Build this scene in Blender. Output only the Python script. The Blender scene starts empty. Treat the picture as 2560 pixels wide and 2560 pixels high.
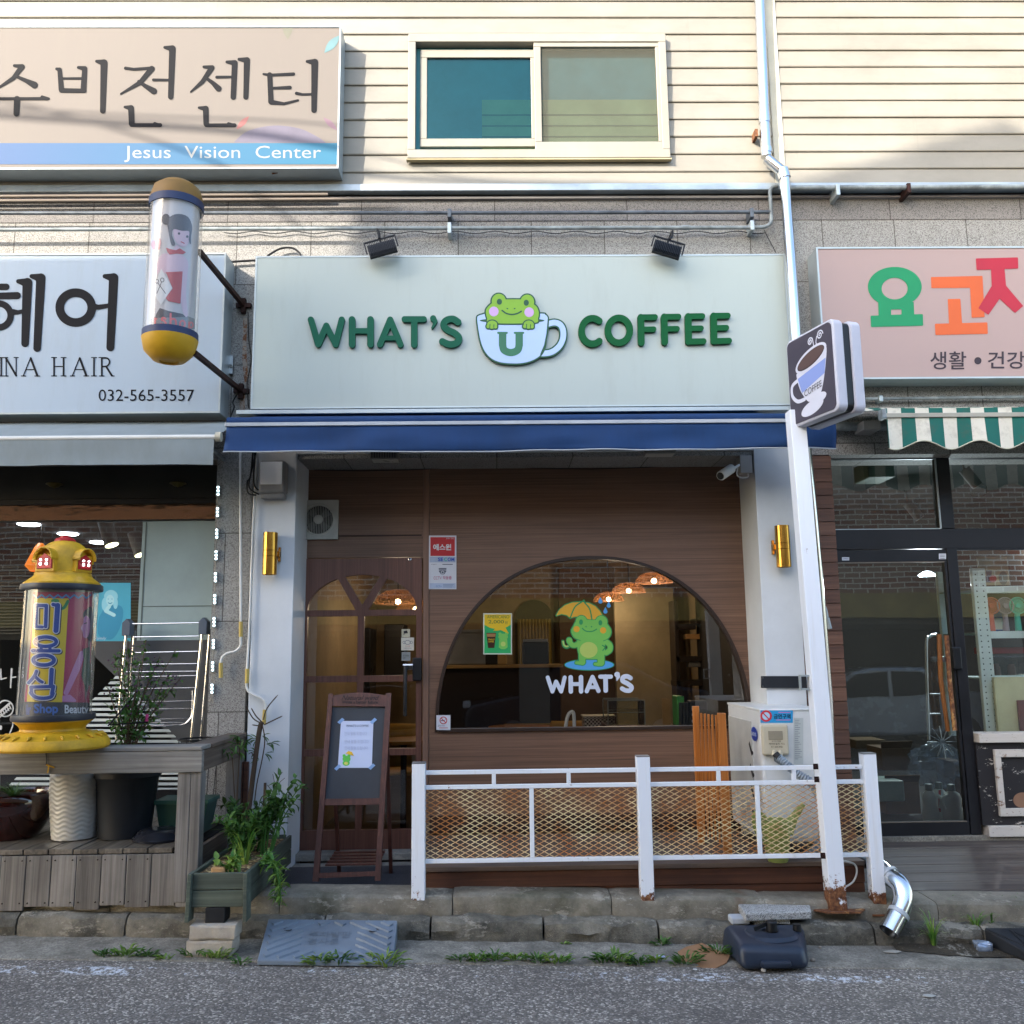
import bpy,bmesh,math,random
import numpy as np
from mathutils import Vector,Matrix,noise
from mathutils.geometry import delaunay_2d_cdt
random.seed(7)
SC = bpy.context.scene
COL = SC.collection
R = math.radians
# ------------------------------------------------------------------ camera
F_PX = 2268.0
CAM = Vector((0.0,-6.8,1.6))
PITCH,YAW,ROLL = R(9.0),0.0165,0.0115
_f = Vector((math.sin(YAW)*math.cos(PITCH),math.cos(YAW)*math.cos(PITCH),math.sin(PITCH)))
_r0 = Vector((math.cos(YAW),-math.sin(YAW),0))
_u0 = _r0.cross(_f)
_r = _r0*math.cos(ROLL) - _u0*math.sin(ROLL)
_u = _r.cross(_f)
cd = bpy.data.cameras.new('camera'); cam = bpy.data.objects.new('camera',cd); COL.objects.link(cam)
cam.matrix_world = Matrix(((_r.x,_u.x,-_f.x,CAM.x),(_r.y,_u.y,-_f.y,CAM.y),(_r.z,_u.z,-_f.z,CAM.z),(0,0,0,1)))
cd.sensor_fit = 'HORIZONTAL'; cd.sensor_width = 36; cd.lens = 36*F_PX/2560
cd.clip_start = 0.05; cd.clip_end = 2000
SC.camera = cam
# ------------------------------------------------------------------ light
SUN_DIR = Vector((0.60,0.68,-0.40)).normalized()
w = bpy.data.worlds.new('World'); SC.world = w; w.use_nodes = True
nt = w.node_tree; nt.nodes.clear()
sky = nt.nodes.new('ShaderNodeTexSky'); sky.sky_type = 'NISHITA'; sky.sun_disc = False
sky.sun_elevation = math.asin(-SUN_DIR.z); sky.sun_rotation = math.atan2(-SUN_DIR.x,-SUN_DIR.y)
sky.air_density = 1.0; sky.dust_density = 1.9
bg = nt.nodes.new('ShaderNodeBackground'); bg.inputs[1].default_value = 0.15
wo = nt.nodes.new('ShaderNodeOutputWorld')
nt.links.new(sky.outputs[0],bg.inputs[0]); nt.links.new(bg.outputs[0],wo.inputs[0])
sl = bpy.data.lights.new('sun','SUN'); sl.energy = 2.0; sl.angle = R(0.55); sl.color = (1.0,0.91,0.79)
so = bpy.data.objects.new('sun',sl); COL.objects.link(so)
so.rotation_euler = SUN_DIR.to_track_quat('-Z','Y').to_euler(); so.location = (-10,-14,14)
SC.view_settings.view_transform = 'Standard'; SC.view_settings.look = 'None'
SC.view_settings.exposure = 2.38; SC.view_settings.gamma = 1.0
SC.render.engine = 'CYCLES'
SC.cycles.max_bounces = 7; SC.cycles.transparent_max_bounces = 16; SC.cycles.sample_clamp_indirect = 6.0
SC.cycles.caustics_reflective = False; SC.cycles.caustics_refractive = False
# ------------------------------------------------------------------ measuring: photo px -> world point at a real depth
def ray(u,v):
    return (_f + _r*((u-1280)/F_PX) + _u*((1280-v)/F_PX))
def P(u,v,y):
    d = ray(u,v); return CAM + d*((y-CAM.y)/d.y)
def PZ(u,v,z):
    d = ray(u,v); return CAM + d*((z-CAM.z)/d.z)
def PN(u,v,p0,n):
    d = ray(u,v); return CAM + d*((p0-CAM).dot(n)/d.dot(n))
def RC(u0,v0,u1,v1,y):
    um,vm = (u0+u1)/2,(v0+v1)/2
    return P(u0,vm,y).x,P(u1,vm,y).x,P(um,v1,y).z,P(um,v0,y).z   # x0 x1 z0 z1
SLOPE = -0.026
def gz(x): return SLOPE*x
# ------------------------------------------------------------------ objects
def link(o,parent=None):
    COL.objects.link(o)
    if parent is not None:
        o.parent = parent; o.matrix_parent_inverse = Matrix.Translation(-parent_loc(parent))
    return o
def parent_loc(p):
    v = Vector(p.location)
    return v if p.parent is None else v
def tag(o,label=None,cat=None,group=None,kind=None):
    if label: o['label'] = label
    if cat: o['category'] = cat
    if group: o['group'] = group
    if kind: o['kind'] = kind
    return o
def thing(name,label,cat,loc=(0,0,0),group=None):
    o = bpy.data.objects.new(name,None); o.empty_display_size = 0.1; o.location = loc
    COL.objects.link(o); return tag(o,label,cat,group)
def dup(root,loc=None,rotz=None,label=None):
    r = root.copy(); COL.objects.link(r)
    if loc is not None: r.location = loc
    if rotz is not None: r.rotation_euler.z = rotz
    if label: r['label'] = label
    for ch in list(root.children):
        c = ch.copy(); COL.objects.link(c); c.parent = r; c.matrix_parent_inverse = ch.matrix_parent_inverse.copy()
        for g in ch.children:
            d = g.copy(); COL.objects.link(d); d.parent = c; d.matrix_parent_inverse = g.matrix_parent_inverse.copy()
    return r
class MB:
    def __init__(s): s.v = []; s.f = []; s.sm = []
    def add(s,vs,fs,smooth=False):
        n = len(s.v); s.v += [tuple(v) for v in vs]
        for f in fs: s.f.append(tuple(i+n for i in f)); s.sm.append(smooth)
        return s
    def box(s,x0,x1,y0,y1,z0,z1):
        if x0 > x1: x0,x1 = x1,x0
        if y0 > y1: y0,y1 = y1,y0
        if z0 > z1: z0,z1 = z1,z0
        return s.add([(x0,y0,z0),(x1,y0,z0),(x1,y1,z0),(x0,y1,z0),(x0,y0,z1),(x1,y0,z1),(x1,y1,z1),(x0,y1,z1)],
              [(0,3,2,1),(4,5,6,7),(0,1,5,4),(1,2,6,5),(2,3,7,6),(3,0,4,7)])
    def hexa(s,a):   # 8 corners, same order as box
        return s.add(a,[(0,3,2,1),(4,5,6,7),(0,1,5,4),(1,2,6,5),(2,3,7,6),(3,0,4,7)])
    def bar(s,a,b,w,h=None,up=(0,0,1)):
        a,b = Vector(a),Vector(b); h = h or w; d = (b-a).normalized(); up = Vector(up)
        if abs(d.dot(up)) > 0.98: up = Vector((0,1,0))
        sd = d.cross(up).normalized()*(w/2); uu = sd.cross(d).normalized()*(h/2)
        return s.hexa([a-sd-uu,a+sd-uu,b+sd-uu,b-sd-uu,a-sd+uu,a+sd+uu,b+sd+uu,b-sd+uu])
    def quad(s,a,b,c,d): return s.add([a,b,c,d],[(0,1,2,3)])
    def tube(s,pts,r,seg=10,cap=True):
        pts = [Vector(p) for p in pts]; n = len(pts)
        rs = r if isinstance(r,(list,tuple)) else [r]*n
        vs = []; fs = []; ref = None
        for i,p in enumerate(pts):
            t = (pts[min(i+1,n-1)]-pts[max(i-1,0)]).normalized()
            if ref is None:
                ref = Vector((0,0,1)) if abs(t.z) < 0.9 else Vector((0,1,0))
            a = (ref - t*ref.dot(t)).normalized(); ref = a; b = t.cross(a)
            for k in range(seg):
                an = 2*math.pi*k/seg; vs.append(p+(a*math.cos(an)+b*math.sin(an))*rs[i])
        for i in range(n-1):
            for k in range(seg):
                k2 = (k+1) % seg; fs.append((i*seg+k,i*seg+k2,(i+1)*seg+k2,(i+1)*seg+k))
        s.add(vs,fs,True)
        if cap:
            s.add(vs[:seg],[tuple(range(seg))[::-1]]); s.add(vs[-seg:],[tuple(range(seg))])
        return s
    def lathe(s,c,prof,seg=40,smooth=True,a0=0,a1=2*math.pi,rmod=None):
        full = abs(a1-a0-2*math.pi) < 1e-6; m = seg if full else seg+1; vs = []; fs = []
        for (r,z) in prof:
            for k in range(m):
                an = a0+(a1-a0)*k/seg; rr = r*(rmod(an,z) if rmod else 1)
                vs.append((c[0]+rr*math.cos(an),c[1]+rr*math.sin(an),c[2]+z))
        for i in range(len(prof)-1):
            for k in range(seg):
                k2 = (k+1) % m; fs.append((i*m+k,i*m+k2,(i+1)*m+k2,(i+1)*m+k))
        return s.add(vs,fs,smooth)
    def prism(s,poly,y0,y1):   # poly: (x,z) list, extruded along y
        n = len(poly); vs = [(x,y0,z) for x,z in poly]+[(x,y1,z) for x,z in poly]
        fs = [tuple(range(n))[::-1],tuple(range(n,2*n))]+[(i,(i+1) % n,n+(i+1) % n,n+i) for i in range(n)]
        return s.add(vs,fs)
    def build(s,name,m,parent=None,bev=0,flat=False,fixn=True):
        me = bpy.data.meshes.new(name); me.from_pydata(s.v,[],s.f)
        me.polygons.foreach_set('use_smooth',[bool(x) and not flat for x in s.sm])
        if fixn:
            bm = bmesh.new(); bm.from_mesh(me); bmesh.ops.recalc_face_normals(bm,faces=bm.faces)
            if any(s.sm) and not flat:
                for e in bm.edges:
                    if len(e.link_faces) == 2 and e.calc_face_angle(0) > 0.6: e.smooth = False
            bm.to_mesh(me); bm.free()
        me.materials.append(m); o = bpy.data.objects.new(name,me)
        if bev:
            md = o.modifiers.new('bevel','BEVEL'); md.width = bev; md.segments = 2; md.limit_method = 'ANGLE'; md.angle_limit = R(40)
        link(o,parent); return o
# ------------------------------------------------------------------ 2-D ink: unions of capsules / polygons contoured to clean outlines
def _cap(X,Y,a,b):
    x0,y0,r0 = a; x1,y1,r1 = b; dx,dy = x1-x0,y1-y0; L = dx*dx+dy*dy+1e-9
    t = np.clip(((X-x0)*dx+(Y-y0)*dy)/L,0,1)
    return np.hypot(X-x0-t*dx,Y-y0-t*dy)-(r0+(r1-r0)*t)
def _poly(X,Y,pts):
    d = np.full(X.shape,1e9); ins = np.zeros(X.shape,bool); n = len(pts)
    for i in range(n):
        x0,y0 = pts[i]; x1,y1 = pts[(i+1) % n]; dx,dy = x1-x0,y1-y0
        t = np.clip(((X-x0)*dx+(Y-y0)*dy)/(dx*dx+dy*dy+1e-9),0,1)
        d = np.minimum(d,np.hypot(X-x0-t*dx,Y-y0-t*dy))
        c = ((y0 > Y) != (y1 > Y)) & (X < (x1-x0)*(Y-y0)/((y1-y0) if y1 != y0 else 1e-9)+x0)
        ins ^= c
    return np.where(ins,-d,d)
def field(X,Y,sh):
    f = np.full(X.shape,1e9)
    for s in sh:
        k = s[0]
        if k == 's':      # polyline stroke, points (x,y) or (x,y,r), default r
            pts = [p if len(p) == 3 else (p[0],p[1],s[2]) for p in s[1]]
            g = np.full(X.shape,1e9)
            for a,b in zip(pts,pts[1:] or pts): g = np.minimum(g,_cap(X,Y,a,b))
        elif k == 'p': g = _poly(X,Y,s[1])-(s[2] if len(s) > 2 else 0)
        elif k == 'e':    # ellipse cx cy rx ry
            _,cx,cy,rx,ry = s[:5]; q = np.hypot((X-cx)/rx,(Y-cy)/ry); g = (q-1)*min(rx,ry)
        elif k == 'r':    # ring: cx cy rx ry half-width
            _,cx,cy,rx,ry,hw = s; pts = [(cx+rx*math.cos(a),cy+ry*math.sin(a),hw) for a in np.linspace(0,2*math.pi,41)]
            g = np.full(X.shape,1e9)
            for a,b in zip(pts,pts[1:]): g = np.minimum(g,_cap(X,Y,a,b))
        elif k == '-': f = np.maximum(f,-field(X,Y,s[1])); continue
        f = np.minimum(f,g)
    return f
def smooth(pts,n=6,closed=False):
    out = []; N = len(pts)
    for i in range(N if closed else N-1):
        g = (lambda j: pts[j % N]) if closed else (lambda j: pts[max(0,min(N-1,j))])
        p0,p1,p2,p3 = g(i-1),g(i),g(i+1),g(i+2)
        for k in range(n):
            t = k/n
            out.append(tuple(0.5*(2*b+(c-a)*t+(2*a-5*b+4*c-d)*t*t+(3*b-a-3*c+d)*t**3) for a,b,c,d in zip(p0,p1,p2,p3)))
    if not closed: out.append(tuple(pts[-1]))
    return out
def contour(sh,bbox,res):
    x0,y0,x1,y1 = bbox; nx = int((x1-x0)/res)+2; ny = int((y1-y0)/res)+2
    xs = x0+np.arange(nx)*res; ys = y0+np.arange(ny)*res
    X,Y = np.meshgrid(xs,ys); Fd = field(X,Y,sh); Fd[Fd == 0] = 1e-6
    Fd[0,:] = Fd[-1,:] = 1; Fd[:,0] = Fd[:,-1] = 1
    S = Fd < 0
    mixed = (S[:-1,:-1].astype(int)+S[1:,:-1]+S[:-1,1:]+S[1:,1:])
    jj,ii = np.nonzero((mixed > 0) & (mixed < 4)); nxt = {}; pos = {}
    def pt(e):
        if e in pos: return
        k,i,j = e; i2,j2 = (i+1,j) if k == 0 else (i,j+1)
        a,b = Fd[j,i],Fd[j2,i2]; t = a/(a-b)
        pos[e] = (xs[i]+(xs[i2]-xs[i])*t,ys[j]+(ys[j2]-ys[j])*t)
    for j,i in zip(jj.tolist(),ii.tolist()):
        c = [S[j,i],S[j,i+1],S[j+1,i+1],S[j+1,i]]
        E = [(0,i,j),(1,i+1,j),(0,i,j+1),(1,i,j)]
        ins = [k for k in range(4) if not c[k] and c[(k+1) % 4]]; outs = [k for k in range(4) if c[k] and not c[(k+1) % 4]]
        for a in outs:   # leave edge a -> next entering edge
            b = min(ins,key=lambda q: (a-q) % 4 if (a-q) % 4 else 4)
            pt(E[a]); pt(E[b]); nxt[E[b]] = E[a]
    loops = []
    while nxt:
        s0 = next(iter(nxt)); lp = []; e = s0
        while e in nxt:
            lp.append(pos[e]); e = nxt.pop(e)
        if len(lp) > 3:
            q = [lp[0]]
            for k in range(1,len(lp)):
                a,b,c = q[-1],lp[k],lp[(k+1) % len(lp)]
                cr = abs((b[0]-a[0])*(c[1]-a[1])-(b[1]-a[1])*(c[0]-a[0]))/(math.hypot(c[0]-a[0],c[1]-a[1])+1e-9)
                if cr > res*0.02 or math.hypot(b[0]-a[0],b[1]-a[1]) > res*14: q.append(b)
            if len(q) > 2: loops.append(q)
    return loops
def tessel(grp):
    flat = [Vector(p[:2]) for lp in grp for p in lp]; ed = []; k = 0
    for lp in grp:
        n = len(lp); ed += [(k+i,k+(i+1) % n) for i in range(n)]; k += n
    r = delaunay_2d_cdt(flat,ed,[],0,1e-7); V = np.array([tuple(v) for v in r[0]]); T = np.array([tuple(f) for f in r[2]])
    if not len(T): return [tuple(v) for v in V.tolist()],[]
    c = V[T].mean(1); ins = np.zeros(len(c),bool)
    for lp in grp:
        q = np.array([p[:2] for p in lp]); 
        for (x0,y0),(x1,y1) in zip(q,np.roll(q,-1,0)):
            if y0 != y1: ins ^= ((y0 > c[:,1]) != (y1 > c[:,1])) & (c[:,0] < (x1-x0)*(c[:,1]-y0)/(y1-y0)+x0)
    return [tuple(v) for v in V.tolist()],[tuple(f) for f in T[ins].tolist()]
def ink_mesh(loops,mapf,nrm,off,th,strips=None):
    nf = nrm if callable(nrm) else (lambda a,b: nrm); mb = MB()
    vs2,tris = tessel(loops)
    if strips:
        bm = bmesh.new(); bv = [bm.verts.new((x,y,0)) for x,y in vs2]; 
        for t in tris: bm.faces.new([bv[i] for i in t])
        x = math.floor(min(v[0] for v in vs2)/strips)*strips; X1 = max(v[0] for v in vs2)
        while x < X1:
            bmesh.ops.bisect_plane(bm,geom=list(bm.verts)+list(bm.edges)+list(bm.faces),plane_co=(x,0,0),plane_no=(1,0,0)); x += strips
        bmesh.ops.triangulate(bm,faces=bm.faces); bm.verts.index_update(); vs2 = [(v.co.x,v.co.y) for v in bm.verts]; tris = [tuple(v.index for v in f.verts) for f in bm.faces]; bm.free()
    base = [mapf(p[0],p[1]) for p in vs2]; N = [nf(p[0],p[1]) for p in vs2]
    front = [b+n*(off+th) for b,n in zip(base,N)]; tl = []
    for t in tris:
        a,b,c = (front[i] for i in t)
        if (b-a).cross(c-a).dot(N[t[0]]) < 0: t = (t[0],t[2],t[1])
        tl.append(t)
    mb.add(front,tl)
    if th > 0.0012:
        for lp in loops:
            m = len(lp); bs = [mapf(p[0],p[1]) for p in lp]; ns = [nf(p[0],p[1]) for p in lp]
            mb.add([b+n*(off+th) for b,n in zip(bs,ns)]+[b+n*off for b,n in zip(bs,ns)],[(i,(i+1) % m,m+(i+1) % m,m+i) for i in range(m)])
    return mb
NY = Vector((0,-1,0))
def bounds(sh):
    xs = []; ys = []
    for s in sh:
        if s[0] == 's':
            for p in s[1]:
                r = p[2] if len(p) == 3 else s[2]; xs += [p[0]-r,p[0]+r]; ys += [p[1]-r,p[1]+r]
        elif s[0] == 'p':
            g = s[2] if len(s) > 2 else 0; xs += [p[0]-g for p in s[1]]+[p[0]+g for p in s[1]]; ys += [p[1]-g for p in s[1]]+[p[1]+g for p in s[1]]
        elif s[0] == 'e': xs += [s[1]-s[3],s[1]+s[3]]; ys += [s[2]-s[4],s[2]+s[4]]
        elif s[0] == 'r': xs += [s[1]-s[3]-s[5],s[1]+s[3]+s[5]]; ys += [s[2]-s[4]-s[5],s[2]+s[4]+s[5]]
    return min(xs),min(ys),max(xs),max(ys)
def ink(name,sh,zm,m,parent,y=0,off=0.002,th=0.0008,mapf=None,nrm=NY,res=None,strips=None):
    """draws shapes given in coordinates of a crop zm=(x0,y0,scale) onto the plane y (or through mapf)"""
    b = bounds(sh); s = max(b[2]-b[0],b[3]-b[1]); res = res or max(s/170,1.0)
    lp = contour(sh,(b[0]-2*res,b[1]-2*res,b[2]+2*res,b[3]+2*res),res)
    mf = mapf or (lambda u,v: P(u,v,y))
    g = lambda a,c: mf(zm[0]+a/zm[2],zm[1]+c/zm[2])
    nf = (lambda a,c: nrm(zm[0]+a/zm[2],zm[1]+c/zm[2])) if callable(nrm) else nrm
    return ink_mesh(lp,g,nf,off,th,strips).build(name,m,parent,fixn=False)
def txt(name,body,box,m,parent,y=0,off=0.003,th=0.0,bold=0.0,mapf=None,nrm=NY,shear=0,space=1.0,cut=None):
    """text fitted to the px box (u0,v0,u1,v1)"""
    c = bpy.data.curves.new('t','FONT'); c.body = body; c.offset = bold; c.shear = shear; c.space_character = space; c.resolution_u = 3
    o = bpy.data.objects.new('t',c); COL.objects.link(o); dg = bpy.context.evaluated_depsgraph_get()
    me = bpy.data.meshes.new_from_object(o.evaluated_get(dg)); bpy.data.objects.remove(o); bpy.data.curves.remove(c)
    vs = [v.co.copy() for v in me.vertices]; fs = [tuple(p.vertices) for p in me.polygons]; bpy.data.meshes.remove(me)
    if not vs: return None
    x0,x1 = min(v.x for v in vs),max(v.x for v in vs); y0,y1 = min(v.y for v in vs),max(v.y for v in vs)
    u0,v0,u1,v1 = box; mf = mapf or (lambda u,v: P(u,v,y)); mb = MB(); uv = []; out = []
    for v in vs:
        u = u0+(v.x-x0)/(x1-x0)*(u1-u0); q = v1-(v.y-y0)/(y1-y0)*(v1-v0); uv.append(u)
        n = nrm(u,q) if callable(nrm) else nrm; out.append(mf(u,q)+n*(off+th))
    if cut: fs = [f for f in fs if all(cut[0] <= uv[i] <= cut[1] for i in f)]
    used = sorted({i for f in fs for i in f}); ix = {k: n for n,k in enumerate(used)}
    mb.add([out[i] for i in used],[tuple(ix[i] for i in f) for f in fs]); return mb.build(name,m,parent,fixn=False)
def panel(name,box,m,parent,y=0,off=0.0,th=0.004,mapf=None,nrm=NY,bev=0):
    u0,v0,u1,v1 = box
    return ink_mesh([[(u0,v0),(u1,v0),(u1,v1),(u0,v1)]],mapf or (lambda u,v: P(u,v,y)),nrm,off,th).build(name,m,parent,fixn=False)
# ------------------------------------------------------------------ materials
def lin(c):
    if isinstance(c,str):
        c = c.lstrip('#'); c = [int(c[i:i+2],16)/255 for i in (0,2,4)]
        c = [x/12.92 if x <= 0.04045 else ((x+0.055)/1.055)**2.4 for x in c]
    return (c[0],c[1],c[2],1.0)
class NT:
    def __init__(s,name):
        s.m = bpy.data.materials.new(name); s.m.use_nodes = True; s.t = s.m.node_tree; s.t.nodes.clear()
        s.out = s.n('ShaderNodeOutputMaterial'); s.co = s.n('ShaderNodeTexCoord')
    def n(s,t,**kw):
        o = s.t.nodes.new(t)
        for k,v in kw.items(): setattr(o,k,v)
        return o
    def l(s,a,b): s.t.links.new(a,b)
    def set(s,sock,v):
        if hasattr(v,'is_output'): s.l(v,sock)
        else: sock.default_value = v
    def map(s,scale=(1,1,1),rot=(0,0,0),loc=(0,0,0)):
        o = s.n('ShaderNodeMapping'); s.l(s.co.outputs['Object'],o.inputs[0])
        o.inputs[3].default_value = scale; o.inputs[2].default_value = rot; o.inputs[1].default_value = loc; return o.outputs[0]
    def noise(s,vec,scale,detail=6,rough=0.6,dist=0):
        o = s.n('ShaderNodeTexNoise'); s.l(vec,o.inputs['Vector']); o.inputs['Scale'].default_value = scale
        o.inputs['Detail'].default_value = detail; o.inputs['Roughness'].default_value = rough; o.inputs['Distortion'].default_value = dist; return o.outputs[0]
    def vor(s,vec,scale,feature='F1',out=0):
        o = s.n('ShaderNodeTexVoronoi',feature=feature); s.l(vec,o.inputs['Vector']); o.inputs['Scale'].default_value = scale; return o.outputs[out]
    def ramp(s,fac,stops,interp='LINEAR'):
        o = s.n('ShaderNodeValToRGB'); s.l(fac,o.inputs[0]); cr = o.color_ramp; cr.interpolation = interp
        while len(cr.elements) < len(stops): cr.elements.new(0.5)
        for e,(p,c) in zip(cr.elements,stops): e.position = p; e.color = (c,c,c,1) if isinstance(c,(int,float)) else lin(c)
        return o.outputs[0]
    def mix(s,fac,a,b,blend='MIX'):
        o = s.n('ShaderNodeMix',data_type='RGBA',blend_type=blend); s.set(o.inputs[0],fac)
        for sk,v in ((o.inputs[6],a),(o.inputs[7],b)):
            if isinstance(v,str) or isinstance(v,tuple): v = lin(v)
            s.set(sk,v)
        return o.outputs[2]
    def math(s,op,a,b=0.0):
        o = s.n('ShaderNodeMath',operation=op); s.set(o.inputs[0],a); s.set(o.inputs[1],b); return o.outputs[0]
    def sep(s,vec):
        o = s.n('ShaderNodeSeparateXYZ'); s.l(vec,o.inputs[0]); return o.outputs
    def bump(s,h,strength=0.3,dist=0.01):
        o = s.n('ShaderNodeBump'); s.l(h,o.inputs['Height']); o.inputs['Strength'].default_value = strength; o.inputs['Distance'].default_value = dist; return o.outputs[0]
    def bsdf(s,col,rough=0.6,metal=0.0,bump=None,spec=None,em=None,ems=0,coat=0,trans=0):
        b = s.n('ShaderNodeBsdfPrincipled')
        if isinstance(col,(str,tuple)): col = lin(col)
        s.set(b.inputs['Base Color'],col); s.set(b.inputs['Roughness'],rough); s.set(b.inputs['Metallic'],metal)
        if spec is not None: b.inputs['Specular IOR Level'].default_value = spec
        if bump is not None: s.l(bump,b.inputs['Normal'])
        if em: b.inputs['Emission Color'].default_value = lin(em); b.inputs['Emission Strength'].default_value = ems
        if coat: b.inputs['Coat Weight'].default_value = coat
        if trans: b.inputs['Transmission Weight'].default_value = trans
        s.l(b.outputs[0],s.out.inputs[0]); return s.m
_pc = {}
def paint(c,rough=0.5,metal=0.0,dirt=0.12,scale=3.0,bump=0.05,em=0,name=None):
    """plain painted / plastic surface with faint unevenness and grime"""
    key = (c,rough,metal,dirt,scale,bump,em)
    if key in _pc: return _pc[key]
    t = NT(name or 'paint_'+str(c).strip('#')); v = t.map(); n = t.noise(v,scale,8,0.65); f = t.noise(v,scale*14,4,0.6)
    L = lin(c); dk = tuple(x*(1-dirt*2.2) for x in L[:3]); lt = tuple(min(1,x*(1+dirt*0.7)) for x in L[:3])
    col = t.mix(t.ramp(n,[(0.3,0.0),(0.7,1.0)]),dk,lt); col = t.mix(t.math('MULTIPLY',f,dirt),col,dk)
    rr = t.math('ADD',t.math('MULTIPLY',n,0.25),max(rough-0.12,0.02))
    _pc[key] = t.bsdf(col,rr,metal,t.bump(f,bump,0.002),spec=0.35,em=c if em else None,ems=em); return _pc[key]
def glow(c,s,name='lamp_glow'):
    t = NT(name); return t.bsdf(c,0.5,em=c,ems=s)
def glass(name,tint=(0.9,0.95,0.93),refl=1.0,wav=0.02,dirty=0.0):
    t = NT(name); tr = t.n('ShaderNodeBsdfTransparent'); tr.inputs[0].default_value = (*tint,1)
    g = t.n('ShaderNodeBsdfGlossy'); g.inputs['Roughness'].default_value = 0.008; g.inputs[0].default_value = (*refl,1) if isinstance(refl,tuple) else (refl,refl,refl,1)
    b = t.bump(t.noise(t.map(),1.3,2,0.4),wav,0.05); t.l(b,g.inputs['Normal'])
    fr = t.n('ShaderNodeFresnel'); fr.inputs[0].default_value = 1.95
    mx = t.n('ShaderNodeMixShader'); t.l(fr.outputs[0],mx.inputs[0]); t.l(tr.outputs[0],mx.inputs[1]); t.l(g.outputs[0],mx.inputs[2])
    if dirty:
        d = t.n('ShaderNodeBsdfDiffuse'); d.inputs[0].default_value = (0.5,0.5,0.48,1); m2 = t.n('ShaderNodeMixShader')
        nf = t.math('MULTIPLY',t.noise(t.map((1,1,0.35)),5,8,0.7),dirty); t.l(nf,m2.inputs[0]); t.l(mx.outputs[0],m2.inputs[1]); t.l(d.outputs[0],m2.inputs[2]); mx = m2
    t.l(mx.outputs[0],t.out.inputs[0]); return t.m
def mat_granite(name,a,b,cc,tile=None,rough=0.75):
    t = NT(name); v = t.map(); c1 = t.vor(v,260,'F1',1); g = t.sep(c1)[0]
    col = t.ramp(g,[(0.0,cc),(0.22,cc),(0.3,b),(0.55,a),(1.0,a)]); n = t.noise(v,2.2,5)
    col = t.mix(t.math('MULTIPLY',n,0.35),col,b); h = g
    if tile:
        br = t.n('ShaderNodeTexBrick'); mp = t.map((1,1,1),(R(90),0,0)); t.l(mp,br.inputs[0])
        br.inputs['Scale'].default_value = 1; br.inputs['Brick Width'].default_value = tile[0]; br.inputs['Row Height'].default_value = tile[1]
        br.inputs['Mortar Size'].default_value = 0.004; br.offset = 0.5; br.inputs['Color1'].default_value = (1,1,1,1); br.inputs['Color2'].default_value = (0.86,0.86,0.86,1); br.inputs['Mortar'].default_value = (0.3,0.28,0.26,1)
        col = t.mix(1.0,col,br.outputs[0],'MULTIPLY'); h = t.math('SUBTRACT',t.math('MULTIPLY',g,0.25),t.math('MULTIPLY',br.outputs['Fac'],1.5))
    st = t.noise(t.map((4,4,0.5)),2.5,6,0.7); col = t.mix(t.ramp(st,[(0.55,0.0),(0.8,0.35)]),col,'#4c463e')
    return t.bsdf(col,rough,0,t.bump(h,0.35,0.003))
def mat_wood(name,stops,axis='x',fine=60,rough=0.55,bump=0.25,planks=None,coat=0,blotch=0.4,streak=1.0):
    """streaky boards; axis = grain direction; planks = (axis, width) adds seams with a tone per board"""
    t = NT(name); sc = {'x': (streak,fine,fine),'y': (fine,streak,fine),'z': (fine,fine,streak)}[axis]
    n = t.noise(t.map(sc),1.0,5,0.65,0.3); n2 = t.noise(t.map(tuple(q**0.6 for q in sc)),0.9,4,0.6)
    f = t.math('ADD',t.math('MULTIPLY',n,0.7),t.math('MULTIPLY',n2,0.3)); h = n
    if planks:
        o = t.sep(t.map())[{'x': 0,'y': 1,'z': 2}[planks[0]]]; q = t.math('DIVIDE',o,planks[1])
        wn = t.n('ShaderNodeTexWhiteNoise',noise_dimensions='1D'); t.l(t.math('FLOOR',q),wn.inputs['W'])
        f = t.math('ADD',f,t.math('MULTIPLY',t.math('SUBTRACT',wn.outputs[0],0.5),0.22))
    col = t.ramp(f,stops); bl = t.noise(t.map(),1.7,6,0.7)
    col = t.mix(t.ramp(bl,[(0.45,0.0),(0.75,blotch)]),col,stops[0][1])
    return t.bsdf(col,rough,0,t.bump(h,bump,0.004),coat=coat)
def mat_rusty(name,c='#e6ecf2',amount=0.62,scale=5,low=None):
    t = NT(name); v = t.map(); n = t.noise(v,scale,9,0.75); k = n
    if low is not None:
        z = t.sep(v)[2]; k = t.math('ADD',n,t.ramp(t.math('DIVIDE',t.math('SUBTRACT',z,low[0]),low[1]),[(0.0,0.32),(1.0,0.0)]))
    rf = t.ramp(k,[(amount,0.0),(amount+0.035,1.0)]); n2 = t.noise(v,40,4)
    rc = t.ramp(n2,[(0.3,'#3a1f12'),(0.55,'#6f4426'),(0.8,'#a27a50')]); st = t.noise(t.map((30,30,1.5)),1,4)
    base = t.mix(t.ramp(st,[(0.55,0.0),(0.8,0.25)]),c,'#b7a98c')
    col = t.mix(rf,base,rc); return t.bsdf(col,t.math('ADD',t.math('MULTIPLY',rf,0.4),0.42),0,t.bump(t.mix(rf,(0.5,0.5,0.5),n2),0.2,0.003))
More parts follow.
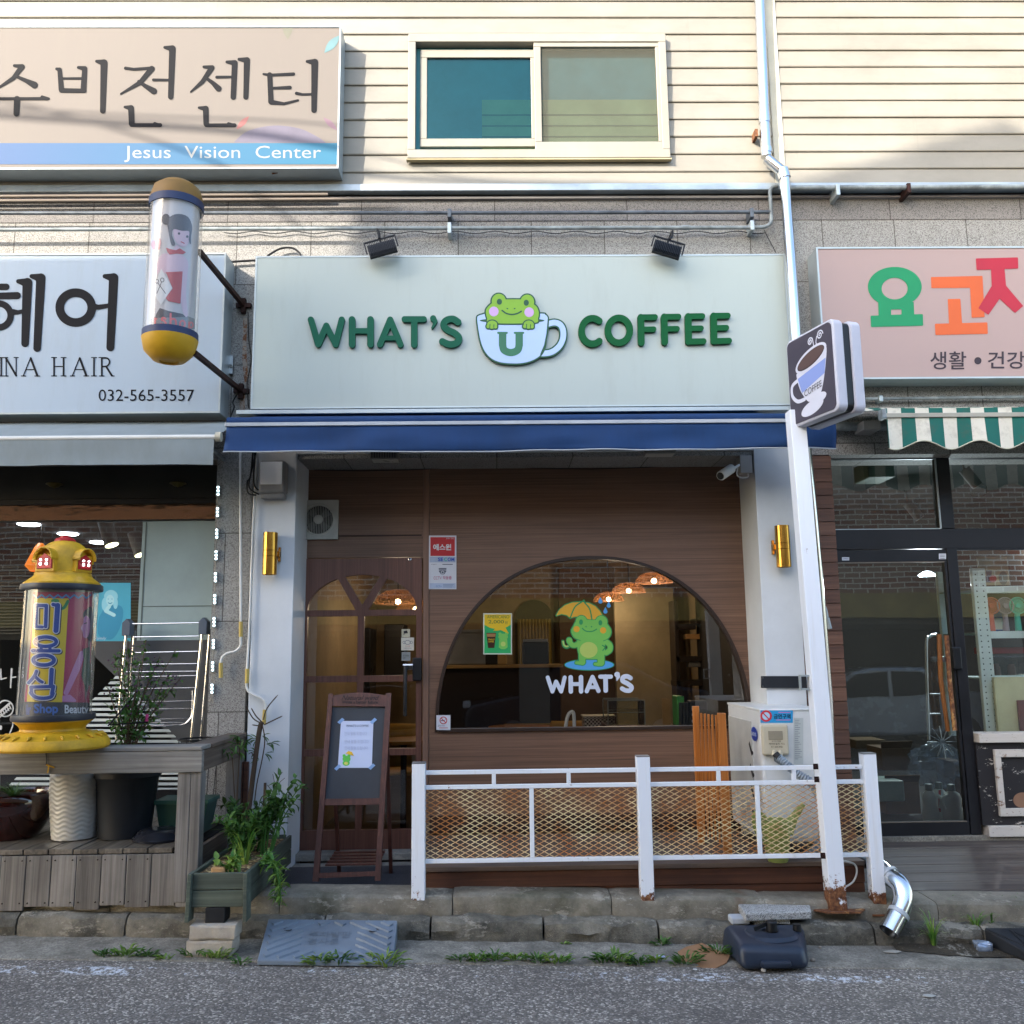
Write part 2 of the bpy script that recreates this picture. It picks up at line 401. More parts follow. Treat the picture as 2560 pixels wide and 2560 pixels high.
# ------------------------------------------------------------------ shared materials
M = {}
M['siding'] = (lambda t: t.bsdf(t.mix(t.ramp(t.noise(t.map((5,5,0.35)),2.2,8,0.75),[(0.6,0.0),(0.85,0.45)]),t.mix(t.ramp(t.noise(t.map((1,1,2)),1.1,6,0.7),[(0.35,0.0),(0.7,1.0)]),'#88847a','#78746a'),'#5d5648'),0.5,0,t.bump(t.noise(t.map((1,1,6)),3,3),0.12,0.006)))(NT('cream_siding'))
M['granite'] = mat_granite('grey_granite','#9c9b97','#82807c','#54514e',(0.55,0.62))
M['granite_dark'] = mat_granite('dark_granite','#827e7b','#6a6765','#413e3d',(1.0,0.6))
M['granite_plain'] = mat_granite('granite_block','#b0afab','#8f8e8a','#55534f')
M['white_wall'] = paint('#cdd2d6',0.55,dirt=0.07,scale=1.5)
M['facade'] = mat_wood('brown_wood_film',[(0.3,'#4a3629'),(0.48,'#684d3c'),(0.62,'#785b48'),(0.8,'#94755e')],'x',95,0.5,0.12,blotch=0.22,streak=0.8)
M['facade_v'] = mat_wood('brown_wood_trim',[(0.3,'#5b4335'),(0.5,'#745747'),(0.8,'#8a6c58')],'z',90,0.5,0.1,blotch=0.1)
M['door'] = mat_wood('red_brown_wood',[(0.3,'#452920'),(0.5,'#603d31'),(0.8,'#7d5546')],'z',70,0.45,0.15,blotch=0.15)
M['deck_red'] = mat_wood('stained_deck_wood',[(0.25,'#2c1812'),(0.5,'#573423'),(0.8,'#7c5138')],'x',50,0.6,0.3,blotch=0.5)
M['deck_top'] = mat_wood('worn_deck_boards',[(0.25,'#3a302a'),(0.5,'#5d4c41'),(0.8,'#7b6a5e')],'x',45,0.65,0.35,('y',0.142),blotch=0.5)
M['grey_wood'] = mat_wood('weathered_grey_wood',[(0.2,'#37332f'),(0.42,'#66625d'),(0.6,'#86827c'),(0.85,'#a6a39c')],'z',55,0.8,0.5,blotch=0.35)
M['grey_wood_x'] = mat_wood('weathered_grey_rail',[(0.2,'#393733'),(0.42,'#6f6c66'),(0.6,'#8f8c85'),(0.85,'#aeaba2')],'x',45,0.8,0.5,blotch=0.3)
M['grey_wood_y'] = mat_wood('weathered_side_rail',[(0.2,'#2e241e'),(0.45,'#55473c'),(0.8,'#7d7063')],'y',45,0.8,0.5,blotch=0.4)
M['green_wood'] = mat_wood('green_stained_planter_wood',[(0.2,'#2a2f29'),(0.5,'#4b5449'),(0.8,'#6f7868')],'x',45,0.8,0.5,blotch=0.4)
M['batten'] = mat_wood('brown_siding_boards',[(0.2,'#3b251b'),(0.5,'#603f2e'),(0.8,'#7c5844')],'x',60,0.6,0.3,('z',0.097),blotch=0.3)
M['orange_wood'] = mat_wood('orange_varnished_wood',[(0.2,'#7a4214'),(0.5,'#a9652a'),(0.8,'#c98442')],'z',50,0.4,0.15,blotch=0.2)
M['steel'] = (lambda t: t.bsdf('#c8ccd0',t.math('ADD',t.math('MULTIPLY',t.noise(t.map((40,40,1)),2,4),0.15),0.10),1.0))(NT('polished_steel'))
M['steel_dull'] = paint('#aab0b4',0.35,0.85,0.1)
M['alu'] = paint('#a9b3b6',0.4,0.35,0.08)
M['brass'] = (lambda t: t.bsdf('#b98c3f',t.math('ADD',t.math('MULTIPLY',t.noise(t.map((60,60,2)),2,3),0.16),0.14),1.0))(NT('brushed_brass'))
M['black'] = paint('#141518',0.45,dirt=0.2)
M['frame_black'] = paint('#1b1b1f',0.4,dirt=0.15)
M['grey_plastic'] = paint('#8b8b8b',0.5)
M['conduit'] = paint('#8f989b',0.55,0.1,0.3,9)
M['conduit_dark'] = paint('#5f6770',0.5,0.2,0.3,9)
M['white_steel'] = mat_rusty('white_painted_steel','#dfe4ea',0.625,8)
M['white_plastic'] = paint('#d5d5d0',0.4,dirt=0.06)
M['post'] = mat_rusty('white_post_rusting_at_foot','#e0e5ec',0.665,8,(0.08,0.35))
M['rust'] = mat_rusty('rusty_iron','#a57a45',0.40,9)
M['rust_dark'] = paint('#3a1e17',0.7,0.2,0.4,12,0.3)
M['yellow'] = paint('#c99a1e',0.45,dirt=0.12)
M['yellow_pole'] = paint('#d2a320',0.5,dirt=0.2,scale=9,bump=0.12)
M['navy'] = paint('#1a2b52',0.5)
M['clear_glass'] = glass('cafe_window_glass',(0.74,0.74,0.72),1.0,0.012)
M['dark_glass'] = glass('shop_window_glass',(0.78,0.84,0.84),1.0,0.02,0.012)
M['rubber'] = paint('#1d2025',0.65,dirt=0.25,scale=8,bump=0.2)
M['concrete'] = (lambda t: t.bsdf(t.mix(t.ramp(t.noise(t.map(),5,9,0.75),[(0.35,0.0),(0.65,1.0)]),t.mix(t.vor(t.map(),120,'F1',1),'#6e6a60','#a8a294'),'#56524a'),0.9,0,t.bump(t.noise(t.map(),60,6,0.7),0.5,0.006)))(NT('worn_concrete'))
def kerb_mat(name,a,b,moss,rust=0.0,bs=0.5,joint=1.0):
    t = NT(name); v = t.map(); n = t.noise(v,4,9,0.75); f = t.noise(v,90,5,0.7)
    col = t.mix(t.ramp(n,[(0.35,0.0),(0.65,1.0)]),a,b); col = t.mix(t.ramp(f,[(0.62,0.0),(0.72,0.6)]),col,'#c4c0b2')
    m = t.noise(t.map(),2.3,6,0.7); col = t.mix(t.ramp(m,[(0.52,0.0),(0.68,0.75)]),col,moss)
    col = t.mix(t.ramp(t.noise(t.map((1.5,1,4)),3.1,8,0.8),[(0.56,0.0),(0.6,0.55)]),col,'#a8a294')
    if rust: r = t.noise(t.map((1,1,1),(0,0,0),(3,1,2)),1.9,3); col = t.mix(t.ramp(r,[(0.66,0.0),(0.74,rust)]),col,'#6b3a1c')
    return t.bsdf(col,0.92,0,t.bump(t.mix(0.5,n,f),bs,0.02))
M['kerb'] = kerb_mat('smooth_kerb','#5d584d','#8b8475','#43432f',0.7,0.5)
M['kerb_rough'] = kerb_mat('rough_split_kerb','#3f3d36','#857f71','#262820',0.0,1.0)
M['step'] = kerb_mat('entrance_step','#6c6a66','#8a877f','#57544c',0.0,0.3)
def mat_asphalt():
    t = NT('asphalt'); v = t.map(); c = t.sep(t.vor(v,105,'F1',1))[0]; d = t.vor(v,105,'F1',0)
    col = t.ramp(c,[(0.0,'#55504a'),(0.35,'#676159'),(0.62,'#787067'),(0.84,'#918980'),(0.95,'#c7beb0')])
    col = t.mix(t.ramp(t.noise(v,1.1,8,0.7),[(0.35,0.0),(0.7,0.6)]),col,'#4a4440'); col = t.mix(t.ramp(t.noise(t.map((0.5,2.5,1)),2.2,6,0.7),[(0.55,0.0),(0.75,0.5)]),col,'#837a70')
    y = t.sep(v)[1]; wob = t.noise(v,3,3); yy = t.math('ADD',y,t.math('MULTIPLY',t.math('SUBTRACT',wob,0.5),0.06))
    band = t.ramp(t.math('ABSOLUTE',t.math('DIVIDE',t.math('ADD',yy,1.885),0.075)),[(0.55,1.0),(1.0,0.0)])
    br = t.ramp(t.math('ADD',t.noise(v,26,6,0.8),t.math('MULTIPLY',t.noise(v,1.3,4),0.5)),[(0.83,0.0),(0.87,1.0)])
    col = t.mix(t.math('MULTIPLY',band,br),col,'#c9ccd0')
    return t.bsdf(col,0.85,0,t.bump(t.math('SUBTRACT',1.0,d),0.45,0.004))
M['asphalt'] = mat_asphalt()
def fabric(name,c,stain='#000000',amt=0.25,rough=0.85):
    t = NT(name); v = t.map(); n = t.noise(t.map((2,2,0.8)),2.5,7,0.7); wv = t.noise(v,400,2)
    col = t.mix(t.ramp(n,[(0.4,0.0),(0.8,amt)]),c,stain); return t.bsdf(col,rough,0,t.bump(wv,0.15,0.002))
# ------------------------------------------------------------------ ground
def strip(name,prof,m,x0=-9,x1=9,n=180,kind='structure',jit=0.0,seed=0,sub=1):
    """profile (y,z) swept along x on the sloping street; jit roughens it"""
    vs = []; fs = []; k = len(prof)
    for i in range(n+1):
        x = x0+(x1-x0)*i/n
        for j,(y,z) in enumerate(prof):
            q = noise.noise(Vector((x*5,j*1.7+seed,3)))*jit+noise.noise(Vector((x*17,j*2.3+seed,9)))*jit*0.6 if 0 < j < k-1 else 0
            vs.append((x,y+q*0.5,z+gz(x)+q))
    for i in range(n):
        for j in range(k-1): fs.append((i*k+j,(i+1)*k+j,(i+1)*k+j+1,i*k+j+1))
    mb = MB(); mb.add(vs,fs,True); o = mb.build(name,m); tag(o,kind=kind); return o
g = MB(); g.add([(-60,-60,1.5),(60,-60,-1.6),(60,-1.69,-1.6),(-60,-1.69,1.5)],[(0,1,2,3)])
for i,(x,y,z) in enumerate(g.v): g.v[i] = (x,y,gz(x))
tag(g.build('road',M['asphalt']),kind='structure')
g = MB(); g.add([(-200,-200,-0.9),(200,-200,-0.9),(200,200,-0.9),(-200,200,-0.9)],[(0,1,2,3)])
for i,(x,y,z) in enumerate(g.v): g.v[i] = (x,y,gz(x)-0.12)
tag(g.build('ground',M['concrete']),kind='structure')
strip('gutter',[(-1.74,-0.02),(-1.73,0.004),(-1.70,0.012),(-1.55,0.006),(-1.42,0.012),(-1.36,0.016),(-1.30,0.016)],M['concrete'],jit=0.004)
def kerbstones(name,prof,m,length,gap,seed,jit,x0=-6.2,x1=6.2,lab=''):
    rr = random.Random(seed); x = x0; mb = MB()
    while x < x1:
        L = length*rr.uniform(0.85,1.1); n = max(3,int(L/0.05)); k = len(prof); base = len(mb.v); dz = rr.uniform(-0.006,0.006); dy = rr.uniform(-0.006,0.006); vs = []; fs = []
        for i in range(n+1):
            xx = x+gap/2+(L-gap)*i/n; e = 0.012 if i in (0,n) else 0
            for j,(y,z) in enumerate(prof):
                q = (noise.noise(Vector((xx*7,j*1.3+seed,1)))+0.7*noise.noise(Vector((xx*23,j*3.1,seed))))*jit if 0 < j < k-1 else 0
                vs.append((xx,y+dy+q+e,z+gz(xx)+dz+q*0.8-e*0.5))
        for i in range(n):
            for j in range(k-1): fs.append((i*k+j,(i+1)*k+j,(i+1)*k+j+1,i*k+j+1))
        fs += [tuple(range(k)),tuple(n*k+j for j in range(k))]
        mb.add(vs,fs,True); x += L
    return tag(mb.build(name,m),kind='structure')
kerbstones('lower_kerb',[(-1.385,-0.03),(-1.388,0.03),(-1.392,0.07),(-1.378,0.108),(-1.345,0.122),(-1.30,0.125),(-1.20,0.12)],M['kerb_rough'],0.62,0.012,3,0.019)
kerbstones('upper_kerb',[(-1.285,0.08),(-1.287,0.14),(-1.285,0.195),(-1.277,0.216),(-1.258,0.228),(-1.22,0.231),(-1.10,0.232),(-1.02,0.23)],M['kerb'],1.0,0.005,5,0.003)
# ------------------------------------------------------------------ the shop building
B = thing('shop_building','shop building clad in cream siding over grey granite, with three shop fronts','building',(0,0,0))
YF,YP,YG,YS = 0.0,-0.42,-0.40,-0.46
ztop = 8.2
lines_l = [1.4,43,85,128,170,213,256,299,343,387,431]
lines_r = [2,41,83,124,166,208,250,293,336,378,421]
zl = sorted([P(900,v,YS).z for v in lines_l]); zr = sorted([P(2250,v,YS).z for v in lines_r])
WR = RC(1024,87,1666,390,YS)
def siding(zs,xa,xb,zbot,cut=None):
    p = (zs[-1]-zs[0])/(len(zs)-1); z = zs[0]; rows = [(zbot,z)]
    while z < ztop: rows.append((z,z+p)); z += p
    mb = MB(); yb = YS+0.028
    for a,b in rows:
        # each board: face leans outward to its lower lip, with a shallow return under the lip
        prof = [(YS+0.022,a-0.002),(YS,a+0.001),(YS-0.003,a+0.008),(YS+0.010,b-0.002),(YS+0.022,b-0.002)]
        k = len(prof)
        for xa_,xb_ in (((xa,cut[0]),(cut[1],xb)) if cut and a > cut[2]-0.05 and b < cut[3]+0.05 else ((xa,xb),)):
          n = 40; vs = []; fs = []
          for i in range(n+1):
            x = xa_+(xb_-xa_)*i/n; q = noise.noise(Vector((x*0.9,a*7,2)))*0.0025
            for (y,z0) in prof: vs.append((x,y+q,z0))
          for i in range(n):
            for j in range(k-1): fs.append((i*k+j,(i+1)*k+j,(i+1)*k+j+1,i*k+j+1))
          mb.add(vs,fs)
    return mb
zlip = P(1000,463,YS).z
xs0 = P(1925,240,YS).x; xs1 = P(1951,240,YS).x
siding(zl,-9,xs0,zlip,WR).build('siding',M['siding'],B)
siding(zr,xs1,9,zlip).build('siding',M['siding'],B)
MB().box(xs0+0.001,xs1-0.001,YS-0.008,YS+0.04,zlip,ztop).build('siding_joint_trim',paint('#b9b5a4',0.5),B)
MB().box(-9,9,YS+0.045,0.3,zlip+0.01,ztop).build('backing_wall',M['white_wall'],B)
fl = MB(); fl.prism([(-9,zlip-0.055),(9,zlip-0.055),(9,zlip),(-9,zlip)],YS-0.022,YS+0.045); fl.build('flashing',paint('#a9b4bb',0.35,0.4,0.15),B,bev=0.004)
zc = P(1000,553,YG).z; zb = P(1000,1145,YG).z
MB().box(-9,9,YG,0.0,zc,zlip-0.06).build('granite_frieze',M['granite_dark'],B)
co = MB(); co.box(-9,9,YG-0.03,YG+0.02,P(1000,502,YG).z,P(1000,496,YG).z); co.box(-9,9,YG-0.055,YG+0.02,P(1000,488,YG).z,P(1000,480,YG).z); co.build('granite_cornice',paint('#8b8581',0.7),B,bev=0.003)
MB().box(-9,9,YG+0.006,0.0,zb,zc).build('granite_band',M['granite'],B)
# columns
gx0,gx1 = P(530,1500,YG).x,P(622,1500,YG).x
MB().box(gx0,gx1-0.002,YG,0.3,-0.3,zb).build('granite_pillar',M['granite'],B)
wx0,wx1 = P(626,1600,YP).x,P(730,1600,YP).x
vx0,vx1 = P(1904,1500,YP).x,P(2002,1500,YP).x
zsof = P(1280,1160,YF).z
MB().box(wx0,wx1,YP,0.02,0.1,zsof+0.3).build('white_pillar',M['white_wall'],B,bev=0.004)
MB().box(vx0,vx1,YP,0.02,0.1,zsof+0.3).build('white_pillar',M['white_wall'],B,bev=0.004)
MB().box(wx1-0.001,vx0+0.001,YP+0.004,0.02,zsof,zsof+0.3).build('white_lintel',M['white_wall'],B,bev=0.003)
wt = MB(); wt.tube([(wx1+0.02,-0.03,zsof-0.02)]+[(wx1+0.05+i*0.35,-0.012,zsof-0.035-0.012*math.sin(i*1.3)) for i in range(11)],0.0035,6); tag(wt.build('ceiling_cable',M['black']),'thin dark cable running along the top of the brown wood front','cable')
# brown board column right of the white pillar
bx0,bx1 = vx1+0.002,P(2101,1500,YG).x
mb = MB(); z = 0.0
while z < zb-0.02: mb.box(bx0,bx1,YG+0.002,YG+0.06,z+0.003,z+0.094); z += 0.097
mb.box(bx0+0.002,bx1-0.002,YG+0.02,0.1,-0.1,zb-0.001)
mb.build('brown_board_pillar',M['batten'],B)
# ---- cafe front: wood panel with arched window opening and door
def zc_(v): return P(1280,v,YF).z
ax0,ax1,ab,at = P(1087,1820,YF).x,P(1879,1760,YF).x,P(1480,1825,YF).z,P(1480,1390,YF).z
acx,aw,ah = (ax0+ax1)/2,(ax1-ax0)/2,at-ab
def arch(gr=0.0,n=48,e=2.2):
    o = []
    for i in range(n+1):
        a = math.pi*(1-i/n); c,s_ = math.cos(a),math.sin(a)
        o.append((acx+(aw+gr)*math.copysign(abs(c)**(2/e),c),ab-gr*0+(ah+gr)*abs(s_)**(2/e)))
    o[0] = (acx-aw-gr,ab); o[-1] = (acx+aw+gr,ab); return o
dx0,dx1,dz0,dz1 = P(744,1760,YF).x,P(1056,1760,YF).x,P(900,2125,YF).z,P(900,1395,YF).z
px0,px1 = wx1,vx0; zdeck = 0.355
def holed(outer,holes,y0,y1,name,m,parent):
    loops = [outer]+holes; flat,tr = tessel(loops); mb = MB(); n = len(flat)
    mb.add([(a,y0,b) for a,b in flat]+[(a,y1,b) for a,b in flat],[tuple(t) for t in tr]+[tuple(i+n for i in t) for t in tr]); k = 0
    for lp in loops:
        m_ = len(lp); mb.add([(a,y0,b) for a,b in lp]+[(a,y1,b) for a,b in lp],[(i,(i+1) % m_,m_+(i+1) % m_,m_+i) for i in range(m_)])
    return mb.build(name,m,parent)
bxt = P(1072,1700,YF).x
outer = [(bxt+0.002,0.0),(px1+0.01,0.0),(px1+0.01,zsof+0.02),(bxt+0.002,zsof+0.02)]
holed(outer,[arch()],YF,YF+0.05,'wood_front_panel',M['facade'],B)
MB().box(px0-0.01,dx1,YF,YF+0.05,dz1+0.004,zsof+0.02).build('wood_front_panel',M['facade'],B)
MB().box(px0-0.02,dx0-0.001,YF-0.001,YF+0.05,0.1,dz1+0.004).build('wood_front_panel',M['facade_v'],B)
MB().box(dx1+0.001,bxt-0.001,YF-0.006,YF+0.05,0.1,zsof-0.003).build('wood_batten',M['facade_v'],B,bev=0.003)
MB().box(px0+0.02,dx1-0.01,YF-0.004,YF+0.002,zc_(1338),zc_(1334)).build('panel_joint',paint('#3b281f',0.6),B)
bs = MB(); bs.box(bxt+0.01,px1-0.003,-0.02,-0.002,zdeck,zdeck+0.115); bs.build('base_board',paint('#3a241a',0.6),B,bev=0.003)
bs = MB(); bs.box(bxt+0.01,px1-0.003,-0.035,-0.021,zdeck,zdeck+0.05); bs.build('base_board',paint('#2e1c15',0.6),B,bev=0.003)
# window frame: dark rim following the arch
def ringmesh(a,b,y0,y1):
    mb = MB(); n = len(a); vs = [(x,y0,z) for x,z in a]+[(x,y0,z) for x,z in b]+[(x,y1,z) for x,z in a]+[(x,y1,z) for x,z in b]
    fs = []
    for i in range(n-1): fs += [(i,i+1,n+i+1,n+i),(2*n+i,3*n+i,3*n+i+1,2*n+i+1),(i,2*n+i,2*n+i+1,i+1),(n+i,n+i+1,3*n+i+1,3*n+i)]
    return mb.add(vs,fs)
AW = ringmesh(arch(0.0),[(x,z) for x,z in arch(-0.022)],-0.012,0.06); AW.box(acx-aw+0.03,acx+aw-0.03,-0.02,0.06,ab,ab+0.022)
AW = AW.build('arched_window',paint('#33261f',0.4),B)
gp = arch(-0.01); mb = MB(); mb.add([(x,0.03,z) for x,z in gp],[tuple(range(len(gp)))]); mb.build('pane',M['clear_glass'],AW)
# door
def dX(u): return P(u,1760,YF).x
def dZ(v): return P(900,v,YF).z
g0,gm0,gm1,g1 = dX(764),dX(892),dX(908),dX(1040)
r_t,r_ab,r_1,r_2,r_3,r_4,r_5,r_b = dZ(1437),dZ(1525),dZ(1540),dZ(1689),dZ(1705),dZ(1872),dZ(1889),dZ(2074)
hol = []
cxd = (g0+g1)/2; hw = (g1-g0)/2; hh = r_t-r_ab
def arcpt(a): return (cxd+hw*math.cos(a),r_ab+hh*math.sin(a))
zb_ = 0.016
def wedge(a0,a1,bl):
    pts = [arcpt(a0+(a1-a0)*i/12) for i in range(13)]; return pts+bl
hol.append(wedge(R(180),R(117),[(cxd-0.028-0.02,r_ab)]))
hol.append(wedge(R(109),R(71),[(cxd,r_ab+0.035)]))
hol.append(wedge(R(63),R(0),[(cxd+0.048,r_ab)]))
for (a,b) in ((g0,gm0),(gm1,g1)):
    for (c,d) in ((r_2,r_1),(r_4,r_3),(r_b,r_5)): hol.append([(a,c),(b,c),(b,d),(a,d)])
D = holed([(dx0+0.004,dz0+0.006),(dx1-0.006,dz0+0.006),(dx1-0.006,dz1-0.004),(dx0+0.004,dz1-0.004)],hol,YF-0.012,YF+0.035,'cafe_door',M['door'],B)
mb = MB(); mb.add([(g0-0.01,0.012,r_b-0.01),(g1+0.01,0.012,r_b-0.01),(g1+0.01,0.012,r_t+0.01),(g0-0.01,0.012,r_t+0.01)],[(0,1,2,3)]); mb.build('pane',M['clear_glass'],D)
lk = MB(); x0,x1,z0,z1 = RC(1031,1644,1054,1702,YF-0.04); lk.box(x0,x1,-0.055,-0.012,z0,z1); lk.build('door_lock',M['black'],D,bev=0.008)
hx,hz,_,hz1 = RC(1008,1655,1017,1795,YF-0.09); mb = MB(); hx = P(1013,1720,-0.09).x; zt,zb2 = P(1013,1668,-0.09).z,P(1013,1790,-0.09).z
mb.tube([(hx,-0.012,zt),(hx,-0.09,zt),(hx,-0.095,zt-0.02),(hx,-0.095,zb2)],0.014,12); mb.build('pull_handle',M['black'],D)
mb = MB(); mb.tube([(hx-0.02,-0.05,zt+0.012),(x0+0.005,-0.05,zt+0.012)],0.016,12); mb.box(hx+0.005,x0+0.004,-0.06,-0.04,zt-0.02,zt+0.02); mb.build('chrome_latch',M['steel'],D,bev=0.003)
mb = MB(); mb.lathe((0,0,0),[(0.012,0),(0.012,0.006),(0.005,0.009)],16); mb.v = [(P(1025,1399,0).x+a,-0.012-c,P(1025,1399,0).z+b) for a,b,c in mb.v]; mb.build('door_bolt',M['steel'],D)
MB().box(px0-0.05,bxt,-0.14,0.05,dz0-0.045,dz0+0.004).build('door_sill',M['step'],B,bev=0.006)
# ---- interior shell of the cafe
IW = paint('#9a8768',0.8,name='cafe_inner_wall'); x0i,x1i = px0-0.05,px1+0.35
M['int_wall'] = IW
mb = MB(); mb.box(x0i,x1i,4.4,4.45,0.2,3.2); mb.build('inner_wall',IW,B)
mb = MB(); mb.box(x0i-0.05,x0i,0.06,4.4,0.2,3.2); mb.build('inner_wall',IW,B)
mb = MB(); mb.box(x1i,x1i+0.05,0.06,4.4,0.2,3.2); mb.build('inner_wall',IW,B)
MB().box(x0i-0.05,x1i+0.05,0.06,4.45,3.2,3.25).build('inner_ceiling',paint('#6a5a48',0.8),B)
MB().box(x0i-0.05,x1i+0.05,0.06,4.45,0.15,0.2).build('inner_floor',paint('#4c443a',0.4),B)
# ---- upper window
W = thing('upper_window',None,None); del W; 
def frm(u0,v0,u1,v1,t,y,d):
    """rectangular frame of width t px on plane y, thickness d"""
    x0,x1,z0,z1 = RC(u0,v0,u1,v1,y); q = t*6.3/F_PX; q2 = q*1.25
    return MB().box(x0,x1,y,y+d,z0,z0+q2).box(x0,x1,y,y+d,z1-q2,z1).box(x0,x0+q,y,y+d,z0+q2,z1-q2).box(x1-q,x1,y,y+d,z0+q2,z1-q2),(x0,x1,z0,z1,q)
M['vinyl'] = paint('#8f8b80',0.4,dirt=0.06)
f1,q1 = frm(1020,83,1670,394,20,YS-0.055,0.08); UW = f1.build('upper_window',M['vinyl'],B,bev=0.004)
f2,q2 = frm(1336,97,1660,374,19,YS-0.045,0.035); f2.build('sash',M['vinyl'],UW,bev=0.004)
f3,q3 = frm(1050,124,1345,366,19,YS-0.005,0.03); f3.build('sash',M['vinyl'],UW,bev=0.004)
x0,x1,z0,z1,q = q3; mb = MB(); mb.quad((x0+q,YS+0.01,z0+q),(x1,YS+0.01,z0+q),(x1,YS+0.01,z1-q),(x0+q,YS+0.01,z1-q))
mb.build('pane',glass('teal_window_glass',(0.5,0.8,0.82),(0.20,0.42,0.42),0.08),UW)
x0,x1,z0,z1,q = q2; mb = MB(); mb.quad((x0+q,YS-0.03,z0+q),(x1-q,YS-0.03,z0+q),(x1-q,YS-0.03,z1-q),(x0+q,YS-0.03,z1-q))
t = NT('insect_screen'); tr = t.n('ShaderNodeBsdfTransparent'); df = t.n('ShaderNodeBsdfDiffuse'); df.inputs[0].default_value = lin('#54534a'); mx = t.n('ShaderNodeMixShader'); mx.inputs[0].default_value = 0.62
t.l(tr.outputs[0],mx.inputs[1]); t.l(df.outputs[0],mx.inputs[2]); t.l(mx.outputs[0],t.out.inputs[0]); mb.build('insect_screen',t.m,UW)
x0,x1,z0,z1,q = q1; MB().box(x0+0.02,x1-0.02,YS+0.030,YS+0.040,z0+0.02,z1-0.02).build('dark_room_blind',paint('#3f8794',0.6),UW)
xq,_,zq,_z = RC(1205,250,1335,372,YS+0.02); MB().box(xq,x1-0.05,YS+0.018,YS+0.028,zq-0.1,_z).build('green_reflection_block',paint('#86a583',0.7),UW)  # pale green block added behind the pane, standing in for a green reflection
mb = MB(); [mb.box(xq,x1-0.05,YS+0.016,YS+0.0175,zq+i*0.09,zq+i*0.09+0.012) for i in range(4)]; mb.build('reflection_line',paint('#4c6b5c',0.7),UW)  # darker lines breaking up the painted reflection
st = MB(); st.box(x0-0.01,x1+0.01,YS-0.05,YS-0.01,z0-0.012,z0-0.001); st.build('window_sealant',paint('#a89c7c',0.8),UW)
# ---- hair salon front (left)
YH = -0.2; hxl = -6.0; hxr = gx0
zg = lambda v: P(300,v,YH).z
MB().box(hxl,hxr,YH-0.02,YH+0.05,zg(1258),zb+0.3).build('salon_header_panel',paint('#2b2b2a',0.35,dirt=0.2),B)
MB().box(hxl,hxr,YH-0.035,YH+0.03,zg(1262),zg(1248)).build('salon_top_rail',M['black'],B,bev=0.004)
cop = (lambda t: t.bsdf('#8a6a50',0.12,0.85,t.bump(t.noise(t.map((1,1,2)),2.2,3),0.25,0.05)))(NT('copper_mirror_band'))
MB().box(hxl,hxr-0.003,YH-0.012,YH+0.02,zg(1300),zg(1263)).build('mirror_band',cop,B)
SW = MB(); SW.box(hxl,hxr,YH-0.02,YH+0.03,zg(1303),zg(1300)); SW.box(hxr-0.02,hxr,YH-0.02,YH+0.03,0.3,zg(1303)); SW.box(hxl,hxr,YH-0.03,YH+0.03,zg(1998),zg(1975)); SW = SW.build('salon_window',M['black'],B)
mb = MB(); mb.quad((hxl,YH,zg(1975)),(hxr-0.02,YH,zg(1975)),(hxr-0.02,YH,zg(1303)),(hxl,YH,zg(1303))); mb.build('pane',M['dark_glass'],SW)
MB().box(hxl,hxr,YH-0.01,YH+0.05,0.3,zg(1998)).build('salon_plinth',paint('#5b605f',0.6),B)
MB().box(hxl,gx0,YG-0.0,YH+0.3,zb-0.002,zb+0.02).build('salon_lintel',M['granite_dark'],B)
# frosted door panel, window film and stripes (stuck on the inside of the glass)
tp = paint('#94a6a8',0.2,dirt=0.06)
MB().box(P(350,1450,YH).x,hxr-0.022,YH-0.003,YH+0.04,zg(1602),zg(1304)).build('pale_door_panel',tp,SW)
mb = MB(); mb.box(P(358,1450,YH).x,hxr-0.03,YH-0.006,YH-0.0035,zg(1518),zg(1516)); mb.box(P(358,1450,YH).x,P(361,1450,YH).x,YH-0.006,YH-0.0035,zg(1600),zg(1306)); mb.build('panel_seam',paint('#53605f',0.5),SW)
panel('dark_window_film',(0,1600,523,1975),paint('#17181c',0.4),SW,YH,0.0,0.001).location.y = 0.006
grf = paint('#474b50',0.45)
ink('grey_film_wedge',[('p',[(236,1600),(523,1600),(523,1960),(340,1740),(236,1640)])],(0,0,1),grf,SW,YH,0.002,0.0008)
stp = []
for i in range(22):
    v = 1690+i*13.3; a = max(0,290-(v-1690)*0.98); b = min(520,300+(v-1690)*0.92)
    stp.append(('p',[(a,v),(b,v),(b+7,v+7),(a-7 if a > 7 else 0,v+7)]))
for i,s_ in enumerate(stp): ink('white_film_stripe',[s_],(0,0,1),paint('#b9c4c6',0.5),SW,YH,0.003,0.0008,res=1.5)
# salon interior
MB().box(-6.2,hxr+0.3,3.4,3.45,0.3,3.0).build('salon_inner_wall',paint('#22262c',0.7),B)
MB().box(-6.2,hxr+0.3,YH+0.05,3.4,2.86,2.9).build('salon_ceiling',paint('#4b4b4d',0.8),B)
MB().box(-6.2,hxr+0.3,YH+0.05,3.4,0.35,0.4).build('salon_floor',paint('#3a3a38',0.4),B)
mb = MB()
for i in range(22): mb.box(-6,hxr,3.36,3.39,1.9+i*0.035,1.9+i*0.035+0.012)
mb.build('wall_louvre',paint('#2c3038',0.4),B)
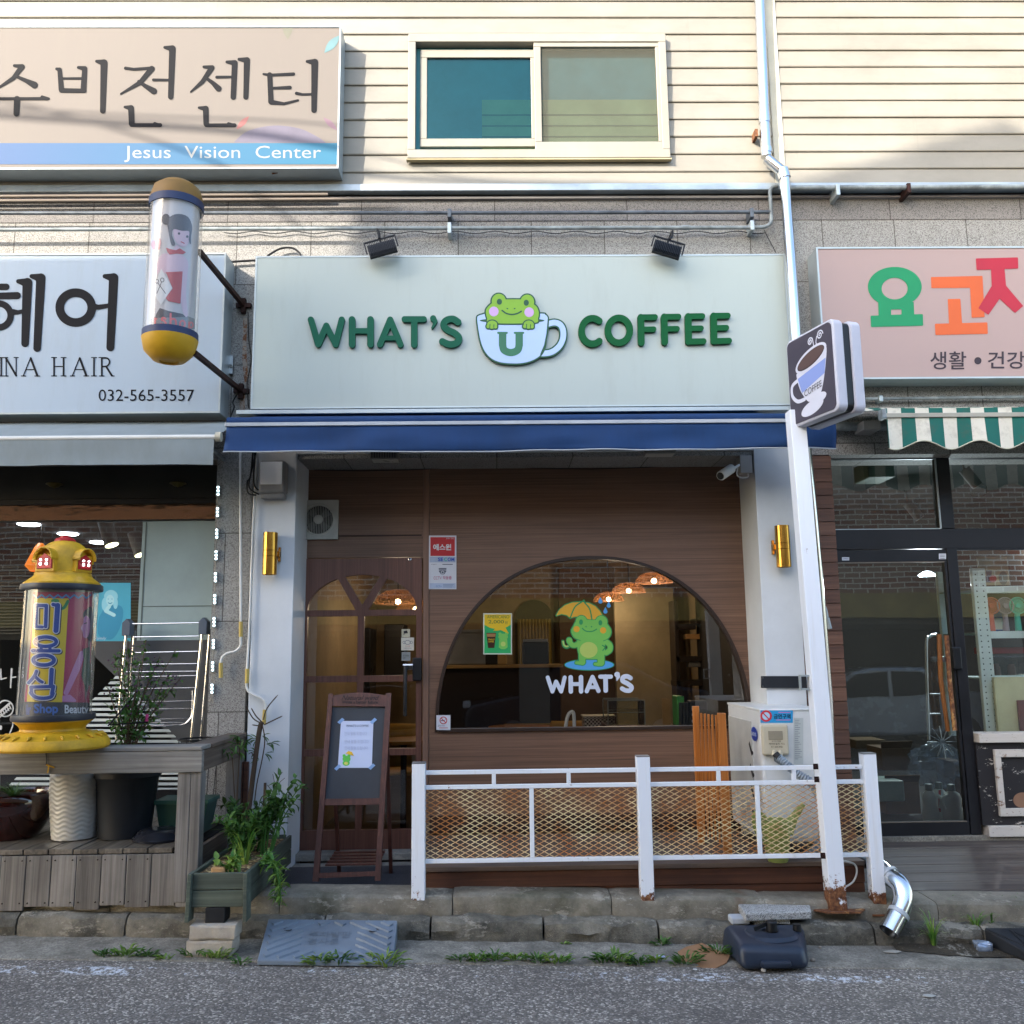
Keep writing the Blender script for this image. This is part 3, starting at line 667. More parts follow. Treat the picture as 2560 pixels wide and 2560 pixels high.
# ---- general store front (right)
YR = -0.25; rx0 = bx1+0.001
def rX(u,v=1500): return P(u,v,YR).x
def rZ(v): return P(2300,v,YR).z
FR = MB()
xa,xm0,xm1,xb_ = rx0,rX(2376),rX(2402),6.2
FR.box(xa,xb_,YR,YR+0.06,rZ(1146),zb+0.01); FR.box(xa,xb_,YR,YR+0.06,rZ(1372),rZ(1322))
FR.box(xa,xa+0.03,YR,YR+0.06,rZ(2100),rZ(1372)); FR.box(xa,xa+0.03,YR,YR+0.06,rZ(1322),rZ(1146)); FR.box(xm0,xm1,YR-0.01,YR+0.06,rZ(2088),rZ(1372)); FR.box(xm0-0.02,xm1,YR-0.01,YR+0.06,rZ(1322),rZ(1146))
SF = FR.build('store_front_frame',M['frame_black'],B,bev=0.003)
mb = MB(); mb.box(xa+0.03,xm0-0.02,YR-0.006,YR+0.004,rZ(1149),rZ(1146)); mb.box(xm0-0.03,xm0-0.02,YR-0.006,YR+0.004,rZ(1322),rZ(1149)); mb.box(xm1,xb_,YR-0.006,YR+0.004,rZ(1144),rZ(1141)); mb.box(xa+0.03,xm0-0.03,YR-0.006,YR+0.004,rZ(1323),rZ(1321)); mb.build('alu_bead',M['alu'],SF)
for (a,b) in ((xa+0.03,xm0-0.02),(xm1,xb_)):
    mb = MB(); mb.quad((a,YR+0.03,rZ(1322)),(b,YR+0.03,rZ(1322)),(b,YR+0.03,rZ(1146)),(a,YR+0.03,rZ(1146))); mb.build('transom_pane',M['dark_glass'],SF)
DR = MB(); DR.box(xa+0.032,xm0-0.003,YR-0.004,YR+0.04,rZ(1404),rZ(1374)); DR.box(xa+0.032,xm0-0.003,YR-0.004,YR+0.04,rZ(2090),rZ(2054)); DR.box(xm0-0.022,xm0-0.003,YR-0.004,YR+0.04,rZ(2054),rZ(1404)); DR.box(xa+0.032,xa+0.045,YR-0.004,YR+0.04,rZ(2054),rZ(1404))
DR = DR.build('store_door',M['frame_black'],B,bev=0.003)
mb = MB(); mb.quad((xa+0.045,YR+0.02,rZ(2054)),(xm0-0.022,YR+0.02,rZ(2054)),(xm0-0.022,YR+0.02,rZ(1404)),(xa+0.045,YR+0.02,rZ(1404))); mb.build('pane',M['dark_glass'],DR)
mb = MB(); mb.box(xa+0.045,xm0-0.022,YR-0.008,YR-0.003,rZ(1407),rZ(1404)); mb.build('glazing_bead',paint('#6a6258',0.5),DR); mb = MB(); mb.box(xa+0.045,xm0-0.022,YR-0.008,YR-0.003,rZ(2056),rZ(2053)); mb.build('glazing_bead',paint('#6a6258',0.5),DR)
def bent(pts,r,m,name,par,seg=12): mb = MB(); mb.tube(pts,r,seg); return mb.build(name,m,par)
bent([P(2348,1586,YR-0.07),P(2352,1700,YR-0.07),P(2370,1828,YR-0.07)],[0.017,0.017,0.014],paint('#7c4a1c',0.5,dirt=0.2),'wooden_pull',DR)
bent([P(2366,1588,YR-0.09),P(2374,1700,YR-0.09),P(2387,1826,YR-0.09)],0.016,M['rust'],'rusty_pull',DR)
mb = MB(); mb.tube([P(2350,1648,YR-0.01),P(2362,1648,YR-0.07)],0.02,14); mb.build('handle_boss',M['steel_dull'],DR)
x0,x1,z0,z1 = RC(2379,1617,2402,1674,YR-0.03); MB().box(x0,x1,YR-0.05,YR-0.004,z0,z1).build('door_lock',M['black'],DR,bev=0.01)
# right window with peeling cabinet below
t = NT('peeling_paint'); v_ = t.map((1,1,2.2)); n_ = t.noise(v_,8,9,0.8); M['peel_dark'] = t.bsdf(t.mix(t.ramp(n_,[(0.60,0.0),(0.62,1.0)]),'#1a1618','#c9c0b4'),0.6,0,t.bump(n_,0.3,0.004))
t = NT('peeling_white'); v_ = t.map((2.2,1,3)); n_ = t.noise(v_,7,9,0.8); M['peel_white'] = t.bsdf(t.mix(t.ramp(n_,[(0.57,0.0),(0.60,1.0)]),'#c3bcb2','#7d5f49'),0.7,0,t.bump(n_,0.4,0.004))
yw = YR-0.02
SWN = MB(); SWN.box(xm1,6.2,YR,YR+0.05,rZ(1376),rZ(1372)); SWN = SWN.build('store_window',M['frame_black'],B)
mb = MB(); mb.quad((xm1,YR+0.02,rZ(1840)),(6.2,YR+0.02,rZ(1840)),(6.2,YR+0.02,rZ(1376)),(xm1,YR+0.02,rZ(1376))); mb.build('pane',glass('store_side_glass',(0.93,0.96,0.95),0.9,0.02,0.015),SWN)
sx = P(2452,1850,yw).x
MB().box(sx-0.035,6.2,YR-0.07,YR+0.1,P(2500,1855,yw).z,P(2500,1832,yw).z).build('peeling_sill',M['peel_white'],B,bev=0.004)
MB().box(xm1+0.0,6.2,YR-0.03,YR+0.1,P(2500,2062,yw).z,P(2500,1855,yw).z-0.002).build('peeling_panel',M['peel_dark'],B)
MB().box(sx-0.02,6.2,YR-0.06,YR+0.1,P(2500,2090,yw).z,P(2500,2062,yw).z-0.002).build('peeling_base',M['peel_white'],B,bev=0.004)
ft,_q = frm(2494,1873,2700,2040,15,YR-0.055,0.03); ft.build('peeling_trim',M['peel_white'],B,bev=0.003)
ink('peeled_patch',[('e',110,200,45,38),('e',150,190,40,30)],(2500,1900,2),paint('#8e6c55',0.8),B,YR-0.03,0.002,0.0008)
# store interior
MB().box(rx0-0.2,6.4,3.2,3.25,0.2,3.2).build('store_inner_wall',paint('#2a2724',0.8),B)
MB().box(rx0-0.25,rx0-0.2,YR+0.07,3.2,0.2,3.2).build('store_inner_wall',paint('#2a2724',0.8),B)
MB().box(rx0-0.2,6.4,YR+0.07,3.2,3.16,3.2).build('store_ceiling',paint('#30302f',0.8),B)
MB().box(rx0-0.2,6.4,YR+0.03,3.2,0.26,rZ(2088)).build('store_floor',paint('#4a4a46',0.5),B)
# outer side walls / roof closing the volume
MB().box(-9.2,9.2,4.6,4.9,-0.3,ztop).build('rear_wall',M['white_wall'],B)
MB().box(-9.2,9.2,YS+0.02,4.9,ztop,ztop+0.15).build('roof_slab',M['white_wall'],B)
MB().box(-9.2,9.2,0.31,4.6,zlip-1.6,zlip-1.55).build('floor_slab',M['white_wall'],B)
MB().box(-9.2,-9.0,YG,4.6,-0.3,ztop).build('side_wall',M['white_wall'],B)
MB().box(9.0,9.2,YG,4.6,-0.3,ztop).build('side_wall',M['white_wall'],B)
# ------------------------------------------------------------------ the building across the narrow street (mirrored in the glass, shades the shops)
OB = thing('brick_building','brown brick building across the street with a yellow band, seen mirrored in the shop glass','building',(0,-8.6,0))
t = NT('brown_bricks'); br = t.n('ShaderNodeTexBrick'); t.l(t.map((1,1,1),(R(90),0,0)),br.inputs[0]); br.inputs['Scale'].default_value = 1
br.inputs['Brick Width'].default_value = 0.25; br.inputs['Row Height'].default_value = 0.088; br.inputs['Mortar Size'].default_value = 0.011
br.inputs['Color1'].default_value = lin('#8a4a2e'); br.inputs['Color2'].default_value = lin('#a98b70'); br.inputs['Mortar'].default_value = lin('#ded6c6')
M['brick'] = t.bsdf(t.mix(t.math('MULTIPLY',t.noise(t.map(),1.2,5),0.3),br.outputs[0],'#8a6650'),0.85)
def roof(xw):    # wall shadow edge height -> parapet height here (sun geometry)
    return xw
yo = -8.6; kdx = SUN_DIR.x/SUN_DIR.y; kdz = -SUN_DIR.z/SUN_DIR.y; dY = YS-yo
def cast(xw,zw): return (xw-dY*kdx,zw+dY*kdz)
edge = [(-4.9,4.40),(-1.55,4.42),(-1.15,4.62),(-1.10,5.00),(1.6,5.03),(2.2,5.10),(2.9,5.30),(3.9,5.62)]
poly = [cast(*e) for e in edge]; poly = [(poly[0][0],2.56)]+poly+[(poly[-1][0],2.56)]
MB().prism(poly,yo-1.0,yo).build('brick_wall',M['brick'],OB)
MB().box(poly[-1][0]+0.002,14,yo-0.995,yo-0.005,2.56,4.7).build('brick_wall',M['brick'],OB)
MB().box(-12.4,14,yo-1.0,yo+0.03,2.15,2.56).build('yellow_band',paint('#a8934f',0.6),OB)
MB().box(-12.4,14,yo-5.0,yo-4.8,-0.5,2.15).build('garage_rear_wall',paint('#4d4a44',0.8),OB)
MB().box(-12.4,14,yo-5.0,yo-0.2,2.05,2.14).build('garage_soffit',paint('#6a665c',0.8),OB)
for x in (-7.5,-3.6,0.6,4.6,8.4): MB().box(x-0.25,x+0.25,yo-0.6,yo-0.05,-0.5,2.15).build('concrete_column',paint('#78746a',0.8),OB)
mb = MB()
for xx in (-5.4,-1.2,2.6): mb.box(xx,xx+1.3,yo-0.1,yo+0.02,4.3,5.5)
mb.build('window',M['dark_glass'],OB)
def car(x,y,lab,c):
    z = gz(x)+0.02; o = thing('parked_car',lab,'car',(x,y,z),'cars parked under the brick building'); pr = lambda pts: [(x+a,z+b) for a,b in pts]
    MB().prism(pr([(0,.28),(.02,.6),(.12,.74),(.95,.9),(1.6,1.38),(1.9,1.44),(2.8,1.43),(3.6,1.02),(4.2,.95),(4.3,.7),(4.3,.3)]),y,y+1.7).build('body',paint(c,0.25,0.4,0.05),o,bev=0.06)
    for w in ([(1.12,.93),(1.66,1.33),(2.2,1.36),(2.2,.93)],[(2.27,.93),(2.27,1.36),(2.75,1.35),(3.4,.98)]): MB().prism(pr(w),y-0.01,y+1.71).build('side_window',M['black'],o)
    for wx in (.85,3.4):
        for wy in (y-0.02,y+1.5): mb = MB(); mb.tube([(x+wx,wy,z+.3),(x+wx,wy+0.22,z+.3)],0.31,24); w_ = mb.build('wheel',M['rubber'],o); mb = MB(); mb.tube([(x+wx,wy-0.01,z+.3),(x+wx,wy+0.23,z+.3)],0.18,20); mb.build('rim',M['steel_dull'],w_)
    for a in (0.03,4.22): MB().box(x+a-0.04,x+a+0.09,y+1.35,y+1.68,z+.68,z+.8).build('lamp',paint('#c9c9c9' if a < 1 else '#8c1515',0.2),o,bev=0.02)
car(4.4,-10.9,'silver car parked under the brick building, mirrored in the store door','#a9b0b8'); car(-0.6,-10.7,'dark grey car parked under the brick building, mirrored in the cafe window','#3c4148')
# overhead cables whose shadows cross the siding
def cable(pw,dy,r,lab,cat='cable'):
    pts = []
    for i,(u,v) in enumerate(pw):
        a = P(u,v,YS-0.1); tt = dy/SUN_DIR.y; pts.append(a-SUN_DIR*tt)
    pts = smooth([tuple(p) for p in pts],10); mb = MB(); mb.tube([Vector(p) for p in pts],r,8); o = mb.build('power_cable',M['black']); tag(o,lab,cat,'overhead cables above the street'); return o
cable([(-300,275),(0,312),(330,335),(640,358),(900,400),(1100,417),(1330,428),(1590,440),(1800,445)],4.2,0.030,'thick bundled black cable strung high over the street, throwing the heavy shadow line')
cable([(-300,285),(0,296),(400,318),(840,338),(1110,405),(1500,422),(1800,432)],4.0,0.010,'thin black cable strung just above the thick bundled cable over the street')
cable([(-300,230),(0,270),(250,330),(480,400),(600,450),(700,520)],5.0,0.016,'black cable slanting steeply down across the street at the left')
# ------------------------------------------------------------------ fascia signs
def cabinet(name,label,box,yf,depth,face,side,lip=0.008,bevel=0.004):
    x0,x1,z0,z1 = RC(*box,yf); r = thing(name,label,'sign',((x0+x1)/2,yf+depth,z0))
    MB().box(x0,x1,yf+0.004,yf+depth,z0,z1).build('cabinet',side,r,bev=bevel)
    fm = MB(); q = 0.012
    fm.box(x0,x1,yf-lip,yf+0.003,z1-q,z1).box(x0,x1,yf-lip,yf+0.003,z0,z0+q).box(x0,x0+q,yf-lip,yf+0.003,z0+q,z1-q).box(x1-q,x1,yf-lip,yf+0.003,z0+q,z1-q)
    fm.build('edge_frame',M['alu'],r)
    MB().box(x0+q,x1-q,yf-0.001,yf+0.003,z0+q,z1-q).build('face',face,r)
    return r,(x0,x1,z0,z1)
def stained(name,c,amt=0.2,st='#7a7467',rough=0.4):
    t = NT(name); n = t.noise(t.map((3,3,0.5)),3.0,7,0.7); m = t.noise(t.map(),0.8,3)
    col = t.mix(t.ramp(n,[(0.5,0.0),(0.85,amt)]),c,st); col = t.mix(t.math('MULTIPLY',m,0.12),col,st)
    return t.bsdf(col,rough,0,t.bump(m,0.15,0.03))
ink_dark = (lambda t: t.bsdf('#141519',0.7,spec=0.15))(NT('black_vinyl')); Z1 = (0,0,2.1955); Z4 = (0,600,2.1955)
YJ = YS-0.17
J,jb = cabinet('church_sign','wide pale pink upper sign with black brush lettering over a bright blue strip',(-420,66,850,424),YJ,0.17,stained('pinkish_vinyl','#6a635d',0.15,rough=0.7),M['alu'])
t = NT('blue_strip'); M['bluestrip'] = t.bsdf(t.ramp(t.math('DIVIDE',t.math('ADD',t.sep(t.map())[0],3.6),2.4),[(0.0,'#1d4876'),(1.0,'#0f5f7c')]),0.65)
panel('blue_strip',(-420,358,847,411),M['bluestrip'],J,YJ-0.001,0.0005,0.001)
JG = {
 'su': [('s',[(80,362,8),(118,366,12)]),('s',[(122,368,15),(75,430,12),(-8,484,6)]),('s',[(88,420,8),(145,445,12),(190,468,19)]),('s',[(-10,543,8),(262,543,9)]),('s',[(232,533,8),(268,543,7)]),('s',[(95,545,17),(91,625,16)])],
 'bi': [('s',[(312,380,8),(328,384,12),(338,492,15)]),('s',[(431,372,8),(466,378,14),(459,495,16)]),('s',[(340,432,6),(455,432,7)]),('s',[(338,498,13),(464,500,12)]),('s',[(531,338,8),(572,346,19),(565,610,15)])],
 'jeon': [('s',[(690,376,9),(735,382,8),(835,375,9)]),('s',[(834,379,16),(770,455,13),(664,517,5)]),('s',[(762,448,8),(800,475,12),(845,502,18)]),('s',[(843,440,8),(925,441,7)]),('s',[(905,262,8),(947,268,18),(938,533,15)]),('s',[(686,589,7),(720,594,16),(724,680,16)]),('s',[(722,688,10),(880,688,11)]),('s',[(850,679,8),(884,690,7)])],
 'sen': [('s',[(1120,369,8),(1165,372,13)]),('s',[(1162,376,15),(1112,450,12),(1048,506,5)]),('s',[(1132,430,8),(1170,458,12),(1200,488,17)]),('s',[(1190,425,8),(1270,424,7)]),('s',[(1246,342,8),(1289,347,16),(1281,535,15)]),('s',[(1312,327,8),(1356,332,17),(1350,535,14)]),('s',[(1093,593,7),(1130,598,16),(1132,680,15)]),('s',[(1132,689,10),(1288,689,11)]),('s',[(1255,680,8),(1292,690,7)])],
 'teo': [('s',[(1447,408,6),(1480,414,8),(1612,408,9)]),('s',[(1481,412,14),(1488,560,15)]),('s',[(1490,486,7),(1592,482,10)]),('s',[(1490,563,14),(1560,571,8),(1636,552,6)]),('s',[(1628,514,9),(1660,520,7),(1715,519,7)]),('s',[(1686,339,8),(1728,343,19),(1724,607,15)])]}
ink('lettering',sum(JG.values(),[]),Z1,ink_dark,J,YJ,0.003,0.0008,res=3.2)
leaf = lambda x,y,l,w,a: ('p',[(x+l*tt*math.cos(a)+w*math.sin(math.pi*tt)*sg*-math.sin(a),y+l*tt*math.sin(a)+w*math.sin(math.pi*tt)*sg*math.cos(a)) for sg,ts in ((1,[i/10 for i in range(11)]),(-1,[1-i/10 for i in range(1,10)])) for tt in ts])
ink('leaf_print',[leaf(1780,292,130,22,-0.85)],Z1,paint('#5d7f84',0.6),J,YJ,0.002,0.0005)
ink('leaf_print',[leaf(1298,710,100,15,-0.8)],Z1,paint('#8f5a58',0.6),J,YJ,0.0015,0.0005)
ink('leaf_print',[leaf(1775,645,105,15,0.75)],Z1,paint('#785f6c',0.6),J,YJ,0.0015,0.0005)
ink('hill_print',[('p',smooth([(1285,780),(1360,720),(1500,690),(1640,705),(1740,750),(1790,785)],6)+[(1285,783)])],Z1,paint('#65606f',0.6),J,YJ,0.001,0.0003)
ink('leaf_print',[('p',[(1550,150),(1610,150),(1600,185),(1580,218),(1558,185)])],Z1,paint('#6b6b5d',0.6),J,YJ,0.0015,0.0005)
txt('lettering','Jesus  Vision  Center',(311,365,803,406),paint('#8f9496',0.6),J,YJ,0.0035)
mb = MB(); mb.hexa([P(673,418,YJ+0.05),P(688,416,YJ+0.05),P(688,416,YJ+0.12),P(673,418,YJ+0.12),P(681,436,YJ+0.05),P(695,433,YJ+0.05),P(695,433,YJ+0.12),P(681,436,YJ+0.12)]); mb.build('hanging_bracket',M['rust'],J)
# hair salon sign
YHS = YG-0.20
H,hb = cabinet('salon_sign','pale blue white hair salon sign with black lettering and a phone number',(-420,635,558,1036),YHS,0.20,stained('pale_vinyl','#97a8b8',0.25,'#7f8077'),M['alu'])
HG = [('s',[(-30,258,18),(36,258,18)]),('s',[(-30,309,18),(96,306,20)]),('r',-8,415,68,66,18),('s',[(75,396,16),(100,398,12),(130,392,11)]),
      ('s',[(102,228,12),(152,236,27),(139,568,21)]),('s',[(175,200,12),(226,210,26),(205,594,21)]),
      ('r',417,372,88,82,24),('s',[(515,366,17),(540,370,14),(600,361,12)]),('s',[(576,200,12),(625,209,26),(607,590,22)])]
ink('lettering',HG,Z4,ink_dark,H,YHS,0.003,0.0008,res=3.5)
# serif INA HAIR in strokes
SR = []
def ser(x,y,w=14): SR.append(('s',[(x-w,y),(x+w,y)],2.6))
def st_(a,b,r=4.6): SR.append(('s',[a,b],r))
st_((8,648),(8,745)); ser(8,646); ser(8,747)
st_((35,650),(35,745),3); ser(32,646,12); ser(35,747,12); st_((35,650),(90,745),5.5); st_((90,648),(90,745),3); ser(90,646,12)
for x in (128,397): st_((x+40,650),(x+2,745),3); st_((x+42,650),(x+78,745),6); st_((x+16,712),(x+66,712),2.6); ser(x+2,747,12); ser(x+78,747,14)
st_((298,648),(298,745)); st_((350,648),(350,745)); st_((298,695),(350,695),2.8)
for x in (298,350): ser(x,646); ser(x,747)
st_((517,648),(517,745)); ser(517,646); ser(517,747)
st_((560,648),(560,745)); ser(556,646,12); ser(560,747,13)
SR.append(('s',smooth([(562,648),(590,650),(603,670),(590,692),(562,696)],6),4.4)); st_((585,697),(615,745),5.5); ser(620,747,8)
ink('lettering',SR,Z4,ink_dark,H,YHS,0.003,0.0008,res=2.2)
txt('lettering','032-565-3557',(247,974,486,1003),ink_dark,H,YHS,0.0035)
mb = MB(); x0,x1,z0,z1 = RC(569,890,583,935,YG-0.02); mb.box(x0,x1,YG-0.03,YG-0.001,z0,z1); mb.tube([P(577,914,YG-0.03),P(577,914,YG-0.05)],0.012,10); mb.build('wall_bracket',M['steel_dull'],H)
# cafe sign
YC = YG-0.22
C,cb = cabinet('cafe_sign','pale mint cafe sign with raised green words and a frog in a cup',(633,638,1974,1018),YC,0.21,stained('mint_white_panel','#a2aca7',0.2),M['alu'],0.004)
gm = lambda c: (lambda t: t.bsdf(c,0.6,spec=0.15))(NT('green_lettering'))
green1 = gm('#155440'); green2 = gm('#08502a')
Z5 = (600,560,2.1955); Z6 = (1320,560,2.1955)
def letters(lst,zm,m,par,y,th,off=0.006,res=2.2):
    for n_,sh in lst: ink('letter',sh,zm,m,par,y,off,th,res=res)
WH = [('W',[('s',[(393,533),(433,667),(478,566),(528,667),(562,533)],17)]),('H',[('s',[(618,532),(618,668)],18),('s',[(719,532),(719,668)],18),('s',[(618,594),(719,594)],15)]),
      ('A',[('s',[(827,533),(771,668)],17),('s',[(827,533),(883,668)],17),('s',[(798,633),(857,633)],13)]),('T',[('s',[(905,530),(1011,530)],16),('s',[(958,532),(958,668)],18)]),
      ('apostrophe',[('s',[(1062,526,17),(1072,540,13),(1066,562,8),(1056,578,5)])]),
      ('S',[('s',smooth([(1198,546),(1170,529),(1134,536),(1118,562),(1140,588),(1178,606),(1203,632),(1190,660),(1152,668),(1112,652)],5),18)])]
letters(WH,Z5,green1,C,YC,0.024)
arcp = lambda cx,cy,rx,ry,a0,a1,n=24: [(cx+rx*math.cos(R(a0+(a1-a0)*i/n)),cy+ry*math.sin(R(a0+(a1-a0)*i/n))) for i in range(n+1)]
CF = [('C',[('s',arcp(352,595,60,70,-52,-308),18)]),('O',[('r',496,591,60,68,18)])]
for x,k in ((616,'F'),(744,'F'),(875,'E'),(1014,'E')):
    t0 = 520-(x-616)*0.02; sh = [('s',[(x,t0),(x+3,t0+138)],18),('s',[(x,t0),(x+77,t0-1)],16),('s',[(x+2,t0+66),(x+70,t0+65)],15)]
    if k == 'E': sh.append(('s',[(x+3,t0+138),(x+84,t0+136)],16))
    CF.append((k,sh))
letters(CF,Z6,green2,C,YC,0.024)
# frog-in-a-cup emblem
ZF = (1100,680,4.83)
cup = [(450,575),(470,545),(520,530),(600,522),(1200,520),(1262,532),(1292,556),(1298,600),(1290,740),(1268,880),(1232,990),(1150,1065),(1010,1112),(850,1118),(710,1100),(610,1050),(535,960),(490,840),(462,690)]
cup = smooth(cup,4,True); hand = smooth([(1300,645),(1380,628),(1450,655),(1484,730),(1478,830),(1430,920),(1340,985),(1235,1000)],5)
head = [('p',smooth([(560,470),(600,420),(650,385),(740,355),(1010,355),(1110,400),(1165,440),(1190,510),(1180,580),(1130,635),(620,635),(572,580),(556,520)],4,True)),('e',710,372,84,88),('e',1052,382,82,88)]
paw = lambda x: [('e',x,655,60,48)]+[('e',x+d,680+e,20,22) for d,e in ((-48,-4),(-5,4),(40,0))]
grow = lambda sh,g: [(s[0],[(p[0],p[1],(p[2] if len(p) == 3 else s[2])+g) for p in s[1]],0) if s[0] == 's' else ('p',s[1],(s[2] if len(s) > 2 else 0)+g) if s[0] == 'p' else ('e',s[1],s[2],s[3]+g,s[4]+g) for s in sh]
dk = paint('#164a30',0.5,dirt=0.04); lg = paint('#74a11e',0.4,dirt=0.04); cupc = paint('#a3b9dd',0.35,dirt=0.03); lil = paint('#bb98c6',0.45,dirt=0.03)
body = [('p',cup),('s',hand,34)]; hole = [('p',smooth([(1312,720),(1370,700),(1412,725),(1415,800),(1370,880),(1290,935),(1282,850)],5,True))]
E0 = ink('emblem',grow(body,17)+grow(head,18)+grow(paw(630),16)+grow(paw(1070),16)+[('-',grow(hole,-4))],ZF,dk,C,YC,0.006,0.022,res=5)
def layer(n,sh,m,lv,par=E0,res=None,zm=ZF,y=YC,base=0.028,**k): return ink(n,sh,zm,m,par,y,base+lv*0.0009,0.0008,res=res,**k)
layer('cup_print',[('p',cup),('-',[('s',[(1308,560),(1290,760),(1262,900),(1215,1010)],8)])],cupc,0,res=5)
layer('cup_handle_print',[('s',hand,34),('-',[('p',cup,16)]),('-',grow(hole,18))],cupc,0,res=4)
layer('coffee_print',[('e',870,605,390,30)],dk,1,res=4)
layer('outline_print',grow(head,16)+grow(paw(630),15)+grow(paw(1070),15),dk,2,res=5)
layer('frog_print',head,lg,3,res=5)
layer('paw_outline_print',grow(paw(630),15),dk,4,res=3); layer('paw_outline_print',grow(paw(1070),15),dk,4,res=3)
layer('paw_print',paw(630)+[('-',[('s',[(605,650),(602,690)],5),('s',[(652,655),(650,692)],5)])],lg,5,res=3); layer('paw_print',paw(1070)+[('-',[('s',[(1045,650),(1042,690)],5),('s',[(1092,655),(1090,692)],5)])],lg,5,res=3)
for x,y_ in ((717,380),(1040,392)): layer('eye_print',[('e',x,y_,31,36)],dk,4)
for x,y_ in ((650,497),(1075,506)): layer('cheek_print',[('e',x,y_,57,58)],lil,4)
for x in (813,900): layer('nostril_print',[('s',[(x-5,460),(x+5,465)] if x < 850 else [(x+5,460),(x-5,465)],6)],dk,4)
layer('smile_print',[('s',smooth([(750,485),(800,520),(866,533),(930,522),(980,495)],6),9)],dk,4,res=3)
layer('letter_print',[('s',[(756,760),(756,900)],45),('s',smooth([(756,895),(775,960),(855,990),(935,960),(955,895)],6),44),('s',[(955,760),(955,900)],45),('s',[(703,752),(806,752)],13),('s',[(902,752),(1003,752)],13),('-',[('p',[(600,650),(1100,650),(1100,740),(600,740)])])],paint('#2b6b4c',0.45),1,res=5)
# lower trim rail of the cafe sign
x0,x1,z0,z1 = RC(590,1020,1985,1037,YC-0.03); mb = MB(); mb.box(x0,x1,YC-0.03,YC+0.19,z0+0.02,z1); mb.build('lower_trim',M['alu'],C,bev=0.003)
# general store sign (right)
YRS = YG-0.19
G,gb = cabinet('store_sign','dusty pink shop sign at the right with big green, orange and red letters',(2050,617,2980,946),YRS,0.19,stained('dusty_pink_vinyl','#97807b',0.1),M['alu'])
Z7 = (1920,560,3.01875)
ink('letter',[('e',955,475,203,150),('p',[(830,590),(1098,590),(1103,700),(833,705)]),('s',[(788,738),(1155,725)],0),('p',[(780,700),(1160,688),(1163,762),(783,772)],7),('-',[('e',954,489,98,81),('p',[(927,647),(1005,645),(1006,684),(928,687)])])],Z7,paint('#0b7a4b',0.4,dirt=0.04),G,YRS,0.003,0.0008,res=3)
ink('letter',[('p',[(1233,407),(1612,398),(1628,700),(1540,704),(1528,478),(1236,480)],5),('p',[(1360,573),(1445,571),(1458,755),(1370,758)],5),('p',[(1264,760),(1648,750),(1651,824),(1268,833)],6)],Z7,paint('#b9531f',0.4,dirt=0.04),G,YRS,0.003,0.0008,res=3)
ink('letter',[('p',[(1572,268),(1878,260),(1880,332),(1577,343)],6),('p',[(1684,335),(1778,330),(1790,468),(1918,620),(1862,668),(1745,560),(1660,682),(1590,636),(1690,470)],4)],Z7,paint('#9c1a2c',0.4,dirt=0.04),G,YRS,0.004,0.0008,res=3)
dkp = paint('#2f2329',0.45,dirt=0.04)
txt('lettering','생활',(2325,879,2415,924),dkp,G,YRS,0.0035,bold=0.010); txt('lettering','건강',(2469,879,2562,922),dkp,G,YRS,0.0035,bold=0.010)
ink('lettering',[('e',1582,1033,27,27)],Z7,dkp,G,YRS,0.003,0.0008)
# ------------------------------------------------------------------ awnings
blue = fabric('blue_awning_cloth','#03315f','#021c3a',0.5); trimw = paint('#a9afb6',0.6)
ya = -0.98
A = thing('blue_awning','royal blue cloth awning with a pale hem, rolled up beneath the cafe sign','awning',(0.3,-0.5,3.1))
x0,x1,z0,z1 = RC(563,1052,2092,1061,ya)
mb = MB(); mb.box(x0,x1,ya-0.012,ya+0.03,z0,z1); mb.build('front_bar',trimw,A,bev=0.003)
zb0 = P(1280,1127,ya).z; n = 120; vs = []; fs = []
for i in range(n+1):
    x = x0+0.01+(x1-x0-0.02)*i/n
    for j in range(9):
        s = j/8; wv = (0.014*math.sin(x*5+1)+0.010*math.sin(x*13+2)+0.06*noise.noise(Vector((x*2.5,s*1.2,5))))*s
        vs.append((x,ya+wv-0.012*s,z0-0.001+(zb0+0.004*math.sin(x*4)-z0)*s))
for i in range(n):
    for j in range(8): fs.append((i*9+j,(i+1)*9+j,(i+1)*9+j+1,i*9+j+1))
mb = MB(); mb.add(vs,fs,True); V = mb.build('valance',blue,A)
md = V.modifiers.new('solid','SOLIDIFY'); md.thickness = 0.002
hm = [Vector(vs[i*9+8])+Vector((0,-0.003,0)) for i in range(0,n+1)]; mb = MB(); mb.tube(hm,0.0045,6); mb.build('hem',trimw,A)
zt = P(1280,1043,ya+0.05).z
mb = MB(); mb.tube([(x0+0.005,ya+0.035,zt-0.02),(x1-0.005,ya+0.035,zt-0.02)],0.028,16); mb.build('cloth_roll',blue,A)
zw = P(1280,1040,YG-0.02).z
mb = MB(); mb.add([(x0+0.03,ya+0.05,zt-0.005),(x1-0.35,ya+0.05,zt-0.005),(x1-0.45,YG-0.03,zw+0.02),(x0+0.13,YG-0.03,zw+0.02)],[(0,1,2,3)]); cl = mb.build('canopy',blue,A)
mb = MB(); mb.box(x0+0.08,x1-0.4,YG-0.14,YG-0.001,zw-0.02,zw+0.11); mb.build('cassette',M['navy'],A,bev=0.005)
for xx in (x0+0.3,x1-0.8): mb = MB(); mb.tube([(xx,YG-0.1,zw+0.0),(xx+0.25,ya+0.25,zt-0.03),(xx+0.05,ya+0.03,zt-0.02)],0.016,8); mb.build('folding_arm',M['conduit'],A)
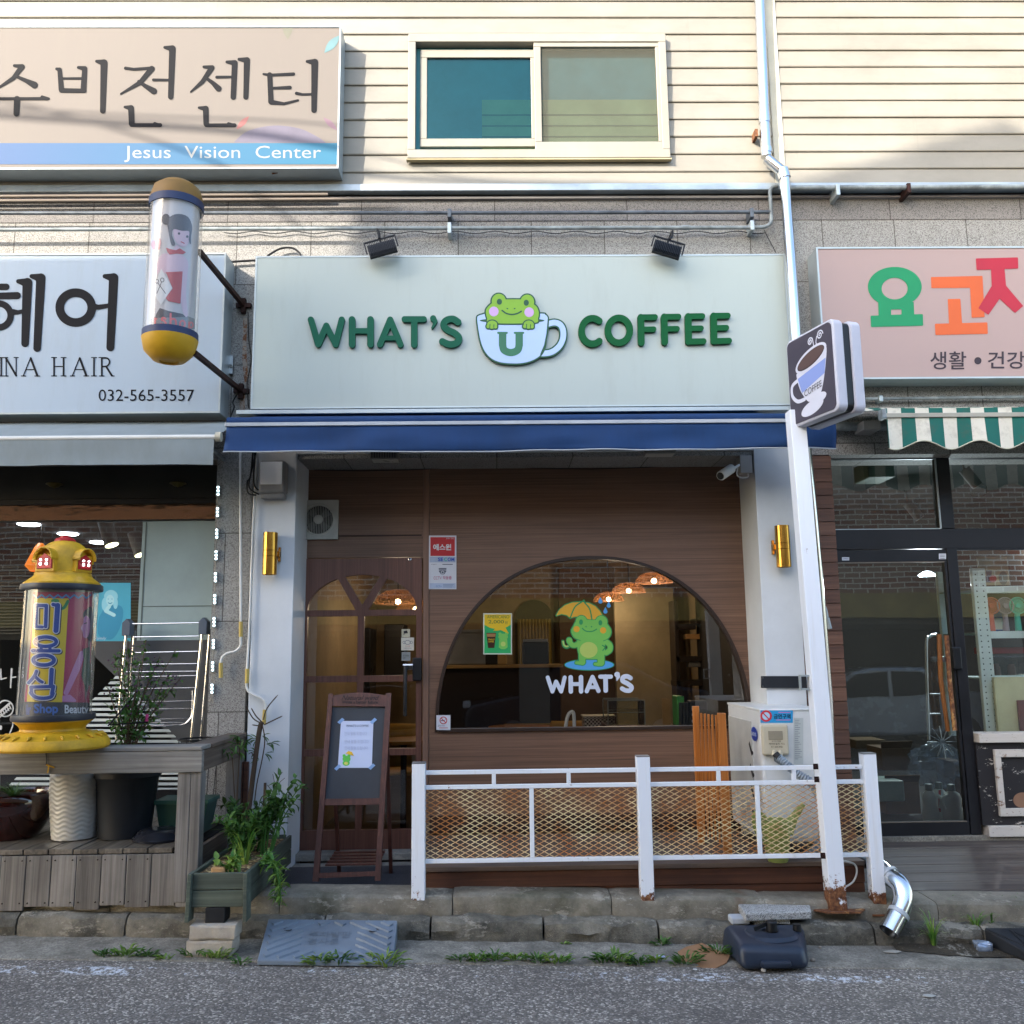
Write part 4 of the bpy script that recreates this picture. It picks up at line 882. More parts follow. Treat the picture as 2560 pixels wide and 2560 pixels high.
# grey awning (salon)
gcl = fabric('grey_awning_cloth','#7b8588','#55584f',0.35); yg = -1.0
A2 = thing('grey_awning','faded grey awning with a white front bar above the hair salon window','awning',(-3,-0.5,3.1))
bz = P(300,1094,yg).z; bxr = P(548,1090,yg).x; tz = P(300,1045,YG-0.22).z
n = 60; vs = []; fs = []
for i in range(n+1):
    x = -5.5+(bxr-0.02+5.5)*i/n
    for j in range(5):
        s = j/4; vs.append((x-(0.0 if i < n else 0.0),YG-0.10+(yg-YG+0.10)*s,tz+(bz+0.01-tz)*s+0.012*noise.noise(Vector((x*2,s*3,1)))))
for i in range(n):
    for j in range(4): fs.append((i*5+j,(i+1)*5+j,(i+1)*5+j+1,i*5+j+1))
mb = MB(); mb.add(vs,fs,True); mb.build('canopy',gcl,A2)
mb = MB(); mb.tube([(-5.5,yg,bz),(bxr-0.02,yg,bz)],0.016,10); mb.build('front_bar',M['white_plastic'],A2)
mb = MB(); mb.tube([(bxr-0.02,yg,bz),(bxr+0.015,yg,bz)],0.032,16); mb.build('end_cap',paint('#b9b3a0',0.5),A2)
vs = []; fs = []; vb = P(300,1158,yg).z
for i in range(n+1):
    x = -5.5+(bxr-0.03+5.5)*i/n
    for j in range(6):
        s = j/5; vs.append((x,yg-0.008+0.018*noise.noise(Vector((x*2.2,s,8)))*s,bz-0.012+(vb+0.01*noise.noise(Vector((x*3,1,2)))-bz)*s))
for i in range(n):
    for j in range(5): fs.append((i*6+j,(i+1)*6+j,(i+1)*6+j+1,i*6+j+1))
mb = MB(); mb.add(vs,fs,True); mb.build('valance',gcl,A2)
mb = MB(); mb.tube([(bxr-0.15,YG,bz-0.02),(bxr-0.12,yg+0.05,bz-0.01)],0.014,8); mb.build('folding_arm',M['conduit'],A2)
# striped awning (store)
t = NT('striped_cloth'); xx_ = t.sep(t.map())[0]; ph = t.math('FRACT',t.math('DIVIDE',t.math('ADD',xx_,0.0),0.185)); f_ = t.ramp(ph,[(0.0,0.0),(0.49,0.0),(0.50,1.0),(1.0,1.0)],'LINEAR')
nn = t.noise(t.map(),6,8,0.75); col = t.mix(f_,'#c8c4b6','#0f5a51'); col = t.mix(t.ramp(nn,[(0.5,0.0),(0.75,0.6)]),col,'#4b4638'); stripe = t.bsdf(col,0.85)
yv = -1.0; A3 = thing('striped_awning','dirty green and white striped awning with a wavy hem at the right','awning',(3.5,-0.5,3.1))
xl = P(2216,1038,yv).x; bz3 = P(2400,1038,yv).z; z_e = P(2400,1100,yv).z; x_r = 6.0; wz = P(2400,1018,YG-0.05).z
n = 200; vs = []; fs = []
for i in range(n+1):
    x = xl+(x_r-xl)*i/n; hz_ = z_e-0.022+0.028*math.cos((x-xl)*2*math.pi/0.37+2.4)
    for j in range(7):
        s = j/6; vs.append((x,yv+0.012*math.sin(x*17)*s,bz3-0.01+(hz_-bz3)*s))
for i in range(n):
    for j in range(6): fs.append((i*7+j,(i+1)*7+j,(i+1)*7+j+1,i*7+j+1))
mb = MB(); mb.add(vs,fs,True); mb.build('valance',stripe,A3)
mb = MB(); mb.tube([Vector(vs[i*7+6]) for i in range(n+1)],0.004,5); mb.build('hem',paint('#b9b7a2',0.7),A3)
mb = MB(); mb.box(xl-0.02,x_r,yv-0.012,yv+0.03,bz3-0.015,bz3+0.015); mb.build('front_bar',paint('#9a988c',0.5),A3,bev=0.003)
mb = MB(); mb.box(xl-0.035,xl-0.005,yv-0.02,yv+0.05,bz3-0.02,bz3+0.045); mb.build('end_cap',M['conduit'],A3,bev=0.004)
vs = []; fs = []; xbk = P(2030,1020,YG-0.05).x
for i in range(41):
    a = i/40
    for j in range(5):
        s = j/4; xx = (xbk+(x_r-xbk)*a)*(1-s)+(xl-0.0+(x_r-xl)*a)*s; vs.append((xx,YG-0.05+(yv-YG+0.05)*s,wz+(bz3+0.045-wz)*s-0.02*math.sin(math.pi*s)))
for i in range(40):
    for j in range(4): fs.append((i*5+j,(i+1)*5+j,(i+1)*5+j+1,i*5+j+1))
mb = MB(); mb.add(vs,fs,True); mb.build('canopy',stripe,A3)
mb = MB(); mb.box(xl-0.01,x_r,yv-0.005,yv+0.03,bz3+0.012,bz3+0.05); mb.build('canopy_edge',stripe,A3)
mb = MB(); mb.tube([(xbk-0.1,YG-0.06,wz-0.14),(x_r,YG-0.06,wz-0.14)],0.035,12); mb.build('roller_tube',M['conduit'],A3)
mb = MB(); x0,x1,z0,z1 = RC(2152,1055,2195,1078,YG-0.15); mb.box(x0,x1,YG-0.2,YG-0.02,z0,z1); mb.build('roller_bracket',M['grey_plastic'],A3,bev=0.006)
# ------------------------------------------------------------------ pipes on the facade
def pipe(name,pts,r,m,label,cat,joints=(),group=None):
    o = thing(name,label,cat,pts[0],group); mb = MB(); mb.tube(pts,r,12); mb.build('pipe',m,o)
    for a,b in joints: mb = MB(); mb.tube([a,b],r*1.25,12); mb.build('coupling',m,o)
    return o
y1,y2 = YG-0.10,YG-0.10
def clamp(o,u,va,vb,y,m):
    x,_,z0,z1 = RC(u-5,va,u+5,vb,y); mb = MB(); mb.box(x,x+0.028,y-0.018,YG+0.001,z0,z1); mb.build('clamp',m,o,bev=0.003)
pa = pipe('conduit_pipe',[P(-200,533,y1),P(1280,532,y1),P(1926,530,y1)],0.0135,M['conduit_dark'],'dark grey conduit pipe, upper of the two crossing above the cafe sign','pipe',group='conduits above the cafe sign'); clamp(pa,1124,524,545,y1,M['conduit_dark']); clamp(pa,1879,522,545,y1,M['conduit_dark'])
el = smooth([tuple(P(*q,y2)) for q in ((1850,569),(1905,568),(1924,560),(1928,545),(1926,500),(1925,478),(1932,468),(1945,466))],5)
pb = pipe('conduit_pipe',[P(-200,575,y2),P(600,572,y2),P(1280,570,y2)]+[Vector(q) for q in el],0.014,M['conduit'],'pale grey conduit pipe above the cafe sign, turning up beside the downpipe','pipe',group='conduits above the cafe sign'); clamp(pb,1124,558,585,y2,M['alu']); clamp(pb,1880,553,577,y2,M['alu'])
mb = MB(); mb.tube([P(1706,569,y2),P(1722,569,y2)],0.018,12); mb.build('coupling',M['conduit'],pb)
for i,(v,lb) in enumerate(((486,'thin weathered ledge pipe tucked right under the siding at the left'),(497,'thin rusty pipe running just below the ledge pipe at the left'))):
    pipe('wall_pipe',[P(-200,v+6,YG-0.07),P(820+i*160,v,YG-0.07)],0.011,paint('#7d736a',0.6),lb,'pipe')
pc = pipe('water_pipe',[P(1968,470,YG-0.12),P(2760,466,YG-0.12)],0.019,M['conduit'],'fat pale grey pipe under the siding at the right with two clamps','pipe'); clamp(pc,2094,463,490,YG-0.13,M['alu']); clamp(pc,2271,460,484,YG-0.13,M['rust_dark'])
pd = pipe('conduit_pipe',[P(2020,999,YG-0.05),P(2760,990,YG-0.05)],0.012,M['conduit'],'grey conduit pipe below the pink shop sign','pipe'); clamp(pd,2201,990,1005,YG-0.06,M['alu'])
mb = MB(); mb.tube([P(560+i*8,581+3*math.sin(i*0.5),YG-0.02) for i in range(170)],0.004,6); tag(mb.build('data_cable',M['black']),'thin black cable sagging along the granite above the cafe sign','cable')
mb = MB(); mb.tube(smooth([tuple(P(*q,YG-0.03)) for q in ((575,655),(620,652),(665,650))],4),0.009,8); mb.tube(smooth([tuple(P(*q,YG-0.04)) for q in ((668,640),(700,622),(730,620),(748,632),(752,642))],6),0.008,8); tag(mb.build('supply_cable',M['black']),'black cord looping over the left corner of the cafe sign','cable')
mb = MB(); mb.tube([P(1910,575,YG-0.05),P(1940,632,YG-0.06)],0.003,6); tag(mb.build('data_cable',M['black']),'thin dark wire dropping from the conduit elbow to the cafe sign corner','cable')
# downpipe
ydp = YS-0.09
dp = thing('downpipe','shiny stainless steel downpipe with a double elbow running down the siding and granite','pipe',P(1960,700,ydp))
a0 = [P(1899,-80,ydp),P(1899,0,ydp),P(1911,300,ydp),P(1916,392,ydp)]
b0 = [P(1918,398,ydp),P(1955,428,ydp-0.03)]
ydq = YC-0.10
c0 = [P(1960,432,ydp-0.03),P(1967,520,YG-0.16),P(1976,640,YG-0.33),P(1992,900,YG-0.36),P(2016,1140,YG-0.3),P(2040,1400,YG-0.22),P(2068,1750,YG-0.2),P(2074,1960,YG-0.2)]
for q in (a0,b0,c0): mb = MB(); mb.tube(q,0.040 if q is not c0 else 0.038,20); mb.build('pipe',M['steel'],dp)
for q,w_ in ((a0[2],0.03),(P(1916,378,ydp),0.02)): mb = MB(); mb.tube([q+Vector((0,0,w_)),q-Vector((0,0,w_))],0.044,20); mb.build('collar',M['steel'],dp)
mb = MB(); mb.tube([P(1956,424,ydp-0.03),P(1962,446,ydp-0.03)],0.045,20); mb.build('collar',M['steel'],dp)
mb = MB(); mb.box(P(1888,330,ydp).x,P(1895,330,ydp).x,ydp,YS,P(1890,340,ydp).z,P(1890,322,ydp).z); mb.build('wall_strap',M['rust'],dp)
# ------------------------------------------------------------------ floodlights on the cafe sign
FLD = thing('floodlight','black finned floodlight on a bracket over the left half of the cafe sign','floodlight',P(955,620,YC-0.12),'floodlights over the cafe sign')
c = Vector(FLD.location); mb = MB(); T = Matrix.Rotation(R(-16),4,'Y') @ Matrix.Rotation(R(70),4,'X')
def tb(mb,x0,x1,y0,y1,z0,z1):
    m2 = MB(); m2.box(x0,x1,y0,y1,z0,z1); mb.add([c+(T @ Vector(v)) for v in m2.v],m2.f)
def build_flood():
    mb = MB(); tb(mb,-0.10,0.10,-0.06,0.06,-0.022,0.0); mb.build('housing',M['black'],FLD,bev=0.003)
    mb = MB()
    for i in range(16): tb(mb,-0.09+i*0.012,-0.086+i*0.012,-0.055,0.055,0.0,0.03)
    mb.build('cooling_fins',M['black'],FLD)
    mb = MB(); tb(mb,-0.09,0.09,-0.035,0.035,-0.026,-0.023); mb.build('lens',paint('#9aa0a0',0.2),FLD)
    mb = MB(); tb(mb,-0.118,-0.108,-0.01,0.09,-0.012,0.0); tb(mb,0.108,0.118,-0.01,0.09,-0.012,0.0); tb(mb,-0.118,0.118,0.09,0.098,-0.012,0.0); mb.build('yoke',M['black'],FLD)
    mb = MB(); q = c+(T @ Vector((0,0.094,0))); mb.tube([q,q+Vector((-0.005,0.03,0.05)),q+Vector((-0.03,0.12,0.13)),Vector((q.x-0.03,YG+0.0,q.z+0.12))],0.010,8); mb.build('arm',M['black'],FLD)
build_flood()
f2_ = dup(FLD,P(1668,622,YC-0.12),None,'black finned floodlight on a bracket over the right half of the cafe sign'); f2_.rotation_euler.y = R(34)
# ------------------------------------------------------------------ hanging salon light (cylinder on iron arms)
yl = -1.22; lt_ = P(438,482,yl); lb_ = P(428,898,yl); cx_ = (lt_.x+lb_.x)/2; zz = lambda v: P(432,v,yl).z
L_ = thing('hanging_salon_sign','clear cylinder lamp sign with yellow caps and a lady print, hung on iron arms','sign',(cx_,yl,zz(905)))
rr_ = 0.166
mb = MB(); mb.lathe((cx_,yl,0),[(0.001,zz(905)+0.012),(0.055,zz(905)+0.012),(0.06,zz(905)+0.0),(0.10,zz(905)+0.01),(rr_*0.93,zz(880)),(rr_*1.02,zz(855)),(rr_*1.04,zz(850)),(rr_,zz(848))]); mb.build('lower_cap',M['yellow'],L_)
mb = MB(); mb.lathe((cx_,yl,0),[(rr_,zz(508)),(rr_*1.0,zz(500)),(rr_*0.88,zz(476)),(rr_*0.6,zz(462)),(0.001,zz(457))]); mb.build('upper_cap',paint('#7a5a1e',0.5),L_)
for v in (842,517): mb = MB(); mb.lathe((cx_,yl,0),[(rr_-0.004,zz(v+9)),(rr_*1.03,zz(v+9)),(rr_*1.03,zz(v-9)),(rr_-0.004,zz(v-9))]); mb.build('band',M['navy'],L_)
t = NT('hazy_acrylic'); d_ = t.n('ShaderNodeBsdfDiffuse'); d_.inputs[0].default_value = lin('#b9b4aa'); tr = t.n('ShaderNodeBsdfTransparent'); gl = t.n('ShaderNodeBsdfGlossy'); gl.inputs[1].default_value = 0.15; m1 = t.n('ShaderNodeMixShader'); m2 = t.n('ShaderNodeMixShader'); m1.inputs[0].default_value = 0.10
lw = t.n('ShaderNodeLayerWeight'); lw.inputs[0].default_value = 0.14; t.l(tr.outputs[0],m1.inputs[1]); t.l(d_.outputs[0],m1.inputs[2]); t.l(lw.outputs[1],m2.inputs[0]); t.l(m1.outputs[0],m2.inputs[1]); t.l(gl.outputs[0],m2.inputs[2]); t.l(m2.outputs[0],t.out.inputs[0]); M['acrylic'] = t.m
mb = MB(); mb.lathe((cx_,yl,0),[(rr_,zz(838)),(rr_,zz(522))],48); mb.build('clear_tube',M['acrylic'],L_)
ri = rr_*0.88
mb = MB(); mb.lathe((cx_,yl,0),[(ri,zz(838)),(ri,zz(522))],48); mb.build('printed_sleeve',paint('#aba9ad',0.5,dirt=0.05),L_)
def cylmap(cx,cy,r):
    def f(u,v):
        d = ray(u,v); o = CAM; ax,ay = d.x,d.y; bx,by = o.x-cx,o.y-cy; a = ax*ax+ay*ay; b = 2*(ax*bx+ay*by); c_ = bx*bx+by*by-r*r; D_ = b*b-4*a*c_
        t_ = (-b-math.sqrt(D_))/(2*a) if D_ > 0 else -b/(2*a); return o+d*t_
    def nr(u,v):
        p = f(u,v); return Vector((p.x-cx,p.y-cy,0)).normalized()
    return f,nr
cm,cn = cylmap(cx_,yl,ri); ZL = (340,440,4.027)
def lp(n,sh,m,lv,res=None): return ink(n,sh,ZL,m,L_,0,0.001+lv*0.0012,0.0008,mapf=cm,nrm=cn,res=res or 4,strips=22)
skin = paint('#b9a0ae',0.6,dirt=0.03); redp = paint('#9c2430',0.5,dirt=0.04); hairp = paint('#2e3140',0.5,dirt=0.04); ltr = paint('#c5565c',0.5)
lp('print_band',[('p',[(150,1440),(240,1390),(520,1410),(590,1440),(590,1540),(150,1540)])],paint('#6a7078',0.5),0)
lp('print_skirt',[('p',[(200,1400),(240,1330),(330,1360),(470,1390),(500,1420),(200,1430)])],hairp,0.5)
lp('print_body',[('p',smooth([(262,790),(360,770),(400,700),(440,720),(440,770),(520,860),(515,1000),(500,1200),(520,1400),(480,1400),(450,1250),(450,980),(300,985),(250,960),(205,1000),(215,880)],3,True))],skin,1)
lp('print_bodice',[('p',[(302,970),(467,962),(445,1288),(325,1262),(298,1230),(368,1135)])],redp,2)
lp('print_sheet',[('p',[(258,935),(365,1130),(255,1300),(170,1170)])],paint('#bdc0c4',0.5,dirt=0.03),2.4)
lp('print_scissors',[('r',215,1062,17,20,3.5),('r',268,1050,17,20,3.5),('s',[(225,1080),(300,1185)],3.5),('s',[(262,1070),(215,1185)],3.5)],hairp,3,3)
lp('print_scarf',[('p',[(305,725),(350,740),(400,750),(440,730),(500,770),(470,790),(410,785),(340,795),(318,770)])],redp,2.5)
lp('print_face',[('p',smooth([(375,540),(400,520),(520,540),(540,600),(520,680),(490,712),(440,705),(390,640)],4,True))],skin,2)
lp('print_hair',[('p',smooth([(320,480),(350,410),(430,385),(520,415),(560,510),(550,600),(545,690),(525,640),(530,560),(460,555),(380,540),(365,600),(395,690),(360,700),(335,600)],4,True)),('e',305,440,42,56)],hairp,3)
for x in (432,512): lp('print_eye',[('e',x,582 if x < 500 else 612,12,13)],hairp,2.6,2.5)
lp('print_lips',[('s',[(452,665),(482,680)],5)],redp,2.6,2.5)
lp('print_butterfly',[('e',180,690,22,40),('e',236,670,20,42),('e',232,720,16,24),('e',185,725,14,18)],paint('#b98088',0.5),1)
lp('print_letters',[('s',[(195,1435),(195,1500)],9),('s',[(197,1450),(212,1438)],7),('s',smooth([(300,1440),(275,1428),(262,1448),(290,1465),(300,1490),(270,1502),(256,1490)],4),9),('s',[(348,1390),(348,1508)],10),('s',smooth([(350,1450),(375,1440),(398,1455),(400,1512)],4),9),('r',465,1490,24,32,9),('s',[(530,1475),(530,1560)],9),('r',550,1500,18,26,8)],ltr,1.5,3)
for k,(ua,va,ub,vb) in enumerate(((498,628,608,762),(486,882,602,976))):
    wpt = P(ub,vb,YG-0.03); e_ = P(ua,va,yl+0.03); mb = MB(); mb.bar(e_,wpt,0.030,0.030); mb.build('iron_arm',M['rust_dark'],L_)
    mb = MB(); mb.box(wpt.x-0.055,wpt.x+0.055,YG-0.03,YG+0.001,wpt.z-0.015,wpt.z+0.015); mb.box(wpt.x-0.015,wpt.x+0.015,YG-0.04,YG+0.001,wpt.z-0.06,wpt.z+0.05); mb.build('wall_cross_plate',M['rust_dark'],L_)
mb = MB(); mb.tube(smooth([tuple(P(*q,YG-0.03)) for q in ((620,780),(622,850),(628,900),(618,960),(622,1020))],5),0.004,6); mb.tube(smooth([tuple(P(*q,YG-0.05)) for q in ((593,985),(582,1005),(585,1018),(575,1045))],5),0.005,6); tag(mb.build('hanging_wire',M['black']),'black wires dangling down the granite beside the iron arm brackets','cable')
ink('rust_stain',[('p',[(608,795),(618,795),(616,860),(620,940),(612,970),(606,900)]),('p',[(598,985),(612,985),(612,1030),(600,1030)])],(0,0,1),mat_rusty('rust_runs','#8e8479',0.5,20),B,YG,0.001,0.0004,res=1.5)
# ------------------------------------------------------------------ fixtures on the front
# wall lamps
yl2 = YP-0.075
WL = thing('wall_lamp','brushed brass up and down wall lamp on the left white pillar','wall lamp',P(675,1384,yl2),'brass cylinder wall lamps')
c = Vector(WL.location); hL = (P(675,1332,yl2).z-P(675,1437,yl2).z); rL = 0.050
def cyl(name,prof,m,par,cc=c,seg=32): mb = MB(); mb.lathe(cc,prof,seg); return mb.build(name,m,par)
cyl('lamp_body',[(rL-0.006,-hL/2+0.004),(rL-0.004,-hL/2),(rL,-hL/2+0.001),(rL,-0.022),(rL-0.002,-0.02),(rL,-0.018),(rL,0.018),(rL-0.002,0.02),(rL,0.022),(rL,hL/2-0.001),(rL-0.004,hL/2),(rL-0.006,hL/2-0.004)],M['brass'],WL)
cyl('lamp_glass',[(0.001,-hL/2+0.008),(rL-0.006,-hL/2+0.008)],paint('#c9c6b8',0.3),WL)
mb = MB(); mb.box(c.x+rL-0.004,c.x+rL+0.010,YP-0.03,YP,c.z-0.05,c.z+0.05); mb.box(c.x-0.02,c.x+rL+0.01,YP-0.05,YP-0.01,c.z-0.02,c.z+0.02); mb.build('wall_plate',M['brass'],WL,bev=0.002)
q = dup(WL,P(1957,1366,yl2),None,'brushed brass up and down wall lamp on the right white pillar'); q.rotation_euler.z = 0
for ch in q.children:
    if ch.name.startswith('wall_plate'):
        ch.scale.x = -1; ch.matrix_parent_inverse = Matrix.Translation((c.x,-c.y,-c.z)); 
# square floodlight box on the left pillar
x0,x1,z0,z1 = RC(646,1150,712,1232,YP-0.12)
o = thing('security_light','grey box lamp with a glossy white face on top of the left pillar','lamp',((x0+x1)/2,YP,z0))
MB().box(x0,x1,YP-0.12,YP-0.0,z0,z1).build('housing',M['grey_plastic'],o,bev=0.02)
mb = MB(); mb.box(x0+0.012,x1-0.018,YP-0.124,YP-0.119,z0+0.06,z1-0.012); mb.build('white_face',paint('#f2f6fa',0.15,dirt=0.02),o,bev=0.006)
mb = MB(); mb.box(x0+0.012,x1-0.006,YP-0.10,YP-0.01,z0-0.035,z0+0.003); mb.build('lower_box',M['grey_plastic'],o,bev=0.012)
mb = MB()
for pts in (((640,1130),(628,1180),(622,1215),(632,1228),(648,1236)),((633,1125),(626,1190),(618,1205),(620,1232),(640,1238)),((637,1128),(634,1200),(640,1220),(650,1226))):
    mb.tube(smooth([tuple(P(*q_,YP-0.05)) for q_ in pts],5),0.006,6)
tag(mb.build('cable_bundle',M['black']),'bundle of black cables curling beside the grey box lamp','cable')
# exhaust fan
yx = YF-0.03; x0,x1,z0,z1 = RC(750,1250,845,1348,yx); cx,cz = (x0+x1)/2-0.005,(z0+z1)/2
o = thing('exhaust_fan','square white exhaust fan with a round grille above the cafe door','fan',(cx,YF,z0))
cir = lambda r,n=48: [(cx+r*math.cos(2*math.pi*i/n),cz+r*math.sin(2*math.pi*i/n)) for i in range(n)]
holed([(x0,z0),(x1,z0),(x1,z1),(x0,z1)],[cir(0.108)],yx,YF-0.001,'fan_frame',paint('#b7b7af',0.45,dirt=0.15),o)
mb = MB(); mb.box(cx-0.11,cx+0.11,YF-0.003,YF-0.0015,cz-0.11,cz+0.11); mb.build('dark_duct',M['black'],o)
mb = MB(); mb.lathe((0,0,0),[(0.108,-0.004),(0.116,0.004),(0.124,-0.002)],48); mb.v = [(cx+a,yx-b_-0.002,cz+b) for a,b,b_ in mb.v]; mb.build('grille_ring',paint('#c0c0b8',0.45),o)
mb = MB()
for i in range(-8,9):
    xx = i*0.0125; hh_ = math.sqrt(max(0,0.108**2-xx*xx)); mb.box(cx+xx-0.0016,cx+xx+0.0016,yx-0.001,yx+0.004,cz-hh_,cz+hh_)
mb.build('grille',paint('#a9a9a2',0.5),o)
mb = MB(); mb.lathe((0,0,0),[(0.001,0.012),(0.03,0.01),(0.036,0)],28); mb.v = [(cx+a,yx-b_,cz+b) for a,b,b_ in mb.v]; mb.build('hub',paint('#b5b5ae',0.4),o)
mb = MB()
for k in range(4):
    a0_ = k*math.pi/2+0.3; pts = [(cx+r*math.cos(a0_+da),cz+r*math.sin(a0_+da)) for r,da in ((0.03,0),(0.10,0.1),(0.10,0.75),(0.03,0.9))]; mb.prism(pts,yx+0.010,yx+0.014)
mb.build('blades',paint('#5b5c5c',0.5),o)
# small lights under the lintel
for i,(b_,lab) in enumerate((((930,1132,1000,1156),'small flat floodlight under the lintel above the door side'),((1608,1127,1684,1142),'slim bar light under the lintel near the right pillar'))):
    x0,x1,z0,z1 = RC(*b_,YP+0.03); o = thing('canopy_light',lab,'light',((x0+x1)/2,YP+0.05,z1),'lights under the lintel')
    MB().box(x0,x1,YP-0.06,YP+0.06,zsof-0.055 if i == 0 else zsof-0.03,zsof-0.002).build('light_housing',paint('#7c7973',0.5),o,bev=0.004)
    MB().box(x0+0.01,x1-0.01,YP-0.05,YP+0.05,zsof-0.062 if i == 0 else zsof-0.036,zsof-(0.056 if i == 0 else 0.031)).build('light_lens',paint('#b9b7ae',0.3),o)
    if i == 0:
        mb = MB()
        for k in range(10): mb.box(x0+0.01+k*(x1-x0-0.02)/10,x0+0.014+k*(x1-x0-0.02)/10,YP-0.064,YP-0.0605,zsof-0.05,zsof-0.006)
        mb.build('cooling_fins',M['black'],o)
# cctv camera
o = thing('cctv_camera','white bullet security camera on a junction box at the top right corner','camera',P(1860,1170,YP+0.1))
a_ = P(1801,1190,YP-0.22); b_ = P(1828,1172,YP-0.10); d_ = (b_-a_).normalized()
mb = MB(); mb.tube([a_,a_+d_*0.01,b_,b_+d_*0.01],[0.030,0.034,0.034,0.026],20); mb.build('camera_body',M['white_plastic'],o)
mb = MB(); mb.tube([a_-d_*0.002,a_+d_*0.004],0.026,20); mb.build('lens',M['black'],o)
mb = MB(); mb.tube([b_,b_+Vector((0.03,0.03,0.01)),P(1849,1162,YP+0.02)],0.010,10); mb.build('ball_joint',M['white_plastic'],o)
x0,x1,z0,z1 = RC(1846,1142,1876,1186,YP+0.05); MB().box(x0,x1,YP+0.0,YP+0.12,z0,z1).build('junction_box',paint('#9f9c98',0.5),o,bev=0.004)
mb = MB(); mb.tube(smooth([tuple(P(*q_,YP+0.0)) for q_ in ((1844,1170),(1842,1185),(1850,1194),(1868,1194),(1870,1184))],5),0.004,6); mb.build('camera_lead',M['white_plastic'],o)
# ---- stickers, placards, posters
wp = paint('#c9cdd6',0.35,dirt=0.03); blk = paint('#22242a',0.5,dirt=0.03); redq = paint('#b3242b',0.4,dirt=0.03); pinkt = paint('#b04a72',0.5,dirt=0.02); blu = paint('#2549a8',0.4,dirt=0.03); grey = paint('#5c6170',0.5,dirt=0.02)
def board(name,lab,cat,box,y,m=wp,th=0.004,grp=None):
    o = panel(name,box,m,None,y,0.0,th); tag(o,lab,cat,grp); return o
PL = board('security_placard','white and red camera warning placard on the wood front beside the door','placard',(1072,1339,1141,1473),YF,th=0.005)
k = YF-0.005
panel('red_panel',(1076,1343,1137,1390),redq,PL,k,0.0005,0.0005); txt('lettering','에스원',(1083,1360,1128,1376),wp,PL,k,0.002,bold=0.035); txt('lettering','언제나 안심',(1115,1344,1134,1348),wp,PL,k,0.002)
panel('blue_panel',(1074,1392,1139,1406),paint('#a3b2cc',0.4),PL,k,0.0005,0.0005); txt('lettering','SE',(1095,1394,1108,1403),blu,PL,k,0.002,bold=0.03); txt('lettering','C',(1110,1394,1118,1403),paint('#2aa59a',0.4),PL,k,0.002,bold=0.03); txt('lettering','OM',(1119,1394,1136,1403),blu,PL,k,0.002,bold=0.03)
txt('lettering','CCTV',(1084,1441,1104,1449),pinkt,PL,k,0.002); txt('lettering','작동중',(1107,1440,1129,1449),pinkt,PL,k,0.002,bold=0.01)
ZP = (1040,1320,7.43)
ink('camera_icon',[('p',[(422,745),(566,745),(566,775),(422,775)]),('p',smooth([(430,788),(560,788),(545,830),(520,860),(470,860),(442,830)],3,True)),('-',[('r',494,825,26,26,5)])],ZP,grey,PL,k,0.001,0.0005)
panel('blue_panel',(1074,1458,1139,1471),paint('#a9b8d2',0.4),PL,k,0.0005,0.0005); txt('lettering','CCTV',(1090,1464,1104,1468),paint('#4f76ad',0.5),PL,k,0.002)
for i in range(3): panel('small_print',(1108,1461+i*3,1134-i*2,1462+i*3),paint('#70809b',0.5),PL,k,0.0012,0.0003)
txt('lettering','caps',(1078,1410,1091,1413),grey,PL,k,0.002); panel('small_print',(1106,1410,1132,1412),grey,PL,k,0.0012,0.0003)
# no smoking sticker at the window corner
NS = board('no_smoking_sticker','small white square no smoking sticker at the lower left window corner','sticker',(1091,1788,1126,1825),YF-0.022,th=0.001)
nsr = paint('#b5343a',0.5); k = YF-0.023
ink('ban_ring',[('r',1108.5,1801,8.5,8.5,1.1),('s',[(1103,1795),(1114,1807)],1.0)],(0,0,1),nsr,NS,k,0.0008,0.0004,res=0.3)
ink('cigarette',[('p',[(1102,1800),(1112,1800),(1112,1802.5),(1102,1802.5)]),('s',[(1113,1799),(1115,1795)],0.7)],(0,0,1),grey,NS,k,0.0005,0.0003,res=0.3)
txt('lettering','금연구역',(1094,1812,1111,1817),grey,NS,k,0.0012); panel('small_print',(1098,1819,1120,1820.5),nsr,NS,k,0.0006,0.0003)
# window decal: frog under a yellow umbrella + word
yd = YF+0.028; ZD = (1300,1440,5.682)
dgl = paint('#2b8a52',0.5,dirt=0.03); dlg = paint('#6fb552',0.5,dirt=0.03); dye = paint('#d3a02f',0.5,dirt=0.03); dbl = paint('#4f9ad8',0.5,dirt=0.03); bel = paint('#a9bf62',0.5,dirt=0.03)
can = [(515,562),(560,480),(640,415),(740,378),(880,370),(980,385),(1070,430),(1135,500),(1172,565),(1090,625),(960,612),(830,574),(770,578),(715,598),(665,555),(590,540)]
fh = [('p',smooth([(800,640),(870,600),(960,622),(1070,625),(1160,600),(1235,680),(1290,760),(1280,850),(1215,905),(1120,930),(960,930),(840,905),(765,870),(728,780),(760,710)],4,True)),('e',872,645,78,82),('e',1155,650,84,84)]
fb = [('p',smooth([(850,900),(1200,900),(1205,960),(1190,1150),(1100,1180),(880,1170),(828,1080),(815,960)],4,True)),('s',[(880,1130,45),(885,1220,45)]),('s',[(860,1235,25),(800,1232,20)]),('s',[(1150,1130,48),(1150,1230,48)]),('s',[(1120,1255,25),(1065,1250,20)]),
      ('s',smooth([(1215,930),(1275,980),(1275,1050),(1225,1090)],4),36),('s',smooth([(830,960),(780,985),(735,975),(700,930)],4),34),('e',700,915,38,40)]
puddle = [('e',985,1262,345,72)]
